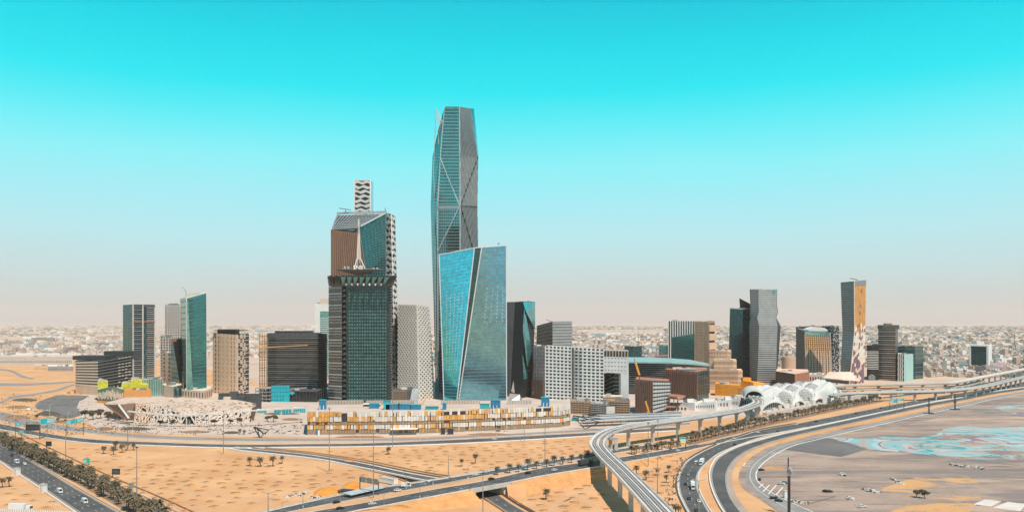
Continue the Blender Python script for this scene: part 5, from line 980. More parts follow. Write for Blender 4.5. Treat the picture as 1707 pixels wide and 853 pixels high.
for i, (x, y, w, h, m, lab) in enumerate(((538, 684, 6, 9, 'blue', 'leftmost blue box on the car park roof'), (624, 680, 9, 4.5, 'blue', 'small blue box on the car park roof above the white sheds'), (655, 689, 13, 5, 'blue', 'wide blue container on the car park roof beside the mast'), (645, 685, 6, 8, 'cyan', 'bright cyan box at the left end of the wide blue container'), (675, 688, 12, 5, 'blue', 'blue container right of the mast on the car park roof'), (693, 683, 10, 4.5, 'blue', 'blue container set back on the car park roof'), (741, 682, 3.4, 6, 'blue', 'narrow blue box in the middle of the car park roof'), (808, 682, 9, 5, 'cyan', 'cyan box left of the tall blue cube on the car park roof'), (826, 681, 9.5, 8.5, 'blue', 'tall blue cube on the car park roof below the faceted tower'), (909, 677, 8, 9, 'blue', 'rightmost blue box on the car park roof'), (720, 681.5, 12, 2.5, 'teal', 'flat teal awning at the back of the car park roof'))):
    zr = HG*.95; p = G(x, y, zr) if False else P(x, y, max(812, min(865, F*(CH-zr)/(y-HZ)))); Yd = p[1]; r = thing('roof_box', lab, 'container', (B(x, Yd)[0], Yd, zr), 'boxes on the car park roof')
    k = MB(); k.box((B(x, Yd)[0], Yd, zr), (w, 6, h)); k.build('body', m, r); k = MB(); k.box((B(x, Yd)[0], Yd, zr+h), (w+.6, 6.6, .4)); k.build('lid', 'teal' if m == 'cyan' else 'cyan', r)
    if h > 8: k = MB(); [k.box((B(x, Yd)[0]+o, Yd-3.2, zr), (.6, .5, h*.45)) for o in (-2, 1.5)]; k.build('pipe', 'white', r)
for x0, x1, y, m in ((540, 606, 680, 'bronze'), (610, 690, 680, 'tan'), (735, 800, 680, 'bronze'), (845, 886, 677.5, 'concrete_grey')):
    r = thing('roof_screen', 'slatted screen row along the back of the car park roof, %s' % {540: 'left part', 610: 'behind the containers', 735: 'middle part', 845: 'right part'}[x0], 'screen', (B(x0, 858)[0], 858, HG*.95)); a, b = B(x0, 858), B(x1, 862); zr = HG*.95
    k = MB(); k.hexa([np.array((v[0], v[1]+o, h)) for h in (zr, zr+4.2) for v, o in ((a, 0), (b, 0), (b, 1), (a, 1))]); k.build('wall', m, r); q = (a+(0, 0, zr), b+(0, 0, zr), b+(0, 0, zr+4.2), a+(0, 0, zr+4.2)); fins(r, q, int((x1-x0)/2.5), .45, .5, 'concrete_pale')
for x, w, lab in ((614, 9, 'left white roofed shed on the car park roof'), (627, 8, 'right white roofed shed on the car park roof')):
    r = thing('roof_shed', lab, 'shed', (B(x, 842)[0], 842, HG*.95)); k = MB(); k.box((B(x, 842)[0], 842, HG*.95), (w, 6, 2)); k.build('wall', 'dark', r); k = MB(); k.box((B(x, 842)[0], 842, HG*.95+2), (w+1.2, 8, .5)); k.build('roof', 'white', r)
# ------------------------------------------------------------------ white latticed pavilion
pv = thing('lattice_pavilion', 'sprawling pavilion with a faceted pale roof and white web lattice walls', 'building', G(300, 706))
Yf = 865; e = [P(x, y, Y+26) for x, y, Y in ((174, 672.5, 890), (198, 674, 868), (226.5, 670, 872), (252, 673.5, 865), (277, 671.5, 868), (302, 686, 850), (326, 683, 855), (350, 687.5, 850), (385, 683, 855), (419.5, 680, 862), (427, 675, 900))]
bk_ = [P(182, 669, 950), P(212, 661.5, 960), P(249, 661.4, 965), P(262, 663.5, 950), P(283, 661.4, 960), P(305.6, 664.6, 950), P(326, 662.5, 955), P(342, 665.5, 950), P(372, 665.5, 960), P(394, 666, 950), P(427, 672.5, 930)]
k = MB()
for i in range(10):
    m_ = (e[i]+e[i+1]+bk_[i]+bk_[i+1])/4+np.array((0, 0, 2.2 if i % 2 else -.6))
    for a, b in ((e[i], e[i+1]), (e[i+1], bk_[i+1]), (bk_[i+1], bk_[i]), (bk_[i], e[i])): k.poly((a, b, m_))
    k.poly((e[i]-(0, 0, 1), e[i+1]-(0, 0, 1), e[i+1], e[i]))
k.build('roof', 'roof_pale', pv)
k = MB(); rn = random.Random(5)
for i in range(10):                               # pierced openings in the roof, as small recess plates
    for _ in range(3 if i < 4 else 26):
        u, v = rn.uniform(.06, .94), rn.uniform(.03, .75 if i > 3 else .3); a = (e[i]*(1-u)+e[i+1]*u)*(1-v)+(bk_[i]*(1-u)+bk_[i+1]*u)*v
        m_ = (e[i]+e[i+1]+bk_[i]+bk_[i+1])/4+np.array((0, 0, 2.2 if i % 2 else -.6)); s = max(abs(2*u-1), abs(2*v-1)); zc = a[2]*1+ (m_[2]-(e[i][2]+e[i+1][2]+bk_[i][2]+bk_[i+1][2])/4)*(1-s)
        t = rn.uniform(0, 3.14); w, h = rn.uniform(1.0, 2.2), rn.uniform(.5, 1.0); c = np.array((a[0], a[1], zc+.12)); d = np.array((math.cos(t), math.sin(t)*1.8, 0)); f = np.array((-math.sin(t), math.cos(t)*1.8, 0)); k.poly((c-d*w-f*h, c+d*w-f*h*.3, c+d*w+f*h, c-d*w*.4+f*h))
k.build('roof_opening', 'brown', pv, 'stuff')
fe = [(226.5, 704), (252, 705), (277, 707), (302, 707), (326, 707), (350, 706), (385, 705), (419.5, 703)]
top = e[2:10]
for i in range(7):
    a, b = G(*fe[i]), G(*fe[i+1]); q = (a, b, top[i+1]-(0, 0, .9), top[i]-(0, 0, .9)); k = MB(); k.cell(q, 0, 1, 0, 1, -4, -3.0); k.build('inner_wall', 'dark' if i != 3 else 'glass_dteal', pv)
    if i == 3:
        web(pv, sub(q, 0, 1, .62, 1), 6, 2, .8, .5, 'web', i)
        k = MB(); k.strip(q, [(0, .05), (.35, .6), (.7, .6), (1, .08)], .8, .2, 1.2); k.build('portal_frame', 'web', pv); k = MB(); k.strip(q, [(.3, .02), (.3, .2), (.6, .2), (.6, .02)], .5, .2, .8); k.build('door_frame', 'white', pv)
    else:
        w_ = np.linalg.norm(b-a); web(pv, q, max(4, int(w_/3.4)), 5, .95, .5, 'web' if i else 'beige', i)
    for c0, c1 in (((.05, 0), (.5, .98)), ((.95, 0), (.5, .98))) if i % 2 else (((.0, .98), (.5, .0)),):
        k = MB(); k.strip(q, [c0, c1], .6, .6, 1.3); k.build('strut', 'web', pv)
for x0, y0, x1, y1 in ((198, 674, 215, 697), (174, 673, 212, 700)): k = MB(); k.bar(P(x0, y0, 866), P(x1, y1, 862), 1.3, 1.3, up=(0, 1, 0)); k.build('strut', 'white', pv) if x0 == 198 else k.build('strut', 'brown', pv)
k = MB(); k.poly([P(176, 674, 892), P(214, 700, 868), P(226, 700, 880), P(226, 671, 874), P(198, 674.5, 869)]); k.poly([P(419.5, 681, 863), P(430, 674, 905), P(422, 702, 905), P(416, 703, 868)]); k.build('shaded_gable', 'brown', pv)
fb = thing('footbridge', 'thin pale elevated walkway passing in front of the white latticed pavilion', 'footbridge', G(300, 712)); cl2 = crom([P(214, 684, 852), P(250, 688, 846), P(300, 690, 842), P(350, 688.5, 842), (P(427, 682.5, 846)), P(470, 680, 860), P(510, 678.5, 875)], 50)
k = MB(); sweep(k, offset(cl2, -1.8), offset(cl2, 1.8), 0, 1.1); k.build('deck', 'concrete_pale', fb)
for i in range(2, 50, 5): k = MB(); k.box((cl2[i][0], cl2[i][1], 0), (.8, .8, cl2[i][2]-1.05)); k.build('column', 'offwhite', fb)
# sculpture frames
for lab, pts in (('dark wire triangle sculpture on the plaza left of the car park', ((423, 711), (448, 716), (433, 729), (429, 713), (440, 722))), ('tangled dark beam sculpture beside the metro bend', ((955, 692), (1000, 703), (975, 715), (962, 700), (1004, 698)))):
    p = [P(x, y, 149800/(729-HZ) if y < 730 and x < 500 else 149800/(715-HZ)) for x, y in pts]; r = thing('frame_sculpture', lab, 'sculpture', p[2]*np.array((1, 1, 0)))
    for i, j in ((0, 1), (1, 2), (2, 0), (3, 2), (0, 4), (3, 4)): k = MB(); k.bar(p[i], p[j], .7, .7, up=(0, 1, 0)); k.build('beam', 'dark', r)
# ------------------------------------------------------------------ colourful pavilion with green slats
T = Tower('green_slat_hall', 'green slatted hall with a wavy roof line and orange plinth, left of the latticed pavilion', [[(163, None, 1090), (188, None, 1062), (206.5, None, 1075)], [(163, 649, 1090), (188, 643.5, 1062), (206.5, 649, 1075)]], ['green_wall'], back=40, roof='concrete')
rn = random.Random(8)
for j in (0, 1):
    q = T.q(j); k = MB()
    for i in range(26): a = i/26; v0 = rn.uniform(.25, .5); k.cell(q, a, a+.02, v0, v0+rn.uniform(.25, .45), 0, .7)
    k.build('slat', 'beige_pale', T.root, 'stuff'); k = MB(); k.cell(q, 0, 1, 0, .16, 0, .9); k.build('plinth', 'orange_soft', T.root)
for lab, e_, m in (('plain soft orange box hall beside the green slatted hall', [(207, 649.5, 1070), (252, 649.5, 1062)], 'orange_soft'), ('yellow box on the left roof of the green slatted hall', [(163, 635, 1110), (180, 635, 1105)], 'yellow'), ('larger yellow box behind the soft orange hall', [(218, 632.5, 1120), (237, 632.5, 1118)], 'yellow'), ('lower right yellow box behind the soft orange hall', [(233, 640, 1105), (247, 640, 1102)], 'yellow'), ('low yellow and green roof piece between the yellow boxes', [(203, 637.5, 1115), (219, 637.5, 1112)], 'yellow'), ('pale glass hall behind the yellow boxes', [(236, 632, 1180), (271, 631, 1175)], 'glass_mint')):
    T = Tower('yellow_box' if m == 'yellow' else 'orange_hall' if m == 'orange_soft' else 'glass_hall', lab, [[(x, None, Y) for x, y, Y in e_], e_], [m], back=18, roof=m if m != 'glass_mint' else 'concrete')
    if m == 'yellow': windows(T.root, T.q(0), 2, 1, .3, .05, 'dark', v=(.8, 1))
    if m == 'glass_mint': fins(T.root, T.q(0), 12, .1, .4, 'offwhite')
T = Tower('dark_shed', 'dark folded metal shed behind the right end of the latticed pavilion', [[(364, None, 1010), (436, None, 1005)], [(364, 656, 1010), (436, 657, 1005)]], ['charcoal'], back=12); boxes(T.root, [((B(371, 1004)[0], 1003, 0), (8, 6, 15)), ((B(390, 1000)[0], 1000, 0), (9, 6, 22)), ((B(403, 1000)[0], 999, 0), (8, 7, 17))], 'steel_dark', 'silo'); boxes(T.root, [((B(380, 998)[0], 996, 0), (8, 5, 16))], 'beige_pale', 'block')
# ------------------------------------------------------------------ low things between towers and car park
T = Tower('ribbed_shed', 'low brown shed with horizontal ribs right of the studded tower', [[(652, None, 1060), (678, None, 1050), (689, None, 1075)], [(655, 649, 1060), (678, 652, 1050), (689, 647, 1075)]], ['tan', 'charcoal'], back=25, roof='charcoal'); bands(T.root, T.q(0), 8, .35, .5, 'brown')
tn = thing('white_shell', 'white curved shell canopy standing between the brown shed and yellow hoist', 'canopy', B(694, 1040)); k = MB()
for i in range(8):
    t0, t1 = i/8, (i+1)/8; f = lambda t: (P(683+4*t, 672-24*t, 1045), P(691+7*t+6*(1-t)**2, 672-25*t, 1035)); a, b = f(t0); c, d = f(t1); k.poly((a, b, d, c)); k.poly((a+(0, 2, 0), c+(0, 2, 0), d+(0, 2, 0), b+(0, 2, 0)))
k.build('shell', 'white', tn)
cr_ = thing('hoist', 'yellow slanting hoist boom beside the white shell canopy', 'crane', B(708, 1040)); k = MB(); k.bar(P(704, 672, 1040), P(717, 654, 1040), 1, 1.4); k.build('boom', 'gold', cr_); k = MB(); k.box(B(703, 1040), (5, 4, 3)); k.build('cab', 'gold', cr_)
cr_ = thing('mobile_crane', 'mobile crane with long dark jib and orange sleeve in front of the smaller maroon block', 'crane', G(1083, 694)); Yc = 925
k = MB(); k.bar(P(1083, 690, Yc), P(1076, 668, Yc), 1.6, 1.8); k.build('boom_base', 'orange', cr_); k = MB(); k.bar(P(1076, 668, Yc), P(1066, 630, Yc), .7, .9); k.build('boom', 'dark', cr_)
for dx in (-.9, .9): k = MB(); k.bar(P(1066+dx, 625, Yc), P(1059+dx, 602, Yc), .7, 1.0); k.build('jib', 'orange', cr_)
k = MB(); k.bar(P(1066, 630, Yc), P(1057, 597, Yc), .5, .6); k.build('jib_tip', 'dark', cr_); k = MB(); k.box(G(1084, 694), (9, 3, 3)); k.build('chassis', 'ochre', cr_); k = MB(); k.box(G(1080, 694)+np.array((0, 0, 3)), (3, 2.6, 2.6)); k.build('cab', 'orange', cr_)
for x0, x1, yt, Yd, m, lab in ((950, 985, 668, 960, 'tan', 'leftmost unfinished tiered concrete block below the hotel'), (985, 1015, 672, 950, 'concrete_grey', 'middle unfinished tiered block with a grey canopy below the hotel'), (1015, 1050, 667, 960, 'tan', 'rightmost unfinished tiered block under the hotel leg'), (1005, 1040, 660, 1040, 'beige_pale', 'small pale kiosk block beneath the projecting hotel wing'), (905, 950, 668, 1000, 'beige_pale', 'low sandy construction slab at the foot of the white hotel')):
    T = Tower('tiered_block', lab, [[(x0, None, Yd), (x1, None, Yd-8)], [(x0, yt, Yd), (x1, yt+1, Yd-8)]], ['brown' if m == 'tan' else 'dark'], back=25, roof=m); bands(T.root, T.q(0), 6, .42, 1.2, m); fins(T.root, T.q(0), 7, .1, .6, 'concrete')
T = Tower('billboard_box', 'small pale pink billboard box below the hotel wing', [[(1011, None, 905), (1025, None, 905)], [(1011, 677, 905), (1025, 677, 905)]], ['offwhite'], back=3)
# ------------------------------------------------------------------ white station shell
stn = thing('metro_station', 'white undulating metro station shell with perforated lozenges and arched glass openings', 'building', G(1330, 680))
A0, A1 = B(1268, 985), B(1404, 1120); ax = nrm(A1-A0); dp = nrm(np.array((.12, 1, 0))); LEN = np.linalg.norm(A1-A0); DEP = 85
PA, PB = .125, .21
pods = [((i+.5*(j % 2))*2*PA+.03, .12+j*PB) for j in range(5) for i in range(-1, 5)]
def pod(u, w):
    best, bi = 0, None
    for c in pods:
        d = abs((u-c[0])/PA)**1.25+abs((w-c[1])/PB)**1.25
        if d < 1 and (1-d)**.62 > best: best, bi = (1-d)**.62, c
    return best, bi
def shell(u, w):
    lob = pod(u, w)[0]; zf = .2
    for a, b, h in ((.02, .27, 8.5), (.38, .51, 6), (.63, .77, 6), (.9, 1.2, 7)):
        if a < u < b: zf = .2+h*math.sin(math.pi*(u-a)/(b-a))**.6
    en = (1-max(0, (u-.86)/.14)**2*.4)*(1-max(0, (.08-u)/.08)**2*.2); s = min(1, w/.26)
    z = zf+(15*en-zf)*math.sin(s*math.pi/2)
    if w > .26: t = (w-.26)/.74; z = 15*en+6*math.sin(math.pi*min(1, t*1.05))*en-7*t**3
    z += (lob*8-1)*min(1, w*5)
    y = w*DEP-3*math.sin(min(1, w/.3)*math.pi)-9*(lob-.3)*min(1, w*5)*(1 if w < .3 else max(0, 1-(w-.3)*5))
    return A0+ax*(u*LEN)+dp*y+np.array((0, 0, max(.2, z)))
NU, NW = 200, 90; k = MB()
for i in range(NU+1):
    for j in range(NW+1): k.v.append(tuple(shell(i/NU, j/NW)))
for i in range(NU):
    for j in range(NW): a = i*(NW+1)+j; k.f.append((a, a+NW+1, a+NW+2, a+1)); k.m.append(0)
n0 = len(k.v)
for i in range(NU+1): p = shell(i/NU, 0); k.v += [tuple(p), tuple(p+dp*1.5-np.array((0, 0, 1.1)))]
for i in range(NU): a = n0+2*i; k.f.append((a, a+1, a+3, a+2)); k.m.append(0)
k.build('shell', 'station_white', stn, smooth=True)
k = MB()
for i in range(1, 62):                             # perforations inside the pods
    for j in range(1, 40):
        u, w = (i+.5*(j % 2))/62, j/40*.9+.03; lob, c0 = pod(u, w)
        if c0 and .32 < lob and (abs(u-c0[0])/PA+abs(w-c0[1])/PB) < .72 and pods.index(c0) % 3 != 1 and u < .98:
            c = shell(u, w); e1 = nrm(shell(u+.004, w)-c); e2 = nrm(shell(u, w+.004)-c); nn = np.cross(e1, e2); c = c+nn*.25; s = 1.12
            k.poly((c-e1*s, c-e2*s, c+e1*s, c+e2*s))
k.build('perforation', 'charcoal', stn, 'stuff')
for c0 in pods:                                     # eye shaped gaps where four pods meet
    u, w = c0[0]+PA, c0[1]
    if .05 < u < .95 and .1 < w < .8:
        k = MB(); c = shell(u, w)+np.array((0, -.5, .9)); k.poly((c-ax*3.2, c-dp*1.2-(0, 0, .5), c+ax*3.2, c+dp*1.4+(0, 0, .8))); k.build('eye_opening', 'dark', stn)
k = MB(); a, b = A0+dp*6+ax*4, A1+dp*6-ax*4; k.hexa([a, b, b+dp*2, a+dp*2]+[x+np.array((0, 0, 9.5)) for x in (a, b, b+dp*2, a+dp*2)]); k.build('glass_wall', 'glass_dteal', stn); fins(stn, (a, b, b+(0, 0, 9.5), a+(0, 0, 9.5)), 40, .12, .4, 'silver_pale', 'mullion'); bands(stn, (a, b, b+(0, 0, 9.5), a+(0, 0, 9.5)), 3, .08, .45, 'silver_pale', 'transom')
for t in (-.05, .33, .57):                    # white legs running to the ground
    c = A0+ax*LEN*(t+.02)+dp*1; k = MB()
    for s_ in (-1, 1): 
        p0 = c+np.array((0, 0, 7.5))+ax*s_*5; k.bar(c+ax*s_*1.2, c+np.array((0, 0, 4))+ax*s_*1.8, 2.2, 2.0, up=dp); k.bar(c+np.array((0, 0, 3.6))+ax*s_*1.8, p0+(0, 0, 3), 1.8, 2.2, up=dp)
    k.build('leg', 'station_white', stn)
# portal where the guideway enters
k = MB(); po = G(1257, 659.5, 17); pd = nrm(np.array((.25, 1, 0))); ps = np.array((pd[1], -pd[0], 0)); R0, R1, n = 11.5, 10.0, 14
for f0 in range(5):
    for i in range(n):
        t0, t1 = math.pi*i/n, math.pi*(i+1)/n; f = lambda t, R, d, fl_=1: po+pd*d+ps*R*1.0*math.cos(t)+np.array((0, 0, -4+R*.95*math.sin(t)**.8))
        d0, d1 = f0*12, f0*12+12; k.poly((f(t0, R0+f0*.2, d0), f(t0, R0+(f0+1)*.2, d1), f(t1, R0+(f0+1)*.2, d1), f(t1, R0+f0*.2, d0)))
        if f0 == 0: k.poly((f(t0, R1, 0), f(t0, R0, 0), f(t1, R0, 0), f(t1, R1, 0))); k.poly((f(t0, R1, 0), f(t1, R1, 0), f(t1, R1, 40), f(t0, R1, 40)))
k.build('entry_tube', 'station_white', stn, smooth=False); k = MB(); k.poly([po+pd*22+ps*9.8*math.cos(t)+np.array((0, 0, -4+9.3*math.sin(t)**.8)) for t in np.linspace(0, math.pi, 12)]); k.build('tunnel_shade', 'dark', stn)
lw = thing('forecourt_wall', 'low grey walls and kiosks along the forecourt of the white station', 'wall', G(1330, 695))
for x0, y0, x1, y1, h, w in ((1272, 697, 1400, 676, 2, 2), (1275, 692, 1400, 671, 3.2, 5), (1400, 676, 1470, 664, 2, 2), (1405, 668, 1450, 662, 5, 6)):
    a, b = G(x0, y0), G(x1, y1); k = MB(); k.bar(a+(0, 0, h/2), b+(0, 0, h/2), w, h); k.build('wall_run', 'concrete' if w > 3 else 'concrete_grey', lw)
for i in range(14): t = i/13; p = G(1280, 690)*(1-t)+G(1398, 670)*t; k = MB(); k.box(p, (4, 3, 4+2*(i % 3))); k.build('kiosk', 'concrete_pale', lw)
# ------------------------------------------------------------------ palms and trees
def palm_mesh(seed, h=7.0):
    r = random.Random(seed); k = MB(); p = np.zeros(3); lean = np.array((r.uniform(-.05, .05), r.uniform(-.05, .05), 1))
    for i in range(5): q = p+lean*h/5; k.tube(p, q, .36-.03*i, .33-.03*i, n=6, cap=i == 4); p = q
    t = k; c = MB(); top = p
    for i in range(26):
        a = i*2.399+r.uniform(-.2, .2); el = 1.1-1.6*(i/26)+r.uniform(-.1, .1); Ln = r.uniform(3.2, 4.3); d = np.array((math.cos(a), math.sin(a), 0)); s = np.array((-d[1], d[0], 0)); pt = top.copy(); e = el; w = .34
        for j in range(4):
            st = Ln/4; nx = pt+(d*math.cos(e)+np.array((0, 0, math.sin(e))))*st; w2 = (.52, .58, .42, .06)[j]; dr = np.array((0, 0, -.28*w2/.5))
            c.poly((pt, nx, nx+s*w2+dr, pt+s*w+dr*.6)); c.poly((pt, pt-s*w+dr*.6, nx-s*w2+dr, nx)); pt = nx; w = w2*.82; e -= .42+.1*j
    for i in range(10):
        a = i*.63; c.poly((top+(0, 0, -.2), top+np.array((math.cos(a)*.9, math.sin(a)*.9, -1.3)), top+np.array((math.cos(a+.5)*.7, math.sin(a+.5)*.7, -1.6))))
    return t, c
def proto(name, parts):
    r = bpy.data.objects.new(name, None)
    C.objects.link(r)
    for nm, k, m in parts: k.build(nm, m, r)
    return r
palms = []
for s_ in range(5):
    t, c = palm_mesh(s_, 5.4+s_*.35); palms.append(proto('palm_tree', [('trunk', t, 'trunk'), ('crown', c, 'frond')]))
used = set()
def place(protos, idx, loc, label, cat, group=None, rz=0, sc=1.):
    src = protos[idx]
    if (id(protos), idx) in used: o = copy_tree(src)
    else: o = src; used.add((id(protos), idx))
    o.location = tuple(float(x) for x in loc); o.rotation_euler[2] = rz; o.scale = (sc, sc, sc*1.0); o['label'] = label; o['category'] = cat
    if group: o['group'] = group
    return o
rn = random.Random(21)
def palm_row(pts, step, label, group, zf=zero, rows=(0,), sc=1., jit=1.0):
    c = crom([G(x, y, zf(x)) for x, y in pts], 300); s = np.r_[0, np.cumsum(np.linalg.norm(np.diff(c, axis=0), axis=1))]
    for rr in rows:
        for d in np.arange(rn.uniform(0, step), s[-1], step):
            p = np.array([np.interp(d+rn.uniform(-.15, .15)*step, s, offset(c, rr)[:, j]) for j in range(3)])+np.array((rn.uniform(-jit, jit), rn.uniform(-jit, jit), -.1))
            place(palms, rn.randrange(5), p, label, 'palm tree', group, rn.uniform(0, 6.28), sc*rn.uniform(.72, 1.22)) if rn.random() < .94 else None
palm_row([(-20, 726), (0, 735), (40, 754), (100, 782), (150, 806), (200, 833), (240, 856), (270, 872)], 7.0, 'date palm in the dense planted strip between the two lower left highway carriageways', 'palms in the lower left median', rows=(-2.5, 3.5), sc=1.08)
palm_row([(820, 792), (858, 787), (905, 779), (951, 772), (983, 766)], 8.6, 'date palm in the single row on the raised highway median left of the metro viaduct', 'palms left of the viaduct bend', zf=zg, sc=.92, jit=.5)
palm_row([(1052, 757.5), (1090, 752), (1130, 743.5)], 7, 'date palm in the highway median just right of the metro viaduct', 'palms right of the viaduct bend', zf=zg, rows=(-2, 3), sc=.9)
palm_row([(1130, 742.5), (1180, 729.5), (1230, 717.5), (1280, 705.5), (1330, 694.5), (1400, 680), (1465, 668)], 8.5, 'date palm in the long dense median row below the white station', 'palms below the white station', rows=(-7, 1), sc=.95)
for pts, w_ in (([(-20, 727), (0, 736), (40, 755), (100, 783), (150, 807), (200, 834), (240, 857)], 11), ([(1052, 757), (1090, 751.5), (1130, 743)], 9), ([(1130, 742), (1180, 730), (1230, 718), (1280, 706), (1330, 695), (1400, 680.5), (1465, 668)], 15)):
    c = crom([G(x, y, zg(x)) for x, y in pts], 60); k = MB(); sweep(k, offset(c, -w_/2), offset(c, w_/2), .08); k.build('planting_strip', 'bed_soil', kind='structure')
for x, y, s_, lab in ((172.5, 756, .9, 'leftmost of the six desert palms beside the frontage road'), (189, 758, 1, 'shorter leaning desert palm nearest the camera in the frontage road clump'), (193, 750, 1, 'desert palm at the back of the frontage road clump'), (203.6, 754, .95, 'middle desert palm of the frontage road clump'), (212, 751, .9, 'second desert palm from the right in the frontage road clump'), (223, 750, .8, 'rightmost desert palm of the frontage road clump'), (416.6, 776, .8, 'leftmost of four ragged palms standing on open sand'), (434, 777, 1.05, 'tallest of four ragged palms standing on open sand'), (455, 777, 1, 'third of four ragged palms standing on open sand'), (470.6, 772, .7, 'rightmost and smallest of four ragged palms on open sand'), (647, 757, .8, 'lone palm just below the frontage road in front of the car park'), (770, 777, .7, 'small bare palm left of the lamp mast on the central sand'), (792.5, 772, .9, 'bare palm right of the small one on the central sand'), (910, 832, .95, 'lone thin palm on the sand below the raised highway'), (1061, 792, .9, 'bushy palm close to the viaduct parapet on the right'), (1052, 795, .8, 'half hidden palm just behind the viaduct parapet'), (1077, 800, .95, 'palm standing right of the bushy one beside the viaduct'), (1111, 804, .7, 'bare palm of the pair in the sand triangle'), (1115, 788, .7, 'upper bare palm near the slip road in the sand triangle'), (1096, 792, .6, 'low palm at the foot of the lamp mast in the sand triangle'), (1126, 856, .8, 'left palm at the bottom edge in the sand triangle'), (1131, 857, .75, 'right palm at the bottom edge in the sand triangle'), (4, 812, .85, 'palm at the left frame edge beside another on lower left sand'), (15, 811, .85, 'right palm of the pair on the lower left sand'), (400, 724, .7, 'tiny palm left of its twin on the plaza'), (407.5, 724, .65, 'tiny right hand palm of the twin pair on the plaza')):
    place(palms, rn.randrange(5), G(x, y), lab, 'palm tree', None, rn.uniform(0, 6.28), s_)
def leafy(seed, rx, rz, zc, n=420, trunk=True, leafs=.55):
    r = random.Random(seed); k = MB()
    lobes = [(np.array((r.uniform(-.6, .6)*rx, r.uniform(-.6, .6)*rx, zc+r.uniform(-.4, .5)*rz)), r.uniform(.4, .65)) for _ in range(7)]
    for i in range(n):
        c, f = lobes[i % 7]; d = nrm(np.array((r.gauss(0, 1), r.gauss(0, 1), r.gauss(0, 1)))); p = c+d*np.array((rx*f, rx*f, rz*f))*r.uniform(.6, 1.05)
        a = nrm(np.array((r.gauss(0, 1), r.gauss(0, 1), r.gauss(0, .6)))); b = nrm(np.cross(a, d)); s = r.uniform(.6, 1.4)*leafs; k.poly((p-a*s, p-b*s*.6, p+a*s, p+b*s*.7))
    t = MB(); t.tube((0, 0, 0), (0, 0, zc), .3, .18); [t.tube((0, 0, zc*.6), c, .14, .05, n=4) for c, f in lobes[:4]]; return t, k
trees = []
for s_ in range(3): t, c = leafy(s_, 3.2, 2.2, 4.2); trees.append(proto('broadleaf_tree', [('trunk', t, 'trunk'), ('crown', c, 'leaf')]))
for x, y, s_, lab in ((267, 709, .9, 'small dark tree at the left foot of the latticed pavilion portal'), (277, 708, .7, 'low dark tree beside the small one left of the pavilion portal'), (289, 707, .8, 'dark tree immediately left of the green pavilion portal'), (313, 707, 1, 'dark tree immediately right of the green pavilion portal'), (358, 709, 1.05, 'wide dark tree in front of the right half of the latticed pavilion'), (384, 706, .8, 'round dark tree right of the wide one by the pavilion'), (399, 704, .9, 'dark tree near the right end of the latticed pavilion'), (456, 703, 1.3, 'tall dark tree on the plaza behind the wire sculpture'), (446, 702, 1, 'dark tree left of the tall one behind the wire sculpture'), (142, 697, 1.5, 'leftmost brown tree of the clump beside the parking area'), (155, 699, 1.6, 'second brown tree of the clump beside the parking area'), (168, 697, 1.6, 'middle brown tree of the clump left of the pavilion'), (180, 700, 1.5, 'brown tree in front of the clump left of the pavilion'), (192, 701, 1.5, 'brown tree below the pavilion gable'), (205, 702, 1.3, 'rightmost brown tree under the pavilion gable'), (110, 705, .7, 'small shrubby tree behind the cyan road sign'), (96, 702, .6, 'small shrubby tree near the parking lamp posts'), (985, 702, 1.6, 'tree in front of the tiered blocks below the hotel'), (995, 704, 1.2, 'smaller tree beside the one below the hotel'), (975, 700, 1., 'dark bush left of the tree below the hotel'), (60, 698, .8, 'low bush in the roundabout planting at left'), (150, 655, 1, 'dark tree beside the plain podium wall'), (163, 670, 1, 'dark tree below the green slatted hall')):
    place(trees, rn.randrange(3), G(x, y), lab, 'tree', None, rn.uniform(0, 6.28), s_)
# scrubby ground cover: nobody could count it
k = MB(); rr = random.Random(4)
def inpoly(x, y, pg):
    c = False
    for (x0, y0), (x1, y1) in zip(pg, pg[1:]+pg[:1]):
        if (y0 > y) != (y1 > y) and x < (x1-x0)*(y-y0)/(y1-y0)+x0: c = not c
    return c
for _ in range(750):
    z = rr.random()
    if z < .3: x, y = rr.uniform(0, 260), rr.uniform(690, 722)*1
    elif z < .6: x, y = rr.uniform(170, 500), rr.uniform(705, 724)
    elif z < .8: x, y = rr.uniform(1060, 1400), 752-(rr.random()*0+1)*(0)-.215*(0)+0; t = rr.random(); x = 1052+410*t; y = 757-94*t+rr.uniform(-4, 3)
    elif z < .9: x, y = rr.uniform(0, 150), rr.uniform(655, 690)
    else: t = rr.random(); x = 1118+30*t; y = 850-85*t+rr.uniform(-3, 3); x += rr.uniform(-14, -4)
    p = G(x, y)
    for _2 in range(4):
        q = p+np.array((rr.gauss(0, 1.5), rr.gauss(0, 1.5), 0)); s = rr.uniform(.3, .8); a = rr.uniform(0, 3.14); d = np.array((math.cos(a), math.sin(a), 0))*s; k.poly((q-d, q+d*.4, q+d+(0, 0, s*1.3), q-d*.6+(0, 0, s*1.1)))
o = tag(k.build('scrub', 'shrub'), 'low dry scrub scattered along verges, medians and plaza edges', 'scrub'); o['kind'] = 'stuff'
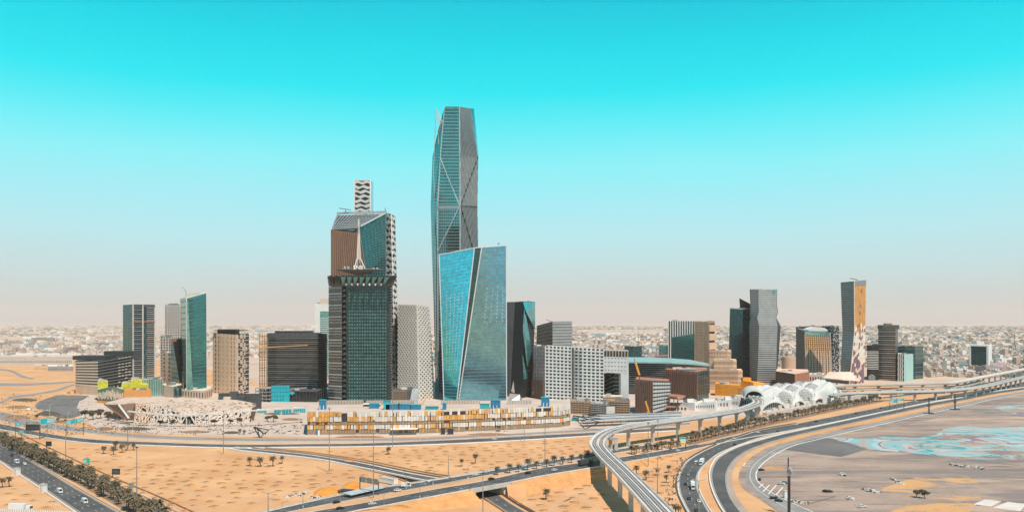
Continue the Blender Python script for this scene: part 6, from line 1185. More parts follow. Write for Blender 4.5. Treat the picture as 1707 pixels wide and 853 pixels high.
# planting beds on the plaza
for i, (x0, y0, x1, y1, m) in enumerate(((20, 668, 62, 664, 'shrub'), (10, 680, 50, 676, 'soil_and_shade'), (70, 700, 130, 704, 'soil_and_shade'), (160, 716, 190, 712, 'soil_and_shade'), (200, 716, 250, 712, 'shrub'), (300, 721, 350, 718, 'soil_and_shade'), (372, 722, 400, 719, 'shrub'), (470, 700, 505, 697, 'soil_and_shade'), (440, 690, 500, 688, 'shrub'), (62, 692, 100, 686, 'shrub'), (560, 728.5, 640, 726.5, 'soil_and_shade'), (780, 724.5, 850, 722, 'soil_and_shade'), (5, 698, 50, 692, 'soil_and_shade'))):
    xm, ym = (x0+x1)/2, (y0+y1)/2; w, h = abs(x1-x0)/2, abs(y1-y0)/2+.8; sheet('planting_bed', [G(xm+w*math.cos(t)*(1+.15*math.sin(3*t)), ym+h*math.sin(t)) for t in np.linspace(0, 6.283, 14)[:-1]], .14+.002*i, m)
for x0, y0, x1, y1, m in ((470, 688, 540, 684, 'cyan'),):
    pass
# ------------------------------------------------------------------ planting basins scooped in the sand
def basin():
    k = MB(); L0 = 7.5
    def ridge(a, b, w, h, mi):
        a, b = np.array(a, float), np.array(b, float); d = nrm(b-a); s = np.array((-d[1], d[0], 0))*w; u = np.array((0, 0, h)); k.poly((a-s, b-s, b+u, a+u), mi); k.poly((a+u, b+u, b+s, a+s), mi); k.poly((b-s, b+s, b+u), mi); k.poly((a+s, a-s, a+u), mi)
    ridge((3.6, -3.4, 0), (3.9, 3.6, 0), .7, .55, 0); ridge((-3.2, -3.5, 0), (3.5, -3.7, 0), .5, .3, 0); ridge((-3.6, 3.2, 0), (3.6, 3.7, 0), .6, .75, 0)
    k.poly(((-3.4, -2.9, .03), (2.6, 1.9, .03), (3.2, 3.1, .12), (-3.3, 2.9, .1)), 1)  # dark tone painted in for the shaded slope inside the pit
    return k
zones = [[(150, 782), (215, 770), (420, 785), (560, 780), (690, 800), (560, 812), (440, 838), (330, 853), (290, 850), (170, 796)], [(20, 735), (90, 738), (250, 758), (210, 775), (140, 775), (90, 755)], [(300, 762), (420, 765), (530, 776), (400, 782)],
         [(545, 752), (640, 746), (800, 741), (980, 730), (975, 752), (860, 774), (790, 788), (740, 792), (620, 768)], [(0, 800), (30, 810), (118, 846), (60, 850), (0, 850)], [(868, 815), (990, 800), (1010, 822), (1030, 850), (890, 856), (862, 838)], [(1058, 790), (1125, 762), (1130, 800), (1112, 850), (1096, 850), (1060, 806)]]
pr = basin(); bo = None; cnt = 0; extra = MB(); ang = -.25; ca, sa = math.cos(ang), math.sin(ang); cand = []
for ix in range(-60, 30):
    for iy in range(10, 75):
        x, y = ix*13.0+(iy % 2)*4, iy*12.5; wx, wy = x*ca-y*sa, x*sa+y*ca
        if wy < 440: continue
        px, py = 853.5+wx/wy*F, HZ+CH*F/wy
        for zi, zn in enumerate(zones):
            if inpoly(px, py, zn) and rr.random() < (.9 if zi != 1 else .6): cand.append((py, wx+rr.uniform(-1, 1), wy+rr.uniform(-1, 1)))
cand.sort(reverse=True); gob = bpy.data.objects['ground']
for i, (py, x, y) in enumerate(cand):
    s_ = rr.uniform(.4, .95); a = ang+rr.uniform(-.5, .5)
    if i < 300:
        if bo is None: bo = pr.build('planting_basin', ['sand', 'soil_and_shade'], gob); o = bo
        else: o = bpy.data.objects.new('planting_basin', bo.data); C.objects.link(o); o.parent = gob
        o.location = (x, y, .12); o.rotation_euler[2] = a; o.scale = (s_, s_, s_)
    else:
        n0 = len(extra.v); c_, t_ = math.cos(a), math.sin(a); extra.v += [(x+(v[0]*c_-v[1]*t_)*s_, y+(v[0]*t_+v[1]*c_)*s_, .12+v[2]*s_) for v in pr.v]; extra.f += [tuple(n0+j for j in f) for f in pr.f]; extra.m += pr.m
if extra.v: extra.build('planting_basins', ['sand_pale', 'soil_and_shade'], gob, 'stuff')
# vehicle tracks worn into the sand
for pts, w_ in (([(858, 853), (880, 846), (925, 838), (960, 824), (1000, 806), (1012, 800)], 3.5), ([(905, 856), (940, 838), (962, 826)], 2.5), ([(962, 826), (990, 842), (1005, 858)], 3), ([(300, 850), (420, 838), (470, 826), (520, 812), (600, 800), (640, 797), (700, 803)], 3), ([(470, 830), (400, 829), (330, 820), (260, 806)], 2), ([(560, 755), (700, 757), (800, 752), (900, 748), (975, 742)], 2), ([(20, 738), (120, 758), (260, 764), (390, 757), (520, 768)], 2.2), ([(0, 806), (50, 822), (100, 846)], 2.4), ([(1080, 780), (1110, 790), (1118, 820), (1122, 855)], 2.2), ([(0, 652), (60, 646), (125, 641)], 6), ([(830, 765), (900, 760), (960, 752)], 2)):
    c = crom([G(x, y) for x, y in pts], 80); k = MB()
    for o_ in (-w_*.5, w_*.5): sweep(k, offset(c, o_-.55), offset(c, o_+.55), .05)
    k.build('wheel_track', 'sand_pale', kind='structure')
# sand heap and rubble
def heap(pts, h, m, label, name='sand_heap', cat='sand heap'):
    c = np.mean([G(*p) for p in pts], axis=0); k = MB(); n = len(pts); out_ = [G(*p)+np.array((0, 0, -.05)) for p in pts]; rg = [out_]
    for f, z in ((.72, .55), (.4, .9), (.15, 1.)): rg.append([c*(1-f)+p*f+np.array((0, 0, h*z*rr.uniform(.8, 1.1))) for p in out_])
    for a, b in zip(rg[:-1], rg[1:]):
        for i in range(n): k.poly((a[i], a[(i+1) % n], b[(i+1) % n], b[i]))
    k.poly(rg[-1]); return tag(k.build(name, m, smooth=True), label, cat)
heap([(521, 825), (524, 819), (530, 815), (545, 815), (562, 813), (570, 816), (566, 823), (548, 826), (534, 827)], 2.6, 'sand_heap', 'left lobe of the bright orange sand heap beside the gantry')
heap([(560, 822), (566, 815), (580, 806), (592, 802), (599, 804), (600, 811), (590, 818), (574, 822)], 3.2, 'sand_heap', 'taller right lobe of the bright orange sand heap beside the gantry')
k = MB()
for x0, y0, x1, y1, n in ((475, 830, 510, 822, 40), (518, 829, 535, 828, 20), (1583, 774, 1640, 781, 70), (1487, 798, 1506, 808, 22), (1438, 815, 1468, 822, 26), (1410, 830, 1424, 832, 12), (1318, 836, 1345, 838, 22), (1284, 830, 1300, 826, 14), (500, 700, 512, 720, 30), (1400, 790, 1412, 793, 6), (440, 722, 500, 716, 60)):
    for _ in range(n): t = rr.random(); p = G(x0+(x1-x0)*t+rr.uniform(-2, 2), y0+(y1-y0)*t+rr.uniform(-1.5, 1.5)); k.box(p+np.array((0, 0, .1)), (rr.uniform(.5, 2.2), rr.uniform(.4, 1.5), rr.uniform(.3, 1.1)), rr.uniform(0, 3), 0 if rr.random() < .7 else 1)
o = tag(k.build('rubble', ['offwhite', 'charcoal']), 'scattered white and dark rubble heaps on the open lot and sand', 'rubble'); o['kind'] = 'stuff'
place(trees, 0, G(1528, 829), 'dark scrubby bush alone in the orange drift on the open lot', 'bush', None, 0, .75); place(trees, 1, G(1541, 830), 'right half of the dark bush pair in the orange drift', 'bush', None, 0, .85)
# ------------------------------------------------------------------ vehicles
def car_parts(L0=4.7, W0=1.85, H=1.45, kind='car'):
    b, g_, wh = MB(), MB(), []
    if kind == 'car':
        prof = [(-L0/2, .35), (-L0/2, .85), (-L0*.42, .95), (-L0*.28, H-.03), (L0*.12, H), (L0*.28, .98), (L0*.47, .82), (L0/2, .6), (L0/2, .3)]
    elif kind == 'van': prof = [(-L0/2, .35), (-L0/2, H), (L0*.30, H), (L0*.42, 1.15), (L0/2, 1.0), (L0/2, .3)]
    n = len(prof); s0 = len(b.v)
    for sd in (-1, 1):
        for x, z in prof: ins = .16 if z > 1.05 else 0; b.v.append((x, sd*(W0/2-ins), z))
    for i in range(n): j = (i+1) % n; b.f.append((i, j, n+j, n+i)); b.m.append(0)
    b.f.append(tuple(range(n))[::-1]); b.m.append(0); b.f.append(tuple(range(n, 2*n))); b.m.append(0)
    if kind == 'car':
        for sd in (-1, 1): g_.poly([(-L0*.38, sd*(W0/2-.01), .98), (L0*.25, sd*(W0/2-.01), 1.0), (L0*.11, sd*(W0/2-.12), H-.07), (-L0*.27, sd*(W0/2-.12), H-.09)])
        g_.poly([(L0*.27, -.75, 1.02), (L0*.27, .75, 1.02), (L0*.13, .68, H-.02), (L0*.13, -.68, H-.02)]); g_.poly([(-L0*.415, -.75, 1.0), (-L0*.29, -.68, H-.04), (-L0*.29, .68, H-.04), (-L0*.415, .75, 1.0)])
        for i in range(len(g_.v)): x, y, z = g_.v[i]; g_.v[i] = (x*1.012, y*1.01, z+.01)
    else:
        for sd in (-1, 1): g_.poly([(L0*.12, sd*(W0/2+.01), 1.15), (L0*.38, sd*(W0/2+.01), 1.2), (L0*.31, sd*(W0/2-.13), H-.25), (L0*.12, sd*(W0/2-.13), H-.25)])
        g_.poly([(L0*.425, -.8, 1.2), (L0*.425, .8, 1.2), (L0*.315, .75, H-.12), (L0*.315, -.75, H-.12)])
    ws = []
    for x in (-L0*.31, L0*.31):
        for y in (-1, 1): w = MB(); w.tube((x, y*(W0/2-.2), .34), (x, y*(W0/2+.03), .34), .34, n=8); ws.append(w)
    return b, g_, ws
def vproto(m, kind='car', **kw):
    b, g_, ws = car_parts(kind=kind, **kw); return [('body', b, m), ('window', g_, 'carglass')]+[('wheel', w, 'rubber') for w in ws]
vp = [proto('car', vproto('paint_white')), proto('car', vproto('paint_black')), proto('car', vproto('paint_silver')), proto('van', vproto('paint_white', 'van', L0=6.2, W0=2.3, H=2.6))]
def truck_parts(L0=12, col='paint_white', cabm='paint_white'):
    b, c, g_ = MB(), MB(), MB(); b.box((-1.6, 0, 1.1), (L0-3.4, 2.5, 2.8)); c.box((L0/2-1.2, 0, .5), (2.3, 2.4, 2.6)); g_.box((L0/2-.02, 0, 1.8), (.12, 2.1, 1.0)); ch = MB(); ch.box((-.6, 0, .6), (L0-1, 1.2, .5)); r = [('cargo_box', b, col), ('cab', c, cabm), ('windscreen', g_, 'carglass'), ('chassis', ch, 'dark')]
    for x in (-L0*.38, -L0*.28, L0*.08, L0*.38):
        for y in (-1, 1): w = MB(); w.tube((x, y*.95, .5), (x, y*1.25, .5), .5, n=8); r.append(('wheel', w, 'rubber'))
    return r
vp.append(proto('truck', truck_parts())); vp.append(proto('truck', truck_parts(13, 'cargo_dark', 'paint_black')))
roads = {'A': hwA, 'B': hwB, 'C': hwC, 'D': hwD, 'F': frA, 'S': frB, 'E': rampE, 'a': loopA, 'b': loopB}
def vehicle(i, px, py, rd, label, rev=False, cat=None, rz=None, zf=None, sc=1.):
    z = zg(px) if rd in 'CD' and rd else 0; p = G(px, py, z)
    if rd:
        a = (roads[rd][0]+roads[rd][1])/2; j = int(np.argmin(np.linalg.norm(a[:, :2]-p[:2], axis=1))); j = min(max(j, 1), len(a)-2); t = a[j+1]-a[j-1]; rz = math.atan2(t[1], t[0])+(math.pi if rev else 0); p[2] = z+.3
    else: p[2] = .2
    o = place(vp, i, p, label, cat or ('car', 'car', 'car', 'van', 'truck', 'truck')[i], None, rz, sc); return o
for v in ((3, 28, 771.5, 'A', 'white van nearest the left frame edge on the lower left highway'), (0, 41, 774, 'A', 'white car just right of the leftmost white van'), (3, 99.5, 821, 'A', 'white van in the middle of the lower left highway'), (3, 141, 838, 'A', 'white van lowest on the lower left highway near the bottom edge'), (1, 20, 759.5, 'A', 'dark car farthest up the lower left highway at the left edge'),
          (0, 113, 776, 'B', 'white car half hidden beside the lamp mast beyond the palm strip'), (3, 136, 784, 'B', 'pale van beyond the palm strip just right of the lamp mast'), (3, 257, 840, 'B', 'large white van at the right end of the carriageway beyond the palms'),
          (1, 567, 848.6, 'D', 'black car at the bottom of the raised highway, nearest carriageway left end'), (1, 561, 838, 'C', 'dark car on the farther carriageway directly above another dark car'), (0, 620.7, 841, 'D', 'white car on the near carriageway below the tall mast'), (0, 663, 818.5, 'C', 'white car on the farther carriageway right of the gantry'), (3, 677, 811, 'C', 'white pickup or van on the farther carriageway by the parked trailer'), (0, 793, 792.5, 'C', 'white car on the farther carriageway left of the bridge'), (0, 810, 787.5, 'C', 'white car on the farther carriageway at the start of the palm row'), (1, 819, 799.5, 'D', 'black car on the bridge over the underpass'), (1, 880, 789.5, 'D', 'black car right of the bridge below the palm row'), (0, 924, 784.5, 'D', 'white car on the near carriageway approaching the viaduct'), (0, 897, 775.5, 'C', 'white car glimpsed between palms on the far carriageway'), (0, 873, 777.5, 'C', 'white car glimpsed behind palms left of the tall mast'), (0, 940, 769.5, 'C', 'white car behind the palms nearest the viaduct'),
          (5, 976, 775, 'D', 'dark truck passing under the metro viaduct'), (0, 824, 732.5, 'F', 'white car on the frontage road in front of the car park'), (0, 1130, 751.7, 'D', 'white car on the highway just right of the teal sign'), (1, 1118, 750.5, 'D', 'black car on the highway left of a white one, right of the viaduct'), (0, 1223.6, 731.5, 'D', 'white car on the highway above the curving slip road mouth'), (0, 1263.6, 721.5, 'D', 'white car on the highway below the left half of the station'), (1, 1296, 720, 'a', 'black car on the highway below the station'), (0, 1327, 708.5, 'D', 'white car on the highway below the middle of the station'), (1, 1225, 741.5, 'a', 'black car entering the curving slip road'),
          (4, 1169.5, 774, 'a', 'white box truck on the upper part of the curving slip road'), (0, 1160.7, 770, 'a', 'white car beside the white box truck on the curve'), (2, 1147.7, 792, 'a', 'silver car in the middle of the curving slip road'), (1, 1143, 807.5, 'a', 'dark car left of the tall white lorry on the curve'), (4, 1155, 814, 'a', 'tall white lorry in the lower part of the curving slip road'), (1, 1148.7, 832, 'a', 'dark car below the tall white lorry on the curve'), (0, 1165, 836.5, 'a', 'white car beside the lamp post on the curve'), (1, 1161, 852, 'a', 'dark car at the bottom edge on the curve'),
          (1, 1361, 703, 'D', 'black car on the highway below the right end of the station'), (1, 1427, 690, 'D', 'black car on the highway right of the station'), (0, 1528, 670, 'D', 'white car on the highway below the cyan gantry sign'), (1, 1469, 680.5, 'D', 'dark car nearest the cyan gantry sign'), (0, 1549, 682, 'b', 'white car on the road beside the open lot'),
          (0, 843, 718.5, 'S', 'white car parked in front of the right part of the car park'), (1, 830, 719, 'S', 'black car behind the parked white car by the car park'), (0, 208, 712, 'S', 'white car in front of the latticed pavilion')):
    vehicle(*v)
vehicle(4, 34, 852, '', 'long white tanker truck at the bottom left edge', rz=-.12, sc=1.1)
for i, x, y, r_, lab in ((1, 1269, 784, .3, 'dark wrecked car beside the lot kerb near the zebra stripes'), (1, 1266, 800, 1.2, 'dark car beside the curved lot kerb'), (0, 1302, 807, -.6, 'white car left of the twin masts on the open lot'), (2, 1308.6, 805, -.5, 'silver car directly beside the twin masts'), (1, 1290, 831, .4, 'dark machine nearest the white cabin under the twin masts'), (1, 1298, 835.5, -.4, 'lower dark machine under the twin masts'), (1, 1377, 819.5, .3, 'left car of the dark pair alone on the open lot'), (1, 1382, 820, .2, 'right car of the dark pair alone on the open lot'), (0, 1404, 791, .1, 'white car alone in the middle of the open lot'), (0, 1417, 831, 0, 'white car near the orange drift on the open lot'), (0, 1449, 818, .2, 'white car upper left of the dark bush'), (0, 69, 684, .1, 'white car at the left end of the round parking area'), (0, 79, 684.5, .2, 'white car second from left in the round parking area'), (2, 60, 686, 0, 'silver car outside the round parking area'), (3, 50, 683.5, .3, 'white van at the kerb of the round parking area'), (1, 115, 655, .2, 'dark car behind the parking area near the podium'), (1, 126, 655, .2, 'dark car closest to the plain podium wall'), (0, 1437, 845, 0, 'long white dinghy shaped vehicle on the open lot bottom')):
    vehicle(i, x, y, '', lab, rz=r_)
tr = thing('trailer', 'long white site trailer parked on sand beside the highway gantry', 'trailer', G(647, 806)); k = MB(); a, b = G(635.5, 803), G(660, 808); d = nrm(b-a); k.bar(a+(0, 0, 2.2), b+(0, 0, 2.2), 3.4, 3.4); k.build('body', 'white', tr); k = MB(); k.bar(a+(0, 0, 3.95), b+(0, 0, 3.95), 3.8, .25); k.build('roof', 'silver_pale', tr)
for t in (.1, .5, .9): k = MB(); p = a*(1-t)+b*t; k.box(p, (.5, 3, .55)); k.build('support', 'dark', tr)
cn = thing('canopy_strip', 'long pale fabric canopy strip on the ground beside the highway gantry', 'canopy', G(610, 817)); k = MB(); a = [G(585, 824, 2.5), G(640, 812, 2.5), G(634, 807, 2.5), G(570, 820.5, 2.5)]; k.hexa([x-(0, 0, .4) for x in a]+a); k.build('sheet', 'silver_pale', cn)
for p in a: k = MB(); k.box((p[0], p[1], 0), (.3, .3, 2.2)); k.build('post', 'dark', cn)
k = MB(); k.hexa([G(563, 822), G(583, 824.5), G(590, 820), G(570, 819)]+[x+np.array((0, 0, 2)) for x in (G(563, 822), G(583, 824.5), G(590, 820), G(570, 819))]); k.build('dark_end', 'dark', cn)
for x, y, lab in ((28, 791, 'upper white concrete block beside the lower left highway barrier'), (72, 819, 'lower white concrete block beside the lower left highway barrier')):
    r = thing('concrete_block', lab, 'block', G(x, y)); k = MB(); k.box(G(x, y), (4.2, 2.5, 4.6), -.3); k.build('body', 'white', r); k = MB(); k.box(G(x, y)+np.array((0, 0, 4.6)), (4.6, 2.9, .3), -.3); k.build('cap', 'concrete', r); q = G(x, y); k = MB(); [k.box(q+np.array((o, -1.4-o*.0, .3)), (.12, .35, 4.0), -.3) for o in (-1, 0, 1)]; k.build('rib', 'concrete_grey', r)
cb = thing('site_cabin', 'white site cabin at the foot of the twin masts on the open lot', 'cabin', G(1311, 830)); k = MB(); k.box(G(1311, 830), (3.2, 3, 4.5)); k.build('body', 'white', cb); k = MB(); k.box(G(1311, 830)+np.array((0, 0, 4.5)), (3.5, 3.3, .25)); k.build('roof', 'concrete', cb)
# bottom left parapet
pr_ = thing('parapet', 'white slotted bridge parapet crossing the bottom left corner', 'wall', G(60, 858)); a, b = G(-20, 851.5), G(132, 857.5); k = MB(); k.bar(a+(0, 0, 1), b+(0, 0, .8), .5, 1.6); k.build('wall_run', 'white', pr_)
for i in range(40): t = i/40; p = a*(1-t)+b*t; k = MB(); k.box(p+np.array((0, -.3, .0)), (.5, .3, 1.9)); k.build('baluster', 'concrete', pr_)
# ------------------------------------------------------------------ lamps, masts, signs
def mast(px, yb, yt, label, r=.34, arms=1, name='lamp_mast', z=0., m='grey', Lr=3.2):
    b = G(px, yb, z); t = P(px, yt, b[1]); r_ = thing(name, label, 'lamp post', b); k = MB(); k.tube(b, t, r, r*.55, n=6); k.build('pole', m, r_); k = MB(); k.tube(b, b+(0, 0, 1.0), r*2, r*1.8, n=6); k.build('base', 'concrete', r_)
    if arms == 8:
        k = MB(); k.tube(t-(0, 0, .6), t, .7, .95, n=8); k.build('lamp_ring', 'steel_dark', r_)
    for s_ in ((-1, 1) if arms == 2 else (1,) if arms == 1 else ()):
        k = MB(); e_ = t+np.array((s_*Lr, 0, .5)); k.tube(t-(0, 0, .3), e_, .16, .12, n=4); am_ = k.build('arm', m, r_); k = MB(); k.box(e_+np.array((0, 0, -.15)), (1.2, .6, .3)); k.build('lamp', 'silver', am_)
for px, yb, yt, lab, arms in ((109.5, 791, 715, 'tall mast beyond the palms of the lower left highway', 8), (228, 848, 744, 'tall mast at the right end of the lower left palm strip', 8), (372.5, 757.5, 684, 'tall mast beside the frontage road right of the pavilion', 8), (447, 859, 821, 'short wooden pole at the bottom edge left of the raised highway', 2), (549, 787, 680, 'tall mast on the sand in front of the left end of the car park', 8), (622.5, 832, 700, 'tallest mast between the carriageways beside the gantry', 8), (654.5, 746, 636, 'tall mast directly in front of the blue containers', 8), (747.5, 807, 759, 'thin pole at the highway edge left of the bridge', 2), (805, 873, 787, 'thin mast rising from the bottom edge in front of the bridge', 8), (908.5, 769, 692, 'tall mast behind the palm row left of the viaduct', 8), (874, 735.5, 706, 'short lamp post on the frontage road right of the car park middle', 1), (1080.5, 778, 704, 'tall mast in the sand triangle right of the viaduct', 8), (1096, 826, 762, 'thin lamp post in the middle of the sand triangle', 1), (1165, 878, 800, 'two armed lamp post between the curving slip roads', 2), (1495, 689, 655, 'lamp post beside the highway below the cyan gantry sign', 1), (79, 731, 690, 'pale mast right of the dark highway sign board', 8), (213, 752, 697, 'mast behind the desert palm clump', 8), (1096.5, 745, 700, 'mast behind the palms between two viaduct piers', 8)):
    mast(px, yb, yt, lab, arms=arms)
for px, yb, lab in ((1548.6, 689, 'left dark pylon at the near edge of the open lot road'), (1592, 682.5, 'right dark pylon at the near edge of the open lot road')):
    b = G(px, yb); r_ = thing('pylon', lab, 'pylon', b); k = MB(); k.tube(b, P(px, yb-27, b[1]), .8, .5, n=6); k.build('pole', 'dark', r_); k = MB(); k.box(b, (10, 5, 1.0)); k.build('base', 'dark', r_); k = MB(); k.box(b+np.array((0, 0, 8)), (2.4, 2, 3.5)); k.build('cabinet', 'charcoal', r_)
for px, yt, lab in ((1314, 762, 'left mast of the twin masts on the open lot'), (1316.5, 779, 'right mast of the twin masts on the open lot')):
    b = G(px, 858); r_ = thing('twin_mast', lab, 'mast', b); k = MB(); k.tube(b, P(px, yt, b[1]), .45, .35, n=6); k.build('pole', 'dark', r_)
    if px > 1315: k = MB(); k.box(P(px, 792, b[1]), (2.6, 1.2, 4.5)); k.build('cabinet', 'concrete_grey', r_); k = MB(); k.tube(P(px-.5, 780, b[1]-1), P(px+3, 785, b[1]-1), .8); k.build('floodlight', 'silver', r_)
for i, (px, yb) in enumerate(((24, 697), (40, 700), (60, 693), (83, 695), (93, 718), (113, 709), (134, 697), (145, 716), (164, 725), (195, 726), (221, 727), (270, 728), (288, 729), (320, 730), (362, 732), (404, 733), (440, 733), (497, 733), (533, 734), (600, 735), (700, 733.5), (711, 733), (792, 731), (797, 730), (828, 729), (888, 727), (940, 724), (1040, 717), (1110, 713), (27, 660), (60, 656), (80, 652), (1245, 715), (1350, 699), (1270, 690), (1300, 688), (1345, 680))):
    mast(px, yb, yb-22 if yb > 690 else yb-14, 'white street lamp number' if 0 else 'slim white street lamp along the frontage and plaza roads', r=.2, arms=1, name='street_lamp', m='offwhite', Lr=2)
for o in C.objects:
    if o.name.startswith('street_lamp'): o['group'] = 'slim white street lamps along the frontage and plaza roads'
for i, (px, yb) in enumerate(((470, 858), (505, 845), (567, 836), (677, 814), (722, 807), (780, 797), (700, 829), (640, 843))):
    mast(px, yb, yb-22, 'slim grey lamp post at the kerb of the raised highway', r=.2, arms=1, name='roadside_lamp', z=zg(px))
for o in C.objects:
    if o.name.startswith('roadside_lamp'): o['group'] = 'lamp posts along the raised highway'
def sign(px, yb, x0, x1, y0, y1, m, label, posts=(0.5,), z=0., deco=None, tilt=0., name='road_sign'):
    b = G(px, yb, z); Y = b[1]; r_ = thing(name, label, 'sign', b); q = (P(x0, y1+tilt, Y-.5), P(x1, y1-tilt, Y-.5), P(x1, y0-tilt, Y-.5), P(x0, y0+tilt, Y-.5)); k = MB(); k.cell(q, 0, 1, 0, 1, -.2, .25); bd = k.build('board', m, r_); k = MB()
    for u0, u1, v0, v1 in ((0, 1, 0, .05), (0, 1, .95, 1), (0, .02, .05, .95), (.98, 1, .05, .95)): k.cell(q, u0, u1, v0, v1, .25, .32)
    k.build('board_rim', 'offwhite' if m != 'dark' else 'charcoal', bd)
    for u0, u1, v0, v1, dm in deco or (): k = MB(); k.cell(q, u0, u1, v0, v1, .25, .34); k.build('sign_patch', dm, bd)
    for t in posts: x = x0+(x1-x0)*t; k = MB(); k.tube(B(x, Y, z), P(x, y1, Y), .28, n=6); k.build('post', 'steel_dark' if m != 'white' else 'silver', r_)
W_ = 'white'; txt = lambda n, r=(.15, .85): [(.08, .08+.6*((i*37 % 10)/10*.5+.5), r[0]+(r[1]-r[0])*i/n, r[0]+(r[1]-r[0])*(i+.45)/n, W_) for i in range(n)]
sign(67, 731, 67, 91, 696, 706, 'cyan', 'cyan overhead direction sign on the gantry at far left', (0,), tilt=1.5, deco=[(.5, .95, .15, .85, 'sign_pale')]); sign(66, 731.5, 43, 66, 706.5, 717, 'dark', 'dark back of a highway sign panel left of the cyan gantry sign', (1,), deco=[(.1, .9, .35, .5, 'charcoal')])
sign(120, 725, 110, 126, 699, 706.5, 'cyan', 'left cyan board of the angled pair over the frontage road', (0.1,), tilt=1.2, deco=[(.1, .5, .2, .8, 'sign_pale')]); sign(135, 724, 126, 140, 696.5, 703.5, 'cyan', 'right cyan board of the angled pair over the frontage road', (.95,), tilt=1.2, deco=[(.2, .9, .2, .8, 'sign_pale')])
sign(25.5, 735, 25, 35, 704, 710, 'cyan', 'upper small cyan sign at the left edge', (.05,), deco=[(.3, .8, .3, .8, 'sign_pale')]); sign(35, 730, 32, 39, 717, 722, 'cyan', 'lower small cyan sign at the left edge', (.5,), deco=[(.2, .8, .4, .8, 'sign_pale')])
sign(79, 748, 76.5, 86, 735, 743, 'dark', 'small dark sign back on the sand by the lower left highway', (.1,)); sign(144.5, 774, 139, 150, 763, 772, 'green_sign', 'bright teal sign board on the sand beside the guard rail', (.2, .8), deco=txt(3)); sign(187.5, 796, 187, 200, 780.5, 790, 'dark', 'larger dark sign back on the sand beside the guard rail', (.05,), deco=[(.15, .85, .2, .8, 'charcoal')]); sign(218, 812, 214.5, 223.5, 804, 811, 'grey', 'grey sign back beside the mast at lower left', (.2, .8))
sign(1138, 748, 1132.5, 1144, 728, 734, 'green_sign', 'teal top board of the overhead sign right of the viaduct', (.95,), deco=[(.1, .9, .1, .4, W_)]); sign(1138, 748.3, 1134, 1143, 734.3, 740, 'sign_yellow', 'white and yellow lower board of the overhead sign right of the viaduct', (.95,), deco=[(.05, .95, .5, .95, W_)])
sign(1079, 764, 1075.5, 1083, 754.5, 762.5, 'teal', 'small green teal sign at the highway edge right of the viaduct', (.5,), deco=txt(2)); sign(1098, 766, 1095, 1102, 760, 764.5, 'grey', 'small grey sign back in the sand triangle', (.5,))
sign(1489, 682, 1483, 1496, 664.5, 671, 'cyan', 'cyan board of the gantry over the highway below the railed viaduct', (0,), tilt=.4, deco=txt(2)); sign(1502, 681, 1496.5, 1507, 663.5, 668, 'cyan', 'upper right cyan board of the same gantry', (1,), deco=txt(2)); sign(1502, 681.3, 1497, 1506.5, 668.3, 671.5, 'sign_yellow', 'yellow strip board under the upper right cyan board', (1,), deco=[(.05, .95, .5, .95, W_)])
gn = thing('sign_gantry', 'steel lattice sign gantry seen from behind over the highway beside the white trailer', 'gantry', G(615, 826)); a, b = G(600, 821, 0), G(631, 826.5, 0); zt = P(601, 794.5, a[1])[2]; zt2 = P(628, 802, b[1])[2]
for p, z_ in ((a, zt), (b, zt2)): k = MB(); k.tube(p, p+(0, 0, z_), .35); k.build('post', 'steel_dark', gn)
k = MB(); A_, B_ = a+(0, 0, zt-.5), b+(0, 0, zt-.5)
for dz in (0, 1.8): k.bar(A_-(0, 0, dz), B_-(0, 0, dz), .4, .4)
for i in range(9): t, t2 = i/9, (i+1)/9; k.bar(A_*(1-t)+B_*t, A_*(1-t2)+B_*t2-(0, 0, 1.8), .25, .25, up=(0, 1, 0))
k.build('truss', 'steel_dark', gn)
for t in (.05, .38, .7): p = A_*(1-t)+B_*t; q = A_*(1-t-.27)+B_*(t+.27); k = MB(); k.bar(p-(0, .5, .6), q-(0, .5, .6), .25, 3.4); k.build('sign_back', 'grey', gn)
for i, (x0, y0) in enumerate(((529, 725), (531.5, 726.5))):
    r_ = thing('totem', ('dark blue' if i == 0 else 'white')+' totem sign board in front of the left end of the car park', 'sign', G(x0, y0)); k = MB(); k.box(G(x0, y0), (1.8, .6, 5.5)); k.build('board', 'blue' if i == 0 else 'white', r_); k = MB(); k.box(G(x0, y0), (2.4, 1.2, .4)); k.build('base', 'concrete', r_)
for i, (x0, x1, yt, yb) in enumerate(((428, 444, 682, 687), (457, 486, 681, 688), (489, 509, 679, 686))):
    T = Tower('kiosk', ('leftmost', 'middle', 'rightmost')[i]+' cyan fronted kiosk on the plaza left of the car park', [[(x0, None, 149800/(yb+1-HZ)), (x1, None, 149800/(yb+1-HZ)-4)], [(x0, yt, 149800/(yb+1-HZ)), (x1, yt+.3, 149800/(yb+1-HZ)-4)]], ['cyan'], back=8, roof='white'); fins(T.root, T.q(0), 6, .08, .3, 'offwhite')
T = Tower('kiosk', 'small cyan kiosk at the right end of the car park', [[(953, None, 890), (965, None, 886)], [(953, 696, 890), (965, 696, 886)]], ['cyan'], back=6, roof='teal'); fins(T.root, T.q(0), 4, .1, .3, 'teal')
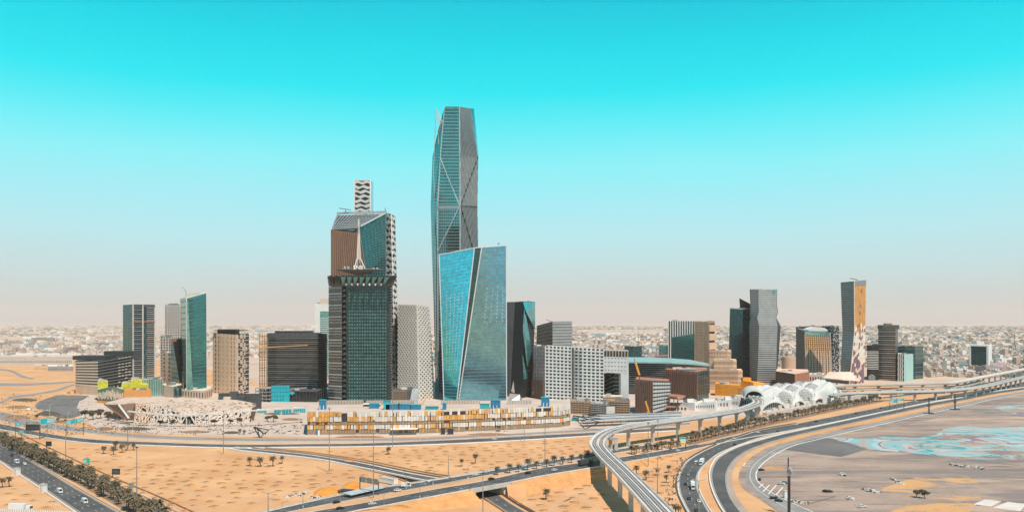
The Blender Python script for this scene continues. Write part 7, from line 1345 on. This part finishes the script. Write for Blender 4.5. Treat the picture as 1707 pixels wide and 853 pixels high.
# painted bays and stripes of the lot
k = MB()
def ln_(x0, y0, x1, y1, w): a, b = G(x0, y0), G(x1, y1); d = nrm(b-a); s = np.array((-d[1], d[0], 0))*w/2; k.poly([x+np.array((0, 0, .2)) for x in (a-s, b-s, b+s, a+s)])
for i in range(5): ln_(1287-i*1.3, 753+i*2.2, 1326-i*3, 757+i*1.6, 1.0)
for x0, y0, x1, y1 in ((1265, 812.5, 1272.5, 806), (1272, 819, 1283, 807.5), (1281, 823, 1294, 808.5), (1292, 826.5, 1305, 811.5), (1241, 771, 1252, 772), (1241, 776.5, 1252, 777.5), (1239, 776, 1243, 771)): ln_(x0, y0, x1, y1, .9)
k.build('bay_marking', 'white_line', kind='structure')
k = MB(); ln_(1446, 748.8, 1707, 776.5, .5); ln_(1330, 872, 1450, 790, .3) if 0 else None; ln_(1347, 840, 1392, 827, .5); ln_(1310, 748, 1350, 754, .5); k.build('tarmac_joint', 'charcoal', kind='structure')
# ------------------------------------------------------------------ the old town out to the horizon
rc = random.Random(99); CM = ['city_a', 'city_b', 'city_c', 'city_d', 'city_e', 'city_f']; WT = [.36, .26, .11, .07, .185, .015]
def pick():
    x = rc.random(); s = 0
    for i, w in enumerate(WT):
        s += w
        if x < s: return i
    return 0
from mathutils import noise as mno
houses = []; th = .35; ct, st = math.cos(th), math.sin(th)
for y0, y1, cell_ in ((1500, 3000, 17), (3000, 6000, 34), (6000, 13500, 66)):
    R_ = int(y1*1.25/cell_)
    for ix in range(-R_, R_):
        for iy in range(-R_//2, R_+2):
            x = (ix+rc.uniform(-.1, .1))*cell_; y = (iy+rc.uniform(-.1, .1))*cell_; wx, wy = x*ct-y*st, x*st+y*ct
            if not (y0 <= wy < y1) or abs(wx) > wy*.66: continue
            px = 853.5+wx/wy*F
            if px < 560 and wy < 2350: continue
            if px < 1250 and wy < 1900: continue
            if px > 1250 and wy < (1560 if px > 1545 else 1870): continue
            if ix % 7 == 0 or iy % 11 == 0: continue
            nz = mno.noise((wx*.0012, wy*.0006, 0)); nz2 = mno.noise((wx*.004, wy*.002, 5))
            if nz > .28 and wy > 2500: continue
            if 975 < px < 1112 and 6000 < wy < 9300: continue
            if rc.random() > (.80 if nz2 < .2 else .35): continue
            s = cell_*rc.uniform(.55, .92); s2 = cell_*rc.uniform(.5, .95); h = rc.uniform(5, 9.5)*(1 if wy > 2600 else .85) if rc.random() < .93 else rc.uniform(12, 22)
            big = rc.random() < .012
            if big: s, s2, h = cell_*rc.uniform(1.5, 3.5), cell_*rc.uniform(1, 1.6), rc.uniform(8, 14)
            houses.append((wy, wx, s, s2, h, pick() if not big else rc.choice((1, 3, 5)), px))
houses.sort()
def house_mesh(i):
    r = random.Random(i); k = MB(); k.box((0, 0, 0), (1, 1, 1)); k.box((r.uniform(-.2, .2), r.uniform(-.2, .2), 1), (.4, .35, .28))
    for e in (-1, 1): k.box((e*.47, 0, 1), (.05, .98, .07)); k.box((0, e*.47, 1.0), (.88, .05, .065))
    w = MB()
    for a in range(5):
        for f in (.15, .6): w.box((-.38+a*.19, -.5, f), (.08, .03, .18)); w.box((.5, -.38+a*.19, f), (.02, .08, .18))
    return k, w
hp = []
for i, m in enumerate(CM):
    k, w = house_mesh(i); r = bpy.data.objects.new('city_house', None); C.objects.link(r); k.build('wall', m, r); w.build('window', 'dark' if m != 'city_d' else 'city_b', r); hp.append(r)
hused = set()
near = [h for h in houses if h[0] < 4000 and not (560 < h[6] < 860 and h[0] < 9999 and False)][:300]
for (wy, wx, s, s2, h, m, px) in near:
    if m in hused: o = copy_tree(hp[m])
    else: o = hp[m]; hused.add(m)
    o.location = (wx, wy, 0); o.rotation_euler[2] = th; o.scale = (s, s2, h)
    zn = 'on the plain left of the towers' if px < 560 else 'glimpsed between the central towers' if px < 1150 else 'behind the right hand towers' if px < 1450 else 'on the far right plain beyond the viaducts'
    cn_ = ('sandy beige', 'white', 'brown', 'dark grey', 'tan', 'grey blue')[m]; o['label'] = cn_+' flat roofed town house '+zn; o['category'] = 'house'; o['group'] = cn_+' town houses '+zn
for i, r in enumerate(hp):
    if i not in hused:
        for c in list(r.children): bpy.data.objects.remove(c)
        bpy.data.objects.remove(r)
ns = set(id(h) for h in near); k = MB()
V, Fc, Mi = [], [], []; dirs = ((-1, -1), (1, -1), (1, 1), (-1, 1))
for hh in houses:
    if id(hh) in ns: continue
    wy, wx, s, s2, h, m, px = hh; n0 = len(V)
    for z in (0, h):
        for a, b in dirs: u, v = a*s/2, b*s2/2; V.append((wx+u*ct-v*st, wy+u*st+v*ct, z))
    for f in ((4, 5, 6, 7), (0, 1, 5, 4), (1, 2, 6, 5), (2, 3, 7, 6), (3, 0, 4, 7)): Fc.append(tuple(n0+i for i in f)); Mi.append(m)
    if wy < 5000 and rc.random() < .6:
        n0 = len(V); ox, oy = rc.uniform(-.25, .25)*s, rc.uniform(-.25, .25)*s2
        for z in (h, h+2.6):
            for a, b in dirs: u, v = ox+a*s*.2, oy+b*s2*.18; V.append((wx+u*ct-v*st, wy+u*st+v*ct, z))
        for f in ((4, 5, 6, 7), (0, 1, 5, 4), (1, 2, 6, 5), (2, 3, 7, 6), (3, 0, 4, 7)): Fc.append(tuple(n0+i for i in f)); Mi.append(m)
k.v, k.f, k.m = V, Fc, Mi; o = tag(k.build('distant_houses', CM), 'thousands of low flat roofed houses filling the plain to the horizon', 'houses'); o['kind'] = 'stuff'
print('houses', len(houses))
k = MB()
for _ in range(2600):
    wy = 1700*math.exp(rc.random()*1.9); wx = rc.uniform(-.62, .62)*wy; px = 853.5+wx/wy*F
    if mno.noise((wx*.003, wy*.0015, 9)) < .12 or (px < 560 and wy < 2100) or (px > 560 and wy < 1850): continue
    for _2 in range(4):
        s = rc.uniform(3, 7); c = (wx+rc.uniform(-12, 12), wy+rc.uniform(-12, 12), 0); k.tube(c, (c[0]+rc.uniform(-1, 1), c[1], s), s*.9, s*.45, n=5)
o = tag(k.build('distant_trees', 'city_green'), 'dark tree clumps scattered among the low houses of the plain', 'trees'); o['kind'] = 'stuff'
for x0, x1, yt, yb, m, lab in ((0, 26, 588, 592, 'city_f', 'long low teal roofed shed at the left frame edge'), (26, 135, 590, 600, 'city_b', 'long pale shed row left of the striped midrise'), (0, 120, 594, 608, 'concrete', 'long grey concrete compound wall at the left'), (38, 60, 561, 567, 'white', 'white gabled warehouse on the left plain'), (78, 93, 562, 569, 'white', 'small white warehouse right of the gabled one'), (105, 130, 579, 587, 'pink_roof', 'warehouse with faded red roofs on the left plain'), (0, 30, 571, 577, 'city_d', 'dark long warehouse at the left edge'), (52, 92, 563, 570, 'city_d', 'dark long warehouse behind the white ones'), (57, 78, 609, 617, 'beige', 'square sandy walled compound on the left plain'), (80, 122, 610, 618, 'concrete_grey', 'grey compound building with dark openings on the left plain'), (1010, 1035, 555, 560, 'white', 'white warehouse beyond the airfield strip'), (985, 1010, 556, 561, 'city_f', 'pale blue warehouse beyond the airfield strip'), (1655, 1675, 604, 618, 'pink_wall', 'pink walled building right of the framed glass block')):
    Yd = 149800/(yb+.5-HZ); T = Tower('warehouse', lab, [[(x0, None, Yd), (x1, None, Yd)], [(x0, yt, Yd), (x1, yt, Yd)]], [m], back=40+Yd*.01, roof=m if m != 'concrete_grey' else 'city_b', shrink=1); windows(T.root, T.q(0), max(4, int((x1-x0)/3)), 1, .3, .3, 'dark', v=(.1, .7))
for px, yt, yb, lab in ((691, 530, 575, ''), (1691-0, 553, 580, 'thin red white lattice mast on the right horizon'), (1636, 553, 575, 'thin lattice mast above the framed block'), (1064, 551, 580, 'thin lattice mast behind the curved roof office'), (292+100, 532, 545, 'tiny mast on the left horizon')):
    if not lab: continue
    Yd = 149800/(yb-HZ); r_ = thing('radio_mast', lab, 'mast', B(px, Yd)); k = MB(); [k.bar(B(px+dx*.7, Yd), P(px, yt, Yd), .7, .7, up=(0, 1, 0)) for dx in (-1, 1)]; k.build('leg', 'charcoal', r_); k = MB(); [k.bar(P(px-.5, yt+(yb-yt)*t, Yd), P(px+.5, yt+(yb-yt)*t, Yd), .6, .6) for t in (.2, .4, .6, .8)]; k.build('rung', 'red', r_)
# ------------------------------------------------------------------ air
HAZE = 3.1e-5
k = MB(); k.hexa([(-24500, -6500, -1), (24500, -6500, -1), (24500, 24500, -1), (-24500, 24500, -1), (-24500, -6500, 430), (24500, -6500, 430), (24500, 24500, 430), (-24500, 24500, 430)])
hm = bpy.data.materials.new('haze_air'); hm.use_nodes = True; n = hm.node_tree.nodes; n.clear(); o_ = n.new('ShaderNodeOutputMaterial'); v_ = n.new('ShaderNodeVolumePrincipled')
v_.inputs['Color'].default_value = (.90, .835, .80, 1); v_.inputs['Density'].default_value = HAZE; hm.node_tree.links.new(v_.outputs[0], o_.inputs['Volume']); MATS['haze_air'] = hm
hz = k.build('haze', 'haze_air'); hz['kind'] = 'stuff'; hz['label'] = 'thin pale haze over the whole plain'; hz['category'] = 'haze'
S.cycles.volume_bounces = 1 if hasattr(S, 'cycles') else 0
